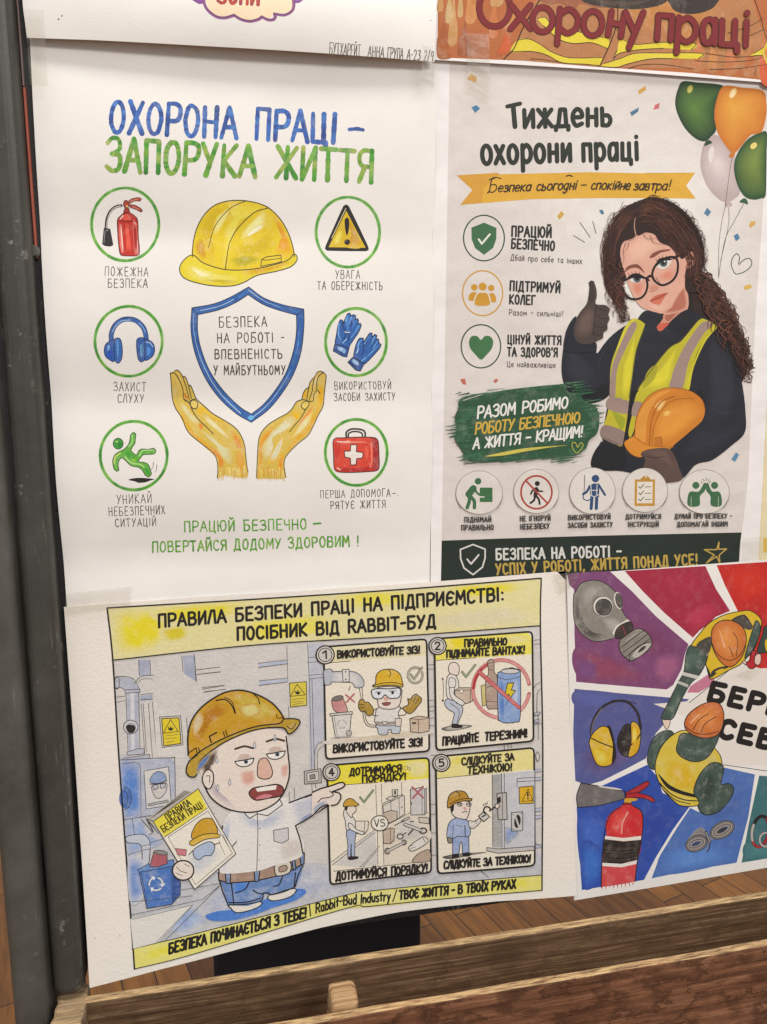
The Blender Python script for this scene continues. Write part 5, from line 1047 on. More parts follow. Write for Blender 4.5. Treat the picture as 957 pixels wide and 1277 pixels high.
A.dot(332, 744, 9, '#cfccd2'); A.ring(332, 744, 36, 34, .9, KT); A.poly([(308, 740), (330, 732), (356, 742), (350, 768), (332, 775), (316, 766)], '#2b2725'); ln([(312, 738), (332, 725), (354, 736)], .8)
ol([(312, 868), (370, 852), (400, 852), (398, 878), (318, 885)], '#b9bcc9'); ol([(290, 900), (425, 880), (428, 905), (292, 918)], '#b3b7c6')
for q in ([(372, 412), (376, 490)], [(428, 410), (432, 488)], [(586, 392), (592, 470)], [(648, 385), (660, 520)], [(660, 460), (775, 445)], [(664, 482), (780, 468)], [(685, 548), (800, 536)], [(700, 568), (806, 556)], [(255, 596), (305, 590)], [(380, 584), (445, 574)], [(258, 622), (305, 612)], [(382, 608), (446, 604)], [(385, 630), (402, 880)], [(394, 628), (410, 870)], [(420, 625), (440, 895)], [(440, 620), (462, 890)], [(610, 700), (615, 780)]): ln(q, .65)
A.poly([(445, 610), (600, 700), (615, 780), (600, 900), (460, 890)], '#d8d4cf', False, .6)
def sign(q, f, tri, rows, ww=1.1):
    ol(q, f, ww, False, .25, K); A.line(tri, .8, K, False, True)
    cx_, cy_ = sum(p[0] for p in tri) / 3, sum(p[1] for p in tri) / 3
    s_ = (tri[2][0] - tri[1][0]) / 80
    A.poly([(cx_, cy_ - 14 * s_), (cx_ + 6 * s_, cy_ + 2 * s_), (cx_ + 16 * s_, cy_ - 6 * s_), (cx_ + 10 * s_, cy_ + 12 * s_), (cx_ - 10 * s_, cy_ + 12 * s_), (cx_ - 14 * s_, cy_ - 8 * s_), (cx_ - 4 * s_, cy_ + 2 * s_)], '#2a2620')
    for r in rows: ln(r, .55, False)
ol([(476, 694), (580, 688), (592, 832), (488, 846)], '#d9d4c8', .9); sign([(486, 702), (572, 698), (582, 826), (496, 838)], '#e2cb2c', [(530, 706), (495, 775), (568, 766)], [[(505, 788), (572, 780)], [(505, 803), (560, 797)], [(508, 820), (550, 814)]])
# second sign, cabinets and pipe between the panels
zP()
A.poly([(600, 110), (715, 100), (720, 300), (710, 440), (610, 440)], '#d2cfcb', False, .5); A.poly([(712, 100), (800, 95), (800, 620), (770, 640), (745, 780), (725, 780)], '#bfc2cd', False, .6)
for q in ([(600, 112), (606, 300)], [(712, 100), (722, 290)], [(110, 240), (235, 225)], [(112, 265), (240, 252)], [(445, 205), (600, 186)], [(445, 228), (600, 208)], [(450, 300), (605, 284)], [(450, 325), (605, 306)], [(140, 345), (260, 325)], [(145, 362), (262, 345)], [(610, 440), (612, 500)], [(712, 200), (770, 196)], [(718, 175), (765, 170)], [(720, 290), (800, 280)], [(722, 270), (798, 262)], [(722, 290), (735, 780)], [(736, 290), (750, 775)], [(752, 780), (750, 690), (770, 640), (805, 630)], [(766, 780), (766, 700), (780, 665), (806, 650)], [(735, 860), (738, 900)], [(755, 860), (758, 895)], [(640, 880), (642, 950)], [(612, 900), (615, 950)], [(30, 165), (36, 240)], [(98, 155), (108, 300)]): ln(q, .65)
A.poly([(447, 208), (600, 190), (600, 205), (447, 225)], '#b7bfd6', False, .5); A.poly([(450, 304), (605, 288), (605, 303), (450, 322)], '#b7bfd6', False, .5)
sign([(614, 312), (706, 304), (708, 432), (620, 442)], '#dcc94a', [(656, 318), (620, 384), (700, 376)], [[(628, 402), (698, 394)], [(630, 416), (690, 410)], [(632, 428), (692, 420)]], .9)
ol([(694, 790), (784, 776), (788, 852), (696, 860)], '#b9b4ae', .9); ol([(708, 800), (772, 790), (774, 840), (710, 848)], '#d0ccc6', .8); ol([(724, 812), (752, 806), (754, 830), (726, 834)], '#8e8984', .8)
# left machine with a poster on it, pipe, bin
zO()
A.poly([(275, 25), (530, 18), (552, 45), (552, 290), (300, 325)], '#b4bacb', False, .6); A.poly([(280, 45), (365, 40), (378, 70), (382, 310), (302, 322)], '#5f8ad0', True, .5)
A.poly([(306, 330), (380, 322), (420, 400), (490, 440), (400, 480), (320, 500)], '#9db2d8', True, .6)
ln([(278, 30), (525, 20), (550, 40), (554, 290)], .9); ln([(300, 327), (470, 300)], .8); ln([(365, 45), (380, 75), (384, 315)], .7); ln([(290, 48), (360, 42)], .6)
ol([(398, 85), (520, 64), (534, 252), (410, 274)], '#d6d4d2', .8); ol([(428, 140), (440, 105), (470, 86), (500, 100), (508, 130), (468, 146)], '#8ea2c8', .8, True); ln([(425, 150), (470, 148), (515, 132)], 1.0); ol([(436, 160), (470, 150), (510, 145), (508, 185), (485, 215), (465, 222), (445, 200)], '#cfcac6', .8, True)
ol([(440, 155), (468, 152), (468, 172), (446, 180)], '#b9bcc4', .8); ol([(478, 150), (506, 144), (504, 166), (482, 172)], '#b9bcc4', .8); ol([(418, 248), (518, 228), (519, 240), (420, 260)], '#a8a6a4', .6)
A.poly(ellp(305, 220, 30, 50), '#5277ba', False, .5); A.ring(300, 220, 36, 56, .8, KT, a0=-90, a1=90); A.ring(296, 220, 22, 36, .7, KT, a0=-90, a1=90)
ln([(385, 325), (440, 390), (420, 400)], .8); ln([(340, 325), (352, 400)], .7); ln([(410, 320), (470, 398)], .8)
ol([(310, 412), (360, 400), (400, 402), (425, 430), (428, 470), (420, 545), (392, 545), (388, 470), (370, 445), (316, 440)], '#c3c9d6', .9, True); ol([(385, 458), (428, 450), (430, 472), (388, 478)], '#c9ccd6', .7); ln([(320, 500), (390, 480)], .6); ln([(430, 440), (500, 420)], .6); ln([(330, 715), (800, 640)], .6)
A.poly([(322, 520), (400, 540), (400, 700), (330, 740)], '#7f9bd0', True, .7)
ol([(372, 580), (540, 552), (580, 640), (578, 700), (535, 748), (412, 768)], '#4c78c0', 1.0, False, .5); A.poly([(540, 560), (576, 600), (580, 690), (540, 742)], '#31549c', False, .4); ol([(365, 575), (420, 548), (545, 525), (548, 556), (375, 588)], '#5f8ac8', .9); ln([(384, 592), (418, 764)], .7); ln([(532, 570), (540, 745)], .7)
for a in (90, 210, 330):
    q = [(458 + 34 * math.cos(math.radians(a + d)), 646 + 32 * math.sin(math.radians(a + d))) for d in (-42, -20, 10, 30)]
    A.line(q, 2.6, KT); A.line(q, 1.9, '#dfe3ea')
    A.poly([(458 + r_ * math.cos(math.radians(a + d)), 646 + r_ * math.sin(math.radians(a + d))) for r_, d in ((48, 26), (20, 30), (34, 58))], '#dfe3ea', False)
ol([(438, 520), (448, 486), (512, 492), (514, 545), (470, 560), (428, 560)], '#b0616a', .9); A.poly(ellp(482, 490, 34, 11, 20, 0, 360, 8), '#8f8a88'); A.ring(482, 490, 34, 11, .8, KT, rot=8)
A.poly([(330, 820), (640, 750), (470, 935), (345, 968)], '#e3dfd8', False, .3)
for q in ([(330, 735), (640, 705)], [(335, 800), (690, 722)], [(340, 822), (640, 750)], [(640, 750), (460, 935)], [(690, 722), (780, 650)], [(770, 660), (500, 930)]): ln(q, .65, False)
# right edge pipes
zU()
for y0, y1 in ((175, 195), (235, 258), (465, 490), (520, 545), (740, 762)): A.poly([(818, y0), (868, y0 - 4), (868, y1 - 4), (818, y1)], '#b9bed0', False, .5); ln([(818, y0), (868, y0 - 4)], .6); ln([(818, y1), (868, y1 - 4)], .6)
for y in (70, 435, 510, 650, 815): ln([(45, y), (88, y - 3)], .6)
ol([(828, 60), (840, 42), (852, 60), (850, 105), (838, 116), (830, 100)], '#cfccc8', .8, True); ln([(405, 922), (478, 980)], .6); ln([(820, 720), (868, 748)], .6)
zS()
for q in ([(868, 180), (915, 176)], [(868, 212), (918, 208)], [(868, 560), (885, 530), (920, 514)], [(890, 750), (895, 600), (922, 565)], [(870, 770), (925, 752)], [(870, 850), (930, 842)], [(900, 770), (902, 970)], [(30, 375), (75, 372)], [(32, 410), (76, 406)], [(35, 660), (80, 655)], [(36, 710), (82, 706)], [(38, 745), (84, 740)], [(40, 800), (86, 794)], [(40, 858), (88, 854)], [(630, 1010), (634, 1050)], [(660, 1004), (664, 1044)], [(684, 1000), (688, 1040)]): ln(q, .6)
ol([(868, 760), (910, 748), (912, 770), (870, 780)], '#b5b9c6', .7); ol([(870, 815), (908, 808), (908, 830), (870, 838)], '#b5b9c6', .7)
A.end()

def band(name, pts, col, blots):
    A.begin(name, lay=90); z0(); A.poly(pts, col, False, .35)
    for q, c in blots: A.poly(q, c, True, .5)
    return A.end()
hb = band('heading_band', [(134, 758), (320, 747), (500, 735), (675, 721), (674, 780), (500, 793), (320, 804), (141, 823)], '#e4dba0',
    [([(143, 764), (200, 760), (212, 788), (190, 810), (149, 814)], '#e8da2a'), ([(195, 758), (300, 750), (300, 765), (260, 775), (200, 775)], '#e6d93c'), ([(300, 775), (400, 765), (420, 785), (350, 798), (300, 800)], '#e9de50'), ([(420, 742), (500, 737), (520, 750), (440, 760)], '#e8dd55'), ([(560, 732), (650, 726), (640, 740), (580, 745)], '#e5d83c'), ([(200, 785), (230, 780), (235, 795), (210, 800)], '#d9c930'), ([(520, 770), (640, 755), (665, 775), (560, 785)], '#ded5ad')])
A.begin('heading_lettering', hb, lay=110); z0()
hk = dict(jit=.02, gap=17, space=40, up=(-.02, -1))
A.hand('ПРАВИЛА БЕЗПЕКИ ПРАЦІ НА ПІДПРИЄМСТВІ:', [(198, 782), (628, 748.5)], 15.5, 3.3, K, **hk)
A.hand('ПОСІБНИК ВІД RABBIT-БУД', [(296, 798), (543, 781.5)], 15.0, 3.3, K, **hk); A.end()
fbn = band('footer_band', [(165, 1183), (240, 1165), (431, 1116), (460, 1111), (560, 1101), (675, 1091), (675.5, 1110), (560, 1120), (460, 1131), (430, 1133), (240, 1190), (168, 1208)], '#e8e07c', [([(180, 1187), (238, 1171), (241, 1182), (184, 1197)], '#eadf4e'), ([(420, 1120), (520, 1106), (520, 1124), (430, 1132)], '#ebe492'), ([(606, 1101), (664, 1096), (664, 1106), (612, 1110)], '#e9de5a')])
A.begin('footer_lettering', fbn, lay=110); z0()
fk = dict(jit=.035, up=(.04, -1), gap=15, space=26)
A.hand('БЕЗПЕКА ПОЧИНАЄТЬСЯ З ТЕБЕ!', [(211, 1189), (300, 1166), (382, 1143.5)], 12.5, 3.0, K, **fk); A.line([(386, 1127), (387.5, 1142)], 1.5, K)
A.hand('Rabbit-Bud Industry', [(394, 1138.5), (428, 1128.5), (487, 1122.5)], 11.5, 2.0, K, **fk); A.line([(495, 1109), (490, 1124)], 1.4, K)
A.hand('ТВОЄ ЖИТТЯ - В ТВОЇХ РУКАХ', [(498, 1121), (560, 1115), (643, 1107)], 10.5, 2.6, K, **fk); A.end()
A.begin('frame_line', lay=130); z0()
A.line([(134, 758), (141, 823), (149, 950), (165, 1165), (168, 1208)], 2.0, K); A.line([(134, 758), (320, 747), (500, 735), (675, 721)], 1.8, K); A.line([(675, 721), (674, 780), (677, 930), (676, 1110)], 1.7, K); A.line([(168, 1208), (240, 1190), (430, 1133), (460, 1130), (560, 1120), (676, 1110)], 1.1, K)
A.line([(141, 823), (320, 804), (500, 793), (674, 780)], 1.4, K); A.line([(165, 1183), (198, 1175)], 1.1, K); A.line([(198, 1175), (240, 1165), (431, 1116), (460, 1111), (560, 1101), (675, 1091)], 1.0, K); A.end()

# ---- the worker (a plain cartoon worker in a white shirt)
A.begin('worker_figure', lay=140)
SK, SK2, SH = '#e8dbd0', '#cdb4a6', '#e6e3df'
zQ()
A.poly([(72, 705), (130, 680), (220, 670), (330, 640), (430, 600), (540, 560), (610, 560), (620, 575), (560, 620), (440, 660), (330, 700), (220, 728), (110, 730)], '#4f83d2', True, .5)
# trousers, belt, shoes
A.out([(208, 660), (205, 640), (365, 625), (370, 648), (310, 675), (240, 686)], '#e6e0d6', 1.3, K); A.out([(415, 615), (420, 590), (555, 555), (556, 580), (520, 605), (450, 622)], '#e6e0d6', 1.3, K)
A.poly([(145, 490), (330, 480), (600, 430), (590, 480), (560, 545), (420, 590), (385, 580), (375, 625), (300, 650), (195, 648), (170, 560)], '#6d8cc0', False, .5); A.poly([(215, 525), (310, 520), (290, 570), (225, 590)], '#4f86d6', True, .5); A.poly([(300, 560), (440, 540), (400, 575), (320, 620)], '#94a6c6', True, .6)
for q in ([(145, 500), (165, 570), (195, 645)], [(195, 645), (300, 640), (375, 620), (385, 580)], [(385, 580), (415, 580), (425, 590), (500, 572), (558, 545)], [(558, 545), (575, 480), (602, 430)], [(212, 522), (225, 640)], [(308, 522), (285, 560), (232, 580)], [(330, 565), (355, 580), (385, 585)], [(490, 490), (470, 535), (440, 545)], [(560, 470), (552, 545)], [(200, 632), (290, 630), (372, 608)]): A.line(q, 1.7, K, taper=(1, .8))
A.out([(142, 470), (240, 462), (340, 462), (450, 430), (540, 405), (606, 370), (606, 420), (540, 455), (450, 490), (340, 515), (200, 525), (145, 510)], '#a68a79', 1.5, K, False, .4)
for q in ([(178, 462), (208, 462), (206, 528), (184, 528)], [(335, 458), (366, 455), (360, 515), (340, 518)], [(540, 405), (556, 398), (562, 450), (548, 456)], [(582, 370), (608, 362), (606, 420), (590, 430)]): A.out(q, '#7d93b8', 1.4, K, False, .4)
A.out([(452, 425), (520, 408), (536, 425), (526, 470), (462, 488), (448, 465)], '#d8cfc0', 1.3, K); A.out([(472, 440), (510, 430), (512, 455), (474, 466)], '#b09685', 1.0, K)
# shirt
zQ()
A.poly([(165, 215), (200, 150), (270, 90), (480, 60), (530, 95), (570, 170), (565, 215), (590, 290), (600, 370), (540, 405), (450, 430), (340, 462), (150, 470), (140, 400), (150, 300)], SH, True, .3)
A.poly([(170, 200), (210, 170), (200, 300), (190, 450), (150, 460), (150, 320)], '#bcc3d4', True, .6); A.poly([(230, 140), (330, 190), (420, 170), (510, 110), (500, 190), (400, 240), (280, 220)], '#c3c8d6', True, .7); A.poly([(480, 300), (590, 280), (598, 370), (500, 410), (470, 380)], '#d3cbc4', True, .5)
A.line([(165, 215), (150, 300), (140, 400), (146, 470)], 1.7, K); A.line([(555, 170), (560, 215), (585, 290), (600, 365)], 1.7, K)
A.line([(350, 120), (356, 240), (350, 460)], .9, KT); A.dot(366, 230, .8, KT); A.dot(366, 320, .8, KT); A.dot(362, 400, .8, KT); A.out([(440, 240), (520, 225), (522, 290), (484, 310), (444, 298)], '#d2cfd0', .9, KT, False)
A.out([(270, 90), (330, 130), (352, 120), (352, 150), (310, 175), (258, 120)], '#e6e3df', 1.1, K, False); A.out([(470, 66), (400, 125), (352, 120), (352, 150), (410, 160), (490, 100)], '#e6e3df', 1.1, K, False)
ln([(240, 300), (215, 330)], 1.4)
# pointing arm
A.poly([(525, 92), (600, 62), (690, 30), (735, 70), (745, 100), (680, 140), (600, 195), (565, 218)], '#c4c8d4', True, .4); A.poly([(560, 190), (640, 140), (740, 80), (745, 100), (640, 170), (566, 216)], '#94a0bd', True, .5)
A.line([(525, 90), (600, 62), (690, 30)], 1.9, K); A.line([(560, 215), (620, 180), (690, 135), (748, 98)], 1.9, K)
zP()
A.poly([(800, 910), (830, 890), (880, 860), (905, 846), (914, 858), (890, 885), (860, 900), (885, 910), (885, 940), (865, 965), (830, 975), (790, 960), (775, 930)], SK, True, .3); A.poly([(800, 930), (840, 925), (850, 960), (820, 970)], SK2, True, .5)
A.line([(700, 930), (780, 900), (840, 870), (900, 846), (914, 856), (900, 875), (850, 897)], 1.9, K); A.line([(850, 897), (880, 905), (888, 935), (870, 962), (835, 972)], 1.8, K); A.line([(795, 945), (810, 925), (850, 920), (850, 898), (820, 892)], 1.2, K); A.line([(775, 905), (790, 940), (800, 965)], 1.2, K)
# head
A.poly([(130, 760), (150, 850), (190, 930), (260, 985), (350, 1010), (450, 1005), (540, 960), (590, 890), (612, 800), (606, 690), (590, 580), (440, 560), (300, 610), (190, 680)], SK, True, .25)
A.poly([(135, 760), (180, 700), (200, 820), (260, 940), (330, 1000), (250, 975), (180, 900), (150, 840)], '#bfb4b8', True, .6); A.poly([(340, 800), (420, 780), (430, 850), (370, 870)], '#dba99a', True, .6); A.poly([(570, 760), (608, 750), (600, 820), (570, 820)], '#dba99a', True, .6)
A.poly([(128, 745), (180, 690), (230, 660), (215, 740), (190, 770), (180, 830), (150, 830)], '#5a4a40', True, .4)
A.out([(150, 800), (175, 780), (200, 800), (200, 850), (180, 885), (155, 870), (142, 835)], SK, 1.5, K, True, .3); A.line([(162, 815), (182, 815), (180, 850)], .9, K)
A.line([(155, 870), (190, 932), (260, 985), (350, 1010), (450, 1005), (540, 960), (590, 890), (614, 800), (606, 690), (596, 600)], 1.8, K)
for ex, ey in ((370, 730), (540, 690)):
    A.out(ellp(ex, ey, 50, 34, 20, 0, 360, -10), '#f0ece4', 1.3, K, True); A.poly([(ex - 52, ey + 4), (ex - 40, ey - 32), (ex, ey - 42), (ex + 42, ey - 36), (ex + 52, ey - 10), (ex, ey - 2)], SK2, True, .4); A.line([(ex - 52, ey + 6), (ex, ey - 2), (ex + 52, ey - 12)], 1.5, K); A.dot(ex + 8, ey + 8, 2.6, '#4a5568'); A.dot(ex + 10, ey + 8, 1.4, K); A.line([(ex - 50, ey - 62), (ex, ey - 76), (ex + 46, ey - 66)], 2.6, '#4a3c34')
A.out([(450, 730), (490, 720), (520, 780), (515, 820), (480, 832), (445, 820), (440, 785)], '#ddb3a0', 1.2, K, True, .4)
A.out([(395, 910), (420, 880), (480, 870), (545, 860), (580, 880), (570, 920), (500, 935), (430, 945)], '#8f4440', 1.5, K, True); A.poly([(430, 882), (480, 872), (545, 864), (540, 888), (440, 900)], '#f0ece4', False); A.poly([(430, 940), (470, 915), (520, 918), (500, 933)], '#d2848a', True)
for x, y in ((220, 730), (165, 700), (425, 650), (290, 850), (225, 880), (535, 610)): A.line([(x, y - 22), (x - 8, y + 5), (x, y + 16), (x + 8, y + 5), (x, y - 22)], .6, '#6f7c8c'); A.poly([(x, y - 4), (x - 5, y + 6), (x, y + 13), (x + 5, y + 6)], '#c9d6e6')
# helmet
A.poly([(66, 700), (64, 600), (82, 520), (130, 450), (200, 395), (270, 360), (350, 350), (430, 370), (510, 412), (560, 462), (590, 520), (440, 550), (300, 595), (190, 650), (110, 720)], '#c99a20', True, .34)
A.poly([(300, 370), (420, 372), (520, 425), (570, 490), (440, 520), (330, 500), (320, 430)], '#cdb548', True, .6); A.poly([(80, 560), (140, 460), (240, 400), (290, 460), (200, 520), (120, 640)], '#b87c12', True, .6); A.poly([(90, 520), (130, 460), (150, 520), (100, 600)], '#d6c29a', True, .6); A.poly([(340, 440), (430, 420), (460, 470), (380, 500)], '#d9cf86', True, .6)
A.out([(585, 506), (650, 506), (672, 522), (645, 566), (610, 586), (575, 552), (440, 562), (300, 612), (200, 672), (125, 740), (108, 812), (75, 818), (55, 790), (72, 735), (150, 668), (300, 592), (440, 545), (560, 530)], '#bb9a2e', 1.7, K, True, .5)
A.poly([(120, 745), (190, 682), (180, 720), (125, 790), (105, 800)], '#5f7fb8', True, .4)
A.line([(66, 700), (64, 600), (82, 520), (130, 450), (200, 395), (270, 360), (350, 350), (430, 370), (510, 412), (560, 462), (584, 506)], 2.0, K); A.line([(215, 405), (265, 400), (300, 430), (320, 475)], 1.6, K); A.line([(262, 388), (300, 410), (322, 470)], 1.0, K); A.line([(420, 370), (445, 395), (452, 425)], 1.3, K)
A.line([(190, 632), (180, 600), (220, 578)], 1.8, K, False); A.line([(256, 575), (262, 600)], 1.3, K); A.line([(268, 568), (276, 594)], 1.3, K); A.line([(66, 690), (108, 662), (116, 700), (68, 735)], 1.3, K, False); A.line([(122, 660), (128, 690)], 1.2, K); A.line([(545, 480), (548, 500), (580, 498)], 1.0, K); A.line([(600, 545), (625, 560), (650, 530)], 1.0, K); A.dot(125, 580, .5, K)
wf = A.end()
# booklet held in his other hand
A.begin('booklet_drawing', lay=270); zO()
A.poly([(412, 322), (600, 180), (640, 190), (450, 330), (470, 380)], '#b9b3a8', False, .3)
for i in range(6): ln([(430 + i * 4, 320 - i * 3), (600 + i * 6, 182 + i)], .5)
ln([(412, 322), (445, 385)], 1.2); ln([(412, 322), (450, 335)], 1.0)
A.out([(445, 335), (668, 172), (855, 495), (650, 672)], '#ece6d8', 1.0, K, False); A.poly([(447, 336), (668, 174), (712, 268), (500, 410)], '#e9da48', False, .3); ln([(500, 412), (716, 266)], .9, False); ln([(518, 412), (716, 282), (838, 492), (655, 648), (518, 412)], .7, False)
A.poly([(600, 520), (700, 440), (790, 500), (660, 610)], '#cfd2d6', True, .6, sb='#ece6d8')
A.out([(640, 420), (650, 360), (690, 322), (735, 322), (758, 360), (755, 400)], '#cfa02c', 1.0, K, True, .4); A.out([(625, 435), (690, 400), (762, 395), (775, 412), (700, 425), (640, 455)], '#d8b03a', 1.0, K, True, .4)
A.out([(650, 470), (720, 435), (750, 455), (735, 500), (700, 505), (670, 525), (645, 505)], '#aebfd8', 1.0, K, True, .4); ln([(640, 480), (620, 500)], 1.2); ln([(745, 450), (775, 440)], 1.2); A.out([(555, 468), (610, 474), (606, 505), (565, 500)], '#cf7f86', .7, KT, False); ln([(790, 400), (830, 480)], .6); ln([(770, 430), (800, 500)], .6)
A.out(ellp(593, 577, 53, 49, 20), SK, 1.8, K, True, .2); ln([(560, 560), (580, 580), (612, 590)], .9); ln([(600, 545), (625, 560)], .8); ln([(556, 590), (590, 604)], .8)
bk_ = A.end()
A.begin('booklet_lettering', bk_, lay=310); zO()
A.hand('ПРАВИЛА', [(518, 332), (634, 250)], 8.6, 1.35, K, jit=.03, gap=18); A.hand('БЕЗПЕКИ ПРАЦІ', [(497, 388), (692, 262)], 8.0, 1.25, K, jit=.03, gap=18, space=30); A.end()

# ---- the four comic panels
def panel(lab, zf, out, bandq, bandc, num, cx_, cy_, r_, blot=None):
    A.begin('comic_panel', lay=320, label=lab); zf()
    A.poly(out, CREAM, False, .15); A.poly(bandq, bandc, False, .3)
    if blot:
        for q, c in blot: A.poly(q, c, True, .6)
    ln([bandq[-2], bandq[-1]] if len(bandq) == 4 else [bandq[-3], bandq[-2]], .9, False)
    A.line(out, 2.3, K, False, True)
    A.poly(ellp(cx_, cy_, r_, r_), '#cfcac2', False); A.ring(cx_, cy_, r_, r_, 1.6, K); A.ring(cx_, cy_, r_ * .74, r_ * .74, 1.0, K)
    A.hand(num, [(cx_ - r_ * .3, cy_ + r_ * .42), (cx_ + r_ * .32, cy_ + r_ * .4)], r_ * .86 / A.tf[2], 2.0, K, jit=.01)
def pend(zf, rows, nh):
    p = A.end()
    for nm, rr in (('panel_heading', rows[:nh]), ('panel_footing', rows[nh:])):
        A.begin(nm, p, lay=440); zf()
        for tx, b, h, wd in rr: A.hand(tx, b, h, wd * 1.12, K, jit=.045, gap=13, space=30, up=(.03, -1))
        A.end()
def rcorn(a, b, c, d, r=36):
    q = []
    P4_ = [Vector(v) for v in (a, b, c, d)]
    for i in range(4):
        p0, p1, p2 = P4_[i - 1], P4_[i], P4_[(i + 1) % 4]
        u, v = (p0 - p1).normalized() * r, (p2 - p1).normalized() * r
        for f in (0, .33, .66, 1): q.append(tuple(p1 + u * (1 - f) ** 2 + v * f ** 2))
    return q
FACE = SK
def mini_worker(x, y, s, shirt, leg, face_right=True):
    """small helmeted worker standing with his feet at x, y; s = height in zoom pixels"""
    f = lambda px, py: (x + px * s / 100 * (1 if face_right else -1), y - py * s / 100)
    A.out([f(-13, 2), f(-15, 34), f(13, 34), f(13, 2), f(4, 2), f(0, 22), f(-4, 2)], leg, .9, K, False, .4)
    A.poly([f(-15, 0), f(-15, 5), f(-3, 5), f(-2, 0)], '#2a2523'); A.poly([f(3, 0), f(3, 5), f(12, 5), f(18, 0)], '#2a2523')
    A.out([f(-14, 32), f(-18, 56), f(-10, 62), f(10, 62), f(17, 56), f(14, 32)], shirt, .9, K, True, .4)
    A.out([f(-16, 66), f(-17, 82), f(-10, 92), f(8, 92), f(18, 84), f(19, 72), f(12, 62), f(-6, 61)], FACE, .9, K, True, .3)
    A.out([f(-19, 82), f(-16, 93), f(-4, 101), f(10, 98), f(18, 88), f(26, 85), f(24, 82), f(0, 85)], '#c79a26', 1.0, K, True, .4)
    A.line([f(2, 99), f(6, 92)], .8, K)
    return f
# 1: protective gear
panel('first comic panel, worker in goggles holding a hose', zR, rcorn((88, 232), (905, 170), (928, 1060), (106, 1124)), [(150, 228), (875, 175), (905, 215), (906, 300), (300, 345), (90, 362), (88, 240)], '#e6ddb4', '1', 100, 295, 72)
ol([(90, 420), (155, 415), (150, 520), (100, 535), (92, 500)], '#b9bcc6', .9, True); A.poly([(155, 430), (240, 425), (330, 430), (380, 460), (410, 520), (395, 550), (335, 555), (315, 520), (240, 508), (155, 510)], '#d9d6d2', True, .4); ln([(155, 430), (240, 425), (330, 430), (385, 465), (410, 520), (395, 552), (335, 555), (315, 518), (155, 510)], 1.0); ol([(235, 412), (290, 410), (292, 508), (242, 510)], '#dedad4', .9)
A.dot(262, 430, 1, KT); A.dot(264, 490, 1, KT); ln([(300, 540), (285, 575), (298, 565)], .8)
ln([(370, 555), (385, 640)], .9); ln([(392, 555), (398, 640)], .9); ol([(180, 630), (150, 660), (180, 745), (275, 745), (240, 640), (215, 622)], '#c98c8c', .9, True); A.poly(ellp(198, 640, 46, 20, 16, 0, 360, -14), '#7b7672'); A.ring(198, 640, 46, 20, .8, KT, rot=-14)
A.line([(262, 612), (332, 668)], 2.0, '#b86a6a'); A.line([(330, 604), (268, 672)], 2.0, '#b86a6a')
ol([(150, 765), (308, 755), (292, 940), (180, 945)], '#dcd7d0', 1.0); ol([(135, 762), (315, 745), (316, 765), (140, 780)], '#d2cdc6', .9); ln([(170, 780), (195, 940)], .6)
for a in (90, 210, 330): A.line([(232 + 34 * math.cos(math.radians(a + d)), 845 + 34 * math.sin(math.radians(a + d))) for d in (-42, -10, 24)], 1.5, KT); A.line([(232 + 34 * math.cos(math.radians(a + d)), 845 + 34 * math.sin(math.radians(a + d))) for d in (-38, -10, 20)], .9, '#dcd7d0')
A.dot(288, 917, 3.4, '#dcd7d0'); A.ring(288, 917, 22, 22, .9, KT); A.ring(288, 917, 10, 10, .7, KT)
A.poly([(135, 955), (220, 940), (350, 945), (320, 965), (200, 970)], '#8f8a84', True, .8); A.poly([(540, 925), (620, 905), (730, 912), (700, 935)], '#8f8a84', True, .8); A.poly([(110, 975), (500, 930), (915, 880), (915, 930), (500, 975), (115, 1005)], '#d8c9b2', True, .6)
# worker with goggles and gloves
A.out([(515, 880), (530, 925), (592, 928), (600, 890), (625, 890), (630, 918), (690, 915), (695, 860), (690, 845), (510, 850)], '#c3c9d2', .9, K, True, .4)
A.out([(515, 720), (500, 760), (510, 850), (690, 845), (680, 760), (700, 710), (640, 700), (560, 705)], '#e0dcd8', .9, K, True, .3); A.line([(515, 720), (485, 735), (470, 770), (520, 780)], .9, K); A.line([(690, 715), (740, 735), (735, 770), (680, 775)], .9, K)
A.line([(505, 835), (600, 838), (692, 830)], 3.4, KT); A.line([(505, 835), (600, 838), (692, 830)], 2.6, '#a59b8d'); ol([(655, 800), (705, 798), (702, 860), (658, 862)], '#dcd3c6', .8); ol([(555, 825), (590, 824), (590, 850), (558, 850)], '#d8cfc2', .7)
A.out([(505, 600), (515, 660), (530, 710), (580, 725), (650, 722), (690, 690), (705, 620), (700, 560), (600, 545), (510, 560)], FACE, 1.0, K, True, .3)
A.out([(470, 575), (520, 562), (600, 565), (690, 560), (698, 600), (680, 635), (610, 640), (575, 612), (545, 642), (490, 640), (470, 610)], '#dfe5e8', 1.3, K, True, .2); A.dot(525, 602, 1.8, K); A.dot(635, 596, 1.8, K); A.line([(500, 590), (545, 590)], .9, K); A.line([(610, 584), (660, 580)], .9, K); A.poly([(565, 630), (590, 625), (600, 655), (570, 660)], '#d8ab99'); A.out([(550, 680), (580, 672), (620, 675), (600, 695), (565, 695)], '#9a5650', .8, K, True)
A.out([(475, 540), (500, 520), (505, 460), (540, 420), (600, 408), (650, 415), (695, 450), (712, 510), (715, 548), (640, 535), (540, 540), (490, 550)], '#dcb42c', 1.1, K, True, .4); A.line([(472, 545), (540, 522), (640, 515), (712, 530)], 1.0, K); A.line([(600, 410), (622, 440), (605, 470)], .9, K)
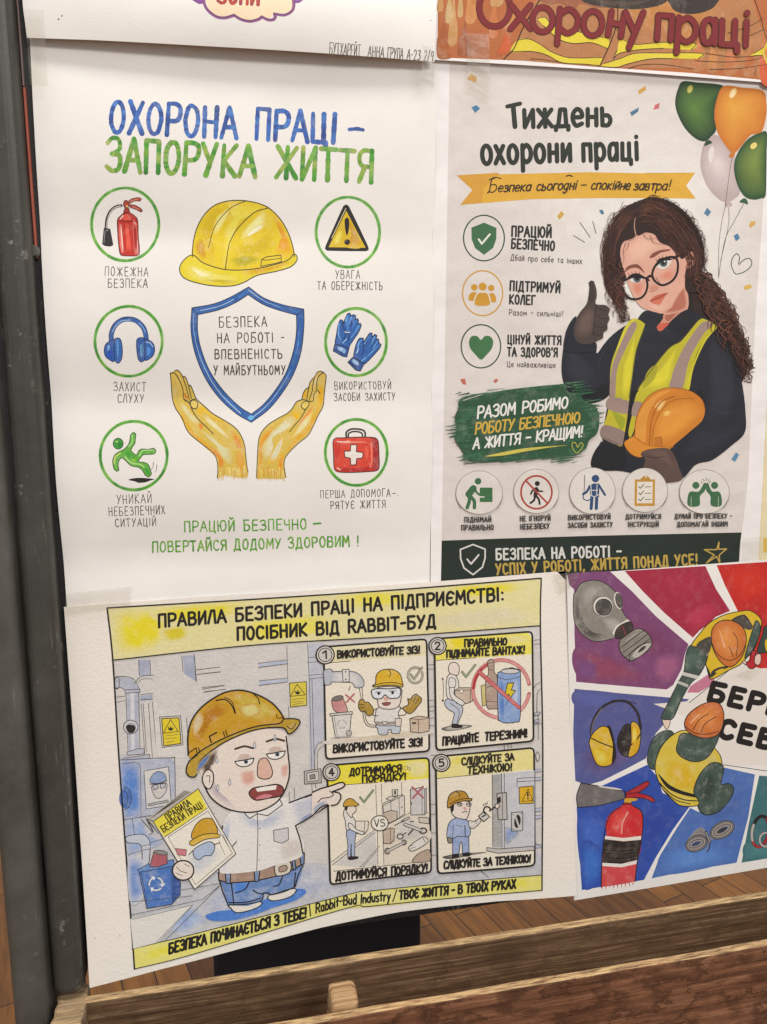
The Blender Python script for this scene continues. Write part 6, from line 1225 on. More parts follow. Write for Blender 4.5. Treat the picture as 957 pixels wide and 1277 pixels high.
A.out([(370, 660), (400, 645), (415, 670), (440, 668), (480, 720), (480, 760), (440, 778), (415, 740), (390, 745), (366, 715)], '#b2913c', 1.0, K, True, .4); A.line([(372, 690), (408, 690)], .8, K); A.line([(372, 715), (410, 712)], .8, K); A.out([(715, 715), (760, 690), (755, 640), (775, 650), (795, 620), (825, 605), (840, 620), (862, 635), (866, 660), (835, 700), (800, 745), (760, 760)], '#b2913c', 1.0, K, True, .4); ln([(800, 670), (820, 625)], .8); ln([(815, 685), (845, 645)], .8)
ln([(398, 745), (410, 820), (440, 860), (500, 870)], .9); ln([(412, 740), (425, 810), (450, 845), (505, 855)], .9)
A.ring(815, 455, 58, 62, 2.6, KT, a0=-20, a1=300); A.ring(815, 455, 58, 62, 1.7, '#b9b79e', a0=-18, a1=298); tick([(780, 450), (805, 485), (868, 395)], '#a9ad8c', 1.7)
ol([(772, 800), (840, 780), (925, 792), (925, 900), (850, 915), (778, 905)], '#cdb9a2', .9); ln([(772, 800), (850, 808), (925, 795)], .8); ln([(838, 808), (842, 912)], .8); A.poly([(788, 830), (822, 828), (822, 842), (790, 844)], '#3b3431', False)
pend(zR, [('ВИКОРИСТОВУЙТЕ ЗІЗ!', [(196, 320), (850, 280)], 8.8, 2.0), ('ВИКОРИСТОВУЙТЕ ЗІЗ!', [(163, 1072), (872, 1016)], 9.6, 2.1)], 1)
# 2: lifting
panel('second comic panel, man lifting a box beside a red prohibition ring', zS, rcorn((75, 168), (852, 110), (862, 980), (90, 1054)), [(160, 164), (812, 115), (850, 160), (852, 290), (400, 318), (82, 340), (78, 250)], '#eadf62', '2', 100, 225, 68, [([(170, 175), (330, 160), (330, 230), (200, 260)], '#ead72a'), ([(600, 150), (800, 135), (840, 180), (700, 220)], '#e6dc92')])
A.line([(140, 480), (146, 560), (142, 660)], .7, KT); A.poly([(130, 490), (140, 472), (150, 492)], KT, False); A.poly([(128, 652), (142, 672), (152, 652)], KT, False)
A.poly([(130, 880), (240, 850), (375, 858), (300, 885), (180, 900)], '#b8b2a8', True, .8)
A.out([(165, 650), (160, 700), (200, 740), (232, 760), (212, 860), (245, 870), (268, 820), (300, 740), (290, 700), (230, 650)], '#bcc3d2', .9, K, True, .4); A.poly([(212, 845), (245, 842), (298, 858), (295, 874), (215, 876)], '#2a2523'); ln([(200, 680), (270, 740), (250, 850)], .8)
A.out([(190, 450), (170, 500), (168, 570), (178, 635), (235, 655), (262, 600), (268, 520), (250, 470), (230, 450)], '#e4dfd8', .9, K, True, .3); A.out([(186, 400), (200, 362), (240, 355), (268, 380), (270, 430), (255, 458), (225, 452), (195, 440)], FACE, .9, K, True, .2)
ol([(232, 580), (270, 556), (388, 556), (385, 600), (378, 660), (330, 682), (250, 680)], '#cbb8a4', .9); ln([(232, 580), (362, 572), (388, 556)], .8); ln([(362, 572), (358, 680)], .8); ol([(275, 570), (302, 568), (300, 600), (278, 602)], '#ece4d6', .6)
A.out([(195, 545), (235, 545), (232, 610), (300, 660), (318, 680), (300, 698), (260, 680), (205, 630)], '#e4dfd8', .9, K, True, .2); A.out([(195, 480), (240, 490), (238, 548), (192, 548)], '#e4dfd8', .8, K, True)
tick([(295, 430), (325, 470), (398, 375)], '#9aa97c', 2.0)
A.ring(605, 565, 225, 230, 4.6, '#a3494a', .2, a0=10, a1=350); A.ring(605, 565, 225, 230, 3.6, '#d99390', .6, a0=12, a1=348); A.line([(385, 560), (400, 490), (440, 420), (490, 375)], 3.8, '#b83a40', wash=.4)
ol([(445, 540), (485, 530), (490, 690), (455, 700)], '#cfc27e', .8, False); ol([(498, 345), (545, 338), (550, 430), (575, 480), (585, 700), (540, 722), (490, 705), (482, 500), (505, 440)], '#b09a8a', .9, True, .4); ln([(498, 362), (546, 356)], .7); ln([(505, 410), (548, 420)], .7); ln([(490, 560), (520, 545), (580, 565)], .8); ln([(490, 665), (585, 668)], .7)
A.out([(575, 470), (595, 430), (640, 405), (740, 410), (758, 460), (755, 790), (720, 828), (640, 835), (590, 815), (580, 780)], '#8ba6d2', 1.0, K, True, .5); A.poly([(590, 500), (625, 500), (630, 800), (595, 800)], '#5f84c4', True, .5); A.poly([(690, 500), (740, 500), (738, 700), (700, 720)], '#b7c3da', True, .5); A.poly(ellp(675, 425, 72, 20), '#cfccc6'); A.ring(675, 425, 72, 20, .9, KT); ln([(640, 410), (690, 395), (720, 408)], .9); ln([(580, 475), (660, 490), (756, 468)], .7)
A.out([(655, 520), (705, 516), (685, 575), (718, 578), (660, 660), (670, 610), (634, 612)], '#dcc62c', 1.0, K, False); ln([(655, 660), (640, 700)], .7)
A.line([(432, 432), (745, 712)], 5.0, '#963a3c', False); A.line([(434, 434), (743, 710)], 3.8, '#cf6f70', False, wash=.4)
pend(zS, [('ПРАВИЛЬНО', [(314, 230), (648, 214)], 8.6, 2.0), ('ПІДНІМАЙТЕ ВАНТАЖ!', [(170, 314), (790, 280)], 8.6, 2.0), ('ПРАЦЮЙТЕ', [(140, 1012), (425, 980)], 9.6, 2.1), ('ТЕРЕЗНИМ!', [(475, 976), (812, 944)], 9.6, 2.1)], 2)
# 4: order
panel('third comic panel, tidy corridor against a floor littered with tools', zT, rcorn((112, 118), (895, 58), (912, 940), (136, 1034)), [(205, 112), (870, 64), (895, 100), (892, 215), (500, 248), (112, 276), (110, 200)], '#eadd3a', '4', 145, 170, 66, [([(700, 85), (880, 75), (885, 200), (760, 215)], '#e8df9c')])
A.poly([(150, 880), (480, 610), (500, 880), (370, 900)], '#d3d0cc', False, .6); A.poly([(545, 560), (740, 480), (895, 490), (895, 880), (550, 885)], '#e2d8c6', False, .4); A.poly([(700, 500), (890, 600), (880, 700), (600, 700)], '#cfcbc4', True, .7)
for q in ([(145, 860), (480, 610)], [(150, 882), (480, 632)], [(365, 900), (515, 735)], [(385, 898), (500, 770)], [(485, 268), (492, 500)], [(528, 262), (536, 500)], [(498, 620), (502, 890)], [(540, 620), (548, 885)], [(160, 930), (500, 895), (890, 850)], [(684, 250), (686, 350)], [(545, 590), (750, 480)], [(890, 480), (750, 482)]): ln(q, .7)
A.out([(245, 455), (238, 500), (250, 540), (265, 620), (330, 625), (335, 560), (300, 500), (280, 470)], '#e2ded8', .9, K, True, .3); A.out([(262, 620), (330, 620), (325, 700), (322, 820), (300, 830), (296, 720), (290, 830), (272, 830), (270, 720)], '#a9b6d0', .9, K, True, .4); A.poly([(270, 820), (310, 815), (355, 818), (350, 832), (300, 845), (272, 840)], '#262120')
A.out([(262, 435), (300, 430), (332, 435), (332, 470), (308, 490), (300, 520), (270, 490), (256, 460)], FACE, .9, K, True, .2); A.poly([(246, 430), (270, 432), (264, 460), (250, 462)], '#2f2926'); A.out([(236, 432), (245, 395), (275, 372), (310, 376), (332, 400), (358, 418), (340, 428), (280, 430)], '#cba23a', 1.0, K, True, .4)
ol([(330, 545), (430, 544), (425, 610), (400, 645), (330, 640)], '#e4dccd', .9); ln([(400, 552), (396, 645)], .8); A.out([(275, 560), (305, 570), (340, 610), (400, 632), (385, 650), (330, 630), (280, 600)], '#e2ded8', .9, K, True, .2)
tick([(365, 362), (395, 398), (465, 308)], '#8ea078', 1.8)
ol([(540, 425), (690, 350), (705, 350), (708, 490), (650, 530), (650, 470), (600, 462), (545, 480)], '#dcd6cc', .9); ln([(540, 410), (690, 338), (690, 352)], .8); ln([(600, 395), (604, 460)], .7); ln([(664, 365), (668, 515)], .7); ol([(545, 480), (600, 462), (650, 470), (648, 530), (590, 560), (550, 520)], '#c5b7a6', .8); ol([(562, 372), (600, 352), (640, 358), (600, 388)], '#cfc8bd', .7); ol([(610, 305), (655, 300), (652, 350), (615, 352)], '#d8d2c8', .8); A.poly([(625, 312), (640, 310), (640, 340), (628, 340)], '#2f2a28', False); A.dot(685, 438, .9, K)
ol([(752, 300), (840, 285), (862, 300), (862, 495), (755, 498)], '#cdccca', .9); ln([(840, 290), (842, 490)], .7); ol([(862, 300), (876, 290), (876, 480), (862, 490)], '#bdbab6', .7); A.poly([(754, 400), (762, 398), (762, 420), (755, 420)], K, False); A.line([(765, 282), (850, 365)], 2.4, '#b0646a'); A.line([(848, 280), (770, 368)], 2.4, '#b0646a')
ol([(815, 515), (895, 520), (895, 565), (820, 555)], '#cfc6b8', .9); ol([(540, 620), (598, 596), (628, 602), (626, 690), (598, 718), (545, 716)], '#c5b3a0', .9); ln([(598, 600), (598, 716)], .7)
def wrench(a, b, w_): A.line([a, b], w_ + 1.6, KT); A.line([a, b], w_, '#cfccc6')
wrench((575, 775), (700, 712), 2.2); A.ring(575, 775, 20, 22, 1.3, KT, a0=40, a1=300); A.ring(702, 708, 18, 18, 1.3, KT, a0=-140, a1=120); wrench((710, 570), (830, 615), 2.6); A.ring(848, 618, 28, 20, 1.6, KT, a0=-120, a1=160); wrench((690, 545), (740, 518), 1.4); ln([(630, 578), (700, 540)], 1.1); A.ring(672, 662, 22, 20, 1.2, KT); ln([(692, 652), (718, 632)], 1.2); ln([(770, 610), (735, 650)], 1.6, c=K); ln([(750, 545), (778, 548)], 1.2)
A.out([(735, 750), (790, 700), (860, 665), (888, 700), (840, 740), (770, 775), (745, 770)], '#e0dbd2', .9, K, True); ln([(740, 738), (775, 730)], .7); ln([(750, 755), (790, 745)], .7); ln([(848, 675), (868, 712)], .8); A.out([(770, 858), (800, 805), (850, 775), (898, 768), (898, 848)], '#b9a592', .8, KT, True, .4)
A.poly(ellp(515, 560, 66, 58), '#ece6d8', False); A.ring(515, 560, 66, 58, 1.2, KT); A.hand('VS', [(476, 588), (556, 584)], 9, 1.2, K, jit=.02)
A.hand('СЬ', [(690, 152), (758, 146)], 5, .5, '#8a8272', jit=.02)
# his pointing finger reaches over the panel
A.poly([(0, 320), (60, 290), (140, 270), (220, 245), (245, 258), (235, 280), (180, 305), (150, 320), (200, 330), (214, 360), (190, 410), (150, 425), (110, 415), (60, 440), (0, 500)], SK, True, .2); A.poly([(0, 440), (60, 390), (110, 380), (110, 410), (0, 498)], '#a3abc0', True, .5); A.line([(0, 322), (60, 295), (140, 272), (220, 246), (246, 260), (232, 285), (150, 318)], 1.9, K); A.line([(150, 318), (205, 330), (216, 365), (188, 412), (145, 424)], 1.8, K); A.line([(40, 400), (70, 370), (130, 360), (160, 340), (130, 312)], 1.2, K); A.line([(0, 500), (60, 440), (112, 415)], 1.8, K)
pend(zT, [('ДОТРИМУЙСЯ', [(285, 192), (680, 164)], 8.4, 1.9), ('ПОРЯДКУ!', [(382, 246), (718, 222)], 8.0, 1.9), ('ДОТРИМУЙСЯ', [(180, 1000), (565, 962)], 10, 2.1), ('ПОРЯДКУ!', [(605, 960), (882, 934)], 10, 2.1)], 2)
# 5: machinery
panel('last comic panel, worker in blue locking a switch cabinet', zU, rcorn((80, 78), (812, 12), (818, 890), (95, 950)), [(178, 76), (780, 18), (812, 55), (815, 172), (400, 210), (86, 242), (82, 150)], '#e7dd94', '5', 122, 125, 64, [([(200, 90), (300, 80), (280, 130), (190, 140)], '#e6da6c')])
A.poly([(500, 212), (815, 180), (815, 745), (500, 760)], '#c9cacf', False, .5); A.poly([(500, 212), (570, 206), (570, 755), (500, 750)], '#aaa9a8', False, .6); A.poly([(600, 600), (700, 640), (620, 730), (595, 700)], '#93a5cc', True, .8)
for q in ([(500, 212), (506, 745)], [(570, 204), (574, 765)], [(590, 202), (592, 765)], [(690, 240), (815, 232)], [(686, 265), (815, 258)], [(686, 240), (686, 300)]): ln(q, .8)
ol([(460, 755), (545, 765), (815, 745), (815, 775), (545, 798), (460, 780)], '#c2bfba', .9); ol([(700, 305), (806, 296), (806, 425), (704, 430)], '#dcae1e', 1.0); A.line([(768, 318), (722, 412), (802, 404)], .7, K, False, True); A.line([(765, 345), (766, 372)], 2.0, K); A.dot(766, 390, 1.2, K)
ol([(642, 495), (728, 488), (728, 620), (720, 630), (645, 632)], '#c9c7c4', 1.0); A.poly(ellp(688, 560, 24, 50, 20, 0, 360, 6), '#2a2625'); A.line([(672, 520), (700, 600)], 2.2, '#c9c7c4'); A.dot(655, 508, .7, K); A.dot(718, 500, .7, K); A.dot(656, 618, .7, K)
ol([(535, 352), (606, 345), (612, 545), (545, 548)], '#bdb9b4', 1.1); A.poly([(540, 385), (562, 372), (566, 415), (540, 430)], '#262120', False); ln([(575, 350), (578, 545)], .8)
# worker
A.poly([(130, 825), (250, 800), (460, 790), (340, 812), (200, 840)], '#8f8a84', True, .8)
A.out([(205, 670), (205, 810), (250, 812), (262, 720), (275, 715), (280, 805), (328, 800), (325, 660)], '#93a7d0', .9, K, False, .5); A.poly([(198, 808), (250, 800), (254, 826), (200, 832)], '#221e1d'); A.poly([(276, 798), (325, 790), (348, 802), (330, 820), (280, 820)], '#221e1d')
A.out([(215, 540), (175, 580), (162, 660), (170, 690), (205, 690), (240, 672), (328, 670), (335, 600), (322, 560), (270, 535)], '#9fb1d4', .9, K, True, .5); ln([(210, 590), (205, 690)], .8); ln([(296, 590), (300, 670)], 1.3); ln([(236, 590), (280, 598)], .7); A.out([(165, 680), (200, 685), (202, 715), (175, 722)], '#8b8378', .8, K, True)
A.out([(325, 555), (370, 560), (408, 535), (412, 565), (360, 612), (330, 600)], '#dcd6d0', .9, K, True, .3); ln([(372, 548), (385, 580)], .7)
A.out([(195, 450), (200, 500), (230, 530), (300, 545), (320, 520), (334, 460), (332, 415), (250, 412)], FACE, 1.0, K, True, .3); A.poly([(185, 440), (215, 430), (212, 480), (200, 495)], '#2b2422')
for ex in (258, 326): A.out(ellp(ex, 434, 18, 13), '#ece6dc', .9, K, False); A.line([(ex - 18, 432), (ex + 18, 428)], 1.0, K); A.dot(ex + 4, 437, .9, K)
A.poly([(282, 455), (305, 450), (312, 472), (290, 475)], '#d6a898'); A.line([(278, 492), (298, 484), (314, 490)], 1.0, K)
A.out([(168, 460), (170, 400), (190, 355), (240, 332), (295, 340), (320, 375), (325, 388), (350, 390), (345, 405), (270, 410), (200, 440), (185, 455)], '#b98d2c', 1.1, K, True, .4); A.line([(182, 430), (260, 396), (325, 388)], .9, K); A.line([(232, 338), (252, 350), (258, 372)], 1.0, K)
A.out([(398, 520), (440, 485), (480, 525), (435, 562)], '#cfcac4', 1.1, K, False); A.ring(462, 478, 26, 28, 1.7, K, a0=120, a1=360); A.line([(425, 525), (450, 512)], 1.6, K); A.line([(480, 480), (530, 445)], 1.7, K); A.out([(520, 440), (545, 425), (556, 445), (540, 465), (525, 460)], FACE, 1.0, K, True)
for q in ([(432, 432), (442, 445)], [(448, 422), (452, 440)], [(464, 416), (460, 434)]): ln(q, .8)
pend(zU, [('СЛІДКУЙТЕ ЗА', [(274, 140), (662, 102)], 8.8, 1.8), ('ТЕХНІКОЮ!', [(316, 206), (646, 178)], 8.8, 1.9), ('СЛІДКУЙТЕ ЗА ТЕХНІКОЮ!', [(140, 912), (785, 862)], 9.2, 2.1)], 2)
A.begin('pencil_mark', lay=1); zO(); A.dot(153, 917, .7, '#5a5450'); A.end(); A.begin('pencil_mark', lay=1); A.dot(278, 905, .7, '#5a5450'); A.end()

# ---------------------------------------------------------------- P4: painted wedges
A = P4
def zL(): A.z(700, 700, 3.724)
def zM(): A.z(700, 900, 3.724)
def zA(): A.z(860, 740, 5.804)
K = '#211c1a'
def wedge(n, pts, col, blots, lay=1, zf=zL):
    A.begin('painted_wedge', lay=lay, label=n); zf(); A.poly(pts, col, False, .1)
    for q, c in blots: A.poly(q, c, True, .12, soft=.6)
    A.end()
wedge('plum wedge', [(28, 62), (225, 45), (330, 140), (440, 255), (592, 385), (575, 430), (560, 500), (520, 575), (490, 595), (300, 580), (70, 560), (62, 340), (60, 130), (38, 110)], '#7d4570', [([(70, 400), (300, 470), (400, 560), (100, 555)], '#8d4460'), ([(300, 250), (440, 300), (560, 400), (500, 500), (380, 420)], '#7a3c64'), ([(40, 60), (220, 50), (260, 110), (100, 90)], '#7f4878'), ([(70, 450), (160, 480), (150, 550), (80, 545)], '#7a4a7c'), ([(440, 440), (560, 440), (520, 560), (430, 540)], '#a05a80')])
wedge('crimson wedge', [(295, 45), (670, 22), (720, 130), (785, 230), (690, 270), (612, 355), (480, 240), (380, 140)], '#a3243f', [([(400, 60), (640, 40), (700, 130), (560, 180)], '#ab2844'), ([(560, 250), (690, 190), (740, 230), (620, 330)], '#b83350')])
wedge('scarlet wedge', [(722, 18), (1300, -20), (1300, 520), (957, 520), (870, 470), (900, 300), (820, 230), (760, 110)], '#c3241c', [([(760, 40), (950, 20), (950, 150), (840, 190)], '#cf2f1d'), ([(860, 200), (950, 170), (950, 420), (890, 400)], '#b81f1c')])
wedge('rose wedge', [(600, 580), (690, 520), (720, 560), (640, 610), (585, 610)], '#c57a92', [])
wedge('violet blue wedge', [(62, 592), (300, 615), (595, 640), (500, 730), (440, 800), (400, 900), (395, 915), (300, 965), (190, 1020), (120, 1040), (66, 1020), (56, 800)], '#545a94', [([(70, 600), (300, 620), (280, 660), (80, 680)], '#5a62a4'), ([(80, 880), (300, 860), (330, 930), (150, 1000)], '#5e4f82')])
wedge('ultramarine wedge', [(185, 300), (400, 200), (450, 260), (470, 330), (600, 390), (520, 500), (440, 630), (385, 735), (96, 782), (72, 400), (95, 290)], '#2c4da8', [([(80, 420), (200, 440), (200, 600), (100, 700)], '#3f67c2'), ([(100, 560), (190, 600), (180, 740), (100, 770)], '#3a70c8'), ([(390, 380), (560, 400), (450, 560), (370, 640)], '#2b46a0')], 1, zM)
wedge('sky blue wedge', [(600, 400), (640, 420), (745, 210), (900, 245), (870, 440), (815, 655), (600, 690), (420, 728), (460, 620), (540, 490)], '#4c70b4', [([(480, 600), (700, 560), (800, 640), (480, 710)], '#5b88cf'), ([(640, 430), (780, 380), (860, 300), (840, 420), (700, 480)], '#4868aa')], 1, zM)
wedge('teal wedge', [(920, 250), (1300, 280), (1300, 580), (957, 635), (838, 655), (870, 480)], '#3c6f74', [([(860, 560), (1000, 560), (1000, 620), (860, 640)], '#4a8084')], 1, zM)
# centre sign
A.begin('centre_sign', lay=12); zA(); 
A.poly([(300, 560), (400, 490), (480, 545), (563, 540), (900, 600), (900, 1290), (563, 1240), (350, 1245), (240, 1240), (200, 1100), (180, 1000), (0, 900), (-260, 800), (0, 780), (150, 680)], '#e6dfd6', False, .1); A.poly([(300, 600), (450, 540), (540, 560), (440, 640)], '#d9d2c6', True, .7)
for q in ([(0, 790), (150, 670), (300, 545)], [(240, 1240), (400, 1262), (563, 1285), (900, 1320)]): A.line(q, .8, K)
sg = A.end()
A.begin('sign_lettering', sg, lay=20); zA()
def blk(q, holes=()): A.poly(q, '#1a1614', False, 0, holes)
A.hand('БЕРЕЖИ', [(134, 768), (980, 960)], 21, 7.2, '#1a1614', jit=.012, gap=26, up=(.28, -.96)); A.hand('СЕБЕ', [(208, 1030), (730, 1158)], 20.5, 7.4, '#1a1614', jit=.012, gap=26, up=(.28, -.96)); A.end()
# gas mask
A.begin('gas_mask_drawing', lay=14); zL()
A.poly([(62, 150), (90, 105), (140, 88), (190, 95), (240, 130), (275, 180), (282, 230), (320, 280), (330, 310), (250, 345), (240, 360), (150, 370), (100, 340), (65, 290), (56, 220)], '#8b857d', True, .3)
A.poly([(70, 220), (110, 300), (180, 350), (230, 355), (150, 368), (95, 335), (65, 280)], '#57524e', True, .6); A.poly([(90, 150), (140, 105), (190, 120), (160, 160), (110, 220)], '#a39d93', True, .5); A.poly([(190, 270), (250, 260), (280, 290), (230, 330)], '#a9a39a', True, .5); A.poly([(60, 200), (80, 160), (90, 260), (75, 290)], '#6b6660', True, .5)
A.line([(62, 150), (90, 105), (140, 88), (190, 95), (240, 130), (275, 180), (284, 230), (320, 280), (333, 305)], 1.0, K); A.line([(58, 150), (56, 220), (65, 290), (100, 340), (150, 370), (200, 368), (240, 358)], .9, K)
A.poly(ellp(195, 210, 45, 46), '#ddd5cc', False); A.out(ellp(198, 213, 38, 38), '#4a4644', 1.0, K, False, .3); A.ring(193, 208, 46, 46, .6, K, a0=100, a1=280); A.poly(ellp(266, 182, 20, 40, 20, 0, 360, -12), '#ddd5cc', False); A.out(ellp(269, 182, 15, 34, 20, 0, 360, -12), '#5c5754', .9, K, False, .3)
A.poly([(238, 330), (255, 300), (310, 268), (320, 280), (270, 305), (248, 350)], '#e2dbd2', False); A.out([(248, 345), (265, 305), (318, 280), (334, 305), (320, 330), (290, 350), (262, 360)], '#3c3230', .9, K, True, .3); A.line([(285, 300), (300, 345)], 1.2, '#8d3a3a')
A.out([(272, 370), (300, 345), (345, 315), (375, 315), (410, 345), (422, 385), (395, 420), (350, 450), (325, 462), (290, 440), (272, 410)], '#8a837b', 1.1, K, True, .35)
for q in ([(280, 400), (330, 360), (385, 320)], [(285, 425), (340, 385), (400, 340)], [(300, 445), (350, 405), (412, 360)], [(315, 458), (325, 425), (370, 388), (420, 372)]): A.line(q, .9, K)
A.poly([(330, 440), (350, 410), (400, 380), (415, 385), (390, 420), (350, 448)], '#bcb5ac', True, .3); A.poly([(355, 425), (372, 400), (395, 392), (382, 412)], '#3a3533', True); A.line([(300, 370), (350, 335)], 1.6, '#a8a198'); A.line([(325, 462), (310, 466)], .6, K)
A.end()
# ear defenders
A.begin('ear_defenders_drawing', lay=14); A.z(700, 860, 3.724)
def sY(pts): return [(x, y - 0) for x, y in pts]
A.line([(142, 235), (140, 180), (160, 120), (205, 72), (265, 52), (315, 62), (355, 110), (370, 180)], 3.4, '#2d2628', taper=(.8, 1)); A.line([(150, 185), (170, 125), (215, 82), (265, 66)], .7, '#6d6468'); A.line([(205, 72), (240, 50), (300, 52), (350, 66)], 1.0, '#2d2628')
A.line([(138, 230), (150, 150), (190, 85)], .6, '#8d8488')
A.out([(150, 200), (185, 172), (215, 175), (240, 210), (250, 300), (245, 335), (210, 356), (165, 345), (135, 270), (132, 235)], '#d9b322', 1.1, K, True, .4); A.poly([(215, 165), (235, 185), (256, 290), (250, 330), (235, 345), (240, 260), (225, 200)], '#241e20', True); A.poly([(150, 270), (200, 290), (220, 330), (190, 350), (160, 330)], '#e2cc4a', True, .5, sb='#d9b322'); A.line([(140, 225), (180, 245), (240, 268)], 1.4, K)
A.out([(265, 220), (290, 170), (315, 160), (325, 200), (325, 280), (310, 310), (280, 300), (262, 260)], '#292324', 1.1, K, True, .3); A.out([(325, 155), (350, 155), (368, 190), (365, 260), (345, 300), (312, 310), (325, 240)], '#d8a820', 1.1, K, True, .4); A.line([(372, 200), (345, 240), (318, 260)], 1.6, K); A.poly([(335, 170), (352, 180), (350, 240), (330, 250)], '#e8cf3a', True, .5, sb='#d8a820')
A.end()
# fire extinguisher
A.begin('extinguisher_drawing', lay=20); zM()
A.poly([(92, 285), (290, 322), (295, 360), (170, 388), (76, 398), (72, 345)], '#6f6b6a', False, .3); A.line([(92, 285), (180, 300), (290, 322)], 1.2, K); A.line([(76, 398), (180, 388), (295, 358)], 1.0, K); A.line([(92, 285), (72, 345), (76, 398)], 1.1, K); A.poly([(170, 298), (260, 308), (280, 318), (180, 304)], '#d9d3cc', True)
A.out([(300, 330), (345, 305), (400, 275), (412, 285), (390, 310), (340, 338), (300, 345)], '#b02230', 1.0, K, True, .2); A.out([(300, 340), (350, 330), (410, 345), (436, 365), (430, 374), (390, 358), (340, 352), (300, 355)], '#b5202c', 1.0, K, True, .2); A.poly([(295, 356), (330, 354), (356, 358), (350, 366), (325, 370), (325, 378), (292, 378)], '#d9a52c', False); A.line([(296, 320), (298, 355)], 1.3, K); A.out([(285, 388), (290, 376), (325, 378), (332, 392)], '#a3222a', .9, K, False)
A.poly([(210, 520), (205, 480), (225, 430), (270, 395), (300, 388), (335, 392), (365, 410), (378, 450), (375, 530), (368, 600), (350, 660), (348, 700), (344, 735), (330, 745), (200, 766), (187, 760), (186, 720), (190, 640)], '#cf2a30', True, .2); A.poly([(225, 470), (265, 410), (310, 400), (290, 530), (235, 525)], '#dd4a44', True, .5); A.poly([(190, 670), (350, 655), (345, 740), (186, 766)], '#d4484c', False, .3); A.line([(310, 420), (285, 470), (280, 520)], 1.6, '#e9a49a', wash=.4)
A.poly([(205, 530), (290, 540), (372, 530), (370, 548), (290, 555), (202, 545)], '#e9e1da', False); A.poly([(200, 545), (290, 556), (370, 548), (358, 640), (280, 660), (192, 655)], '#2f2522', False, .3); A.poly([(190, 655), (280, 660), (355, 642), (350, 660), (280, 676), (190, 670)], '#e9e1da', False)
for i in range(15): A.line([(200 - i * .5, 552 + i * 7), (280, 562 + i * 6.6), (366 - i, 554 + i * 6.2)], .5, random.choice(['#15100f', '#4e423d', '#5c4c40']))
A.line([(186, 768), (190, 640), (205, 500), (230, 430), (275, 395)], 1.2, K); A.line([(335, 392), (368, 412), (380, 450), (374, 540), (352, 660), (343, 742)], 1.2, K)
for i in range(9): A.line([(190 + i * 18, 764 - i * 2), (192 + i * 18 + random.uniform(-3, 3), 772 - i * 2 + random.uniform(0, 10))], 1.3, '#cf4048', taper=(1, .2), wash=.4)
A.end()
# rope and carabiner
A.begin('rope_drawing', lay=14); zM()
for k in range(9):
    f = k / 8; A.line([(690, 540), (650, 515 - 4 * k + 10), (600, 535), (580, 570 + 3 * k), (600, 600 - 2 * k), (650, 575 - k), (690, 545)], .9, ['#8d8682', '#6b6462', '#a8a19b'][k % 3]); A.line([(690, 535), (730, 490 + 5 * k - 10), (770, 465 + 2 * k), (800, 470), (795, 505 - 3 * k), (750, 540 - 2 * k), (690, 545)], .9, ['#8d8682', '#6b6462', '#a8a19b'][k % 3])
for k in range(7): A.ring(628, 566, 50 - 4 * k, 32 - 4 * k, 1.0, ['#8d8682', '#5b5452', '#a8a19b'][k % 3], rot=-22); A.ring(748, 502, 58 - 4 * k, 34 - 4 * k, 1.0, ['#8d8682', '#5b5452', '#a8a19b'][k % 3], rot=-28)
A.ring(628, 566, 52, 36, .8, K, rot=-22); A.ring(748, 502, 60, 37, .8, K, rot=-28); A.poly(ellp(626, 567, 22, 9, 16, 0, 360, -24), '#3a4a70', False); A.poly(ellp(748, 503, 26, 10, 16, 0, 360, -28), '#34384a', False)
A.line([(672, 512), (690, 560)], 3.4, K); A.line([(673, 514), (689, 558)], 2.4, '#8d8682'); A.line([(685, 555), (690, 585), (676, 605)], 1.0, K); A.line([(690, 550), (672, 600)], 1.2, '#8d8682'); A.end()
A.begin('carabiner_drawing', lay=14); zM()
A.ring(925, 510, 38, 72, 4.2, K, rot=10); A.ring(925, 510, 38, 72, 3.2, '#a3242c', .2, rot=10, a0=-60, a1=200); A.ring(925, 510, 38, 72, 3.2, '#b5b0aa', .2, rot=10, a0=140, a1=200); A.ring(950, 548, 28, 32, 3.4, K); A.ring(950, 548, 28, 32, 2.4, '#b5b0aa'); A.end()
# upper worker, seen from above
GRN, GRN2, YV2, OR = '#43564e', '#36463f', '#d8b724', '#dd8438'
A.begin('worker_figure', lay=24, label='upper of two workers seen from above, leaning over the sign'); zL()
A.out([(470, 728), (478, 765), (490, 780), (500, 770), (505, 735)], '#e6cdbd', .8, K, True)
A.out([(600, 390), (580, 430), (570, 510), (545, 560), (500, 650), (465, 725), (495, 735), (522, 725), (560, 640), (600, 570), (640, 530), (672, 470), (672, 430), (640, 400)], GRN, 1.0, K, True, .4); A.poly([(600, 410), (650, 430), (660, 470), (600, 500), (575, 490)], '#536a60', True, .5); A.poly([(505, 660), (545, 590), (560, 620), (520, 710), (490, 720)], '#4f675a', True, .5); A.poly([(568, 512), (640, 530), (632, 548), (560, 528)], '#c9c7c0', False); A.poly([(545, 552), (592, 570), (588, 586), (538, 566)], '#b9b7b0', False); A.line([(568, 512), (640, 530)], .8, K); A.line([(545, 552), (592, 570)], .8, K)
A.out([(605, 390), (640, 340), (690, 285), (760, 248), (830, 232), (880, 230), (925, 265), (928, 310), (900, 400), (860, 450), (830, 480), (770, 510), (720, 540), (690, 545), (690, 520), (672, 480), (680, 430), (640, 400)], YV2, 1.1, K, True, .25)
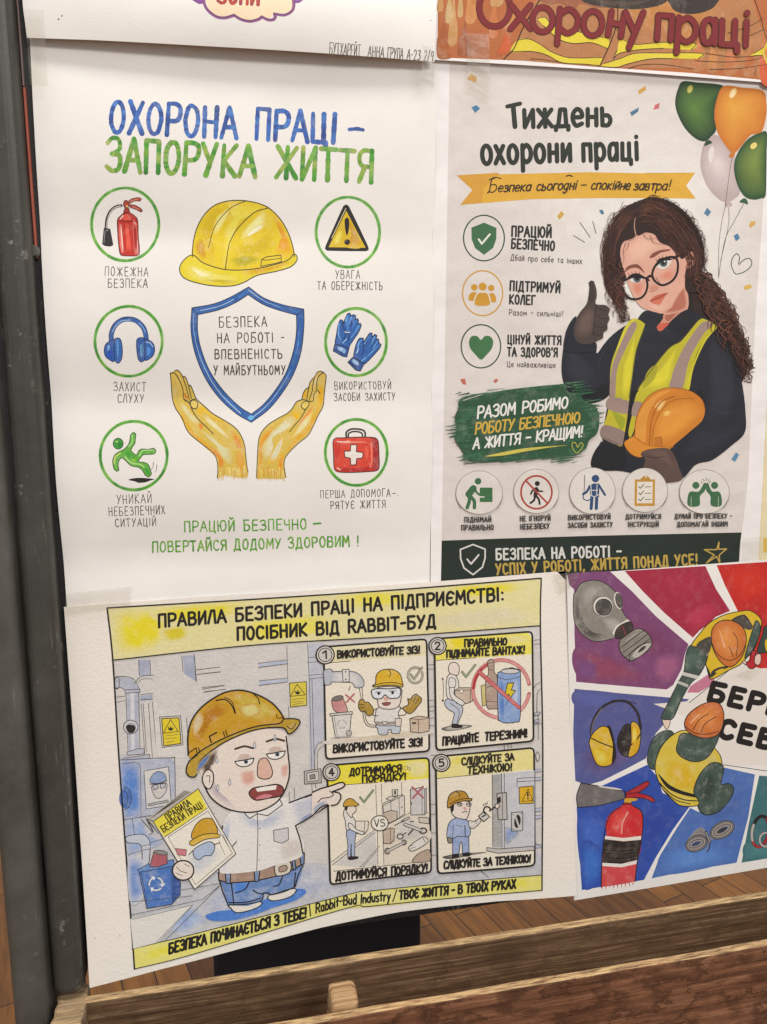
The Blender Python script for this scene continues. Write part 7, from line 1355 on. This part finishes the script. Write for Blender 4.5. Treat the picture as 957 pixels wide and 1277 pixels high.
A.poly([(630, 400), (640, 375), (690, 350), (700, 380), (680, 430)], '#4a4640', True, .3); A.poly([(790, 275), (850, 248), (888, 300), (880, 318), (850, 312)], '#514b44', True, .3); A.line([(850, 248), (890, 302), (905, 315)], 1.0, K); A.line([(640, 375), (690, 350)], .9, K); A.line([(790, 275), (850, 248)], .9, K)
A.out([(905, 275), (925, 300), (918, 350), (890, 410), (855, 452), (858, 420), (885, 330)], GRN, 1.0, K, True, .4); A.poly([(672, 480), (692, 520), (690, 546), (678, 510)], K, True); A.poly([(700, 510), (740, 490), (780, 490), (730, 515), (695, 540)], '#3a342c', True); A.poly([(715, 512), (745, 498), (760, 498), (720, 520)], YV2, True)
A.blob([(697, 340), (710, 300), (745, 276), (790, 275), (835, 298), (858, 340), (855, 400), (835, 450), (800, 485), (770, 488), (735, 460), (705, 405)], '#c9702e', '#e2954a', (760, 350), 6, .25); A.line([(697, 340), (710, 300), (745, 276), (790, 275), (835, 298), (858, 340), (855, 400), (835, 450), (800, 485), (770, 488), (735, 460), (705, 405)], 1.1, K, True, True); A.line([(700, 380), (725, 430), (780, 460), (830, 435), (855, 390)], .9, K); A.line([(800, 330), (820, 370), (812, 440)], .8, K); A.line([(780, 395), (800, 445)], .8, K); A.line([(735, 320), (760, 400)], 2.4, '#e9b183', wash=.5, taper=(.4, 1))
A.end()
# a red-sleeved arm and another worker just inside the frame
A.begin('worker_figure', lay=40, label='third worker cut by the right edge of the photo'); zA()
A.out([(560, 230), (530, 300), (490, 420), (540, 430), (600, 420), (760, 400), (760, 200)], GRN2, 1.0, K, True, .3); A.out([(410, 500), (440, 480), (450, 420), (480, 420), (470, 480), (480, 530), (460, 545), (430, 540)], '#b5222a', .9, K, True, .2); A.out([(470, 490), (480, 445), (515, 440), (515, 500), (500, 520), (480, 515)], '#e2c6b8', .9, K, True); A.out([(380, 490), (400, 485), (412, 500), (408, 520)], '#e2c6b8', .8, K, True); A.out([(545, 340), (600, 330), (640, 400), (560, 425)], YV2, .9, K, True); A.end()
# lower worker
A.begin('worker_figure', lay=44, label='lower of two workers seen from above, yellow vest over dark green sleeves'); zM()
A.out([(490, 40), (445, 60), (412, 110), (400, 180), (415, 215), (440, 218), (460, 160), (520, 90), (520, 50)], GRN, 1.0, K, True, .4); A.poly([(420, 110), (460, 70), (500, 60), (450, 130), (430, 190)], '#526659', True, .5)
A.out([(520, 60), (470, 110), (440, 180), (440, 240), (470, 310), (520, 365), (560, 390), (635, 388), (700, 350), (740, 260), (745, 180), (720, 130), (660, 80), (580, 40)], '#d9c044', 1.1, K, True, .3); A.poly([(500, 170), (600, 200), (640, 300), (560, 320), (480, 250)], '#dcb626', True, .6); A.poly([(680, 120), (735, 180), (720, 230), (660, 190)], '#d3c26a', True, .5)
A.poly([(450, 240), (500, 290), (560, 320), (630, 340), (632, 352), (560, 338), (490, 305)], K, True); A.line([(458, 285), (510, 335), (570, 362), (635, 368)], 1.4, K); A.line([(470, 312), (530, 362), (600, 382)], 1.1, K)
A.out([(560, 55), (540, 100), (535, 135), (560, 165), (610, 185), (660, 178), (700, 140), (735, 60), (700, 50), (640, 60)], GRN, 1.0, K, True, .4); A.poly([(550, 120), (600, 160), (670, 150), (700, 100), (660, 130), (590, 130)], '#5a6c62', True, .5)
A.out([(690, 195), (735, 192), (755, 220), (742, 290), (775, 286), (800, 305), (790, 350), (740, 410), (690, 432), (655, 425), (635, 395), (640, 370), (615, 325), (640, 250)], GRN, 1.1, K, True, .4); A.poly([(650, 270), (700, 230), (720, 300), (680, 380), (640, 340)], '#33433b', True, .5)
A.z(700, 840, 3.724)
A.blob([(572, 235), (590, 190), (640, 150), (690, 132), (735, 140), (755, 185), (750, 240), (730, 280), (690, 298), (640, 295), (590, 270)], '#c66a2c', '#e0904a', (670, 200), 6, .3); A.line([(572, 235), (590, 190), (640, 150), (690, 132), (735, 140), (755, 185), (750, 240), (730, 280), (690, 298), (640, 295), (590, 270)], 1.1, K, True, True); A.line([(575, 245), (620, 275), (680, 280), (730, 268)], .9, K); A.line([(612, 262), (640, 215), (685, 185)], .9, K); A.line([(650, 272), (670, 230), (720, 200)], .9, K); A.line([(600, 230), (640, 190)], 1.8, '#ecb07c', wash=.5)
A.end()

# ================================================================== clear sticky tape
def tape(quad, y, label, rot=0):
    m = bpy.data.materials.get('clear_tape')
    if not m:
        m, t, b = nodes_of('clear_tape'); out = t.nodes['Material Output']; tr = N(t, 'ShaderNodeBsdfTransparent'); mx = N(t, 'ShaderNodeMixShader')
        tr.inputs[0].default_value = (0.97, 0.965, 0.95, 1); b.inputs['Base Color'].default_value = (0.62, 0.6, 0.56, 1); b.inputs['Roughness'].default_value = 0.22
        p = N(t, 'ShaderNodeNewGeometry').outputs['Position']
        t.links.new(ramp(t, noise(t, p, 90, 4, 0.7), [(0.35, 0.03), (0.75, 0.10)]), mx.inputs[0])
        bump(t, b, noise(t, p, 120, 3), 0.35, 0.001)
        t.links.new(tr.outputs[0], mx.inputs[1]); t.links.new(b.outputs[0], mx.inputs[2]); t.links.new(mx.outputs[0], out.inputs['Surface'])
    bm = bmesh.new(); pts = [at(px, py, -y) for px, py in quad]; n = 8; g = []
    for i in range(n + 1):
        f = i / n; a = pts[0].lerp(pts[3], f); b = pts[1].lerp(pts[2], f); w_ = 0.0004 * math.sin(i * 2.1 + quad[0][0])
        g.append((bm.verts.new(a + Vector((0, w_ * 0.5, w_))), bm.verts.new(b + Vector((0, -w_ * 0.4, w_)))))
    for i in range(n): bm.faces.new((g[i][0], g[i + 1][0], g[i + 1][1], g[i][1]))
    me = bpy.data.meshes.new('tape_strip'); c = sum(pts, Vector()) / 4; bmesh.ops.translate(bm, verts=bm.verts, vec=-c); bm.to_mesh(me); bm.free(); me.materials.append(m)
    o = bpy.data.objects.new('tape_strip', me); COL.objects.link(o); o.location = c
    md = o.modifiers.new('thickness', 'SOLIDIFY'); md.thickness = 0.00006
    tag(o, label, 'tape', 'clear tape holding the posters')
tape([(30, 10), (55, 12), (60, 108), (38, 106)], 0.0125, 'clear tape strip at the left edge joining cloud poster and shield poster')
tape([(527, 55), (541, 56), (541, 110), (526, 108)], 0.0125, 'clear tape strip at the end of the small handwriting, top of the middle seam')
tape([(82, 741), (165, 732), (163, 756), (81, 767)], 0.0075, 'clear tape strip joining the shield poster to the comic-style poster at the left edge')
tape([(582, 41), (610, 42), (613, 124), (584, 112)], 0.0058, 'clear tape strip hanging from the orange flame poster onto the girl poster')
tape([(690, 716), (722, 713), (718, 728), (700, 742)], 0.0082, 'small clear tape piece where the comic-style and wedge posters meet')
tape([(926, 672), (960, 668), (960, 696), (925, 700)], 0.0085, 'clear tape strip at the lower right corner of the girl poster')
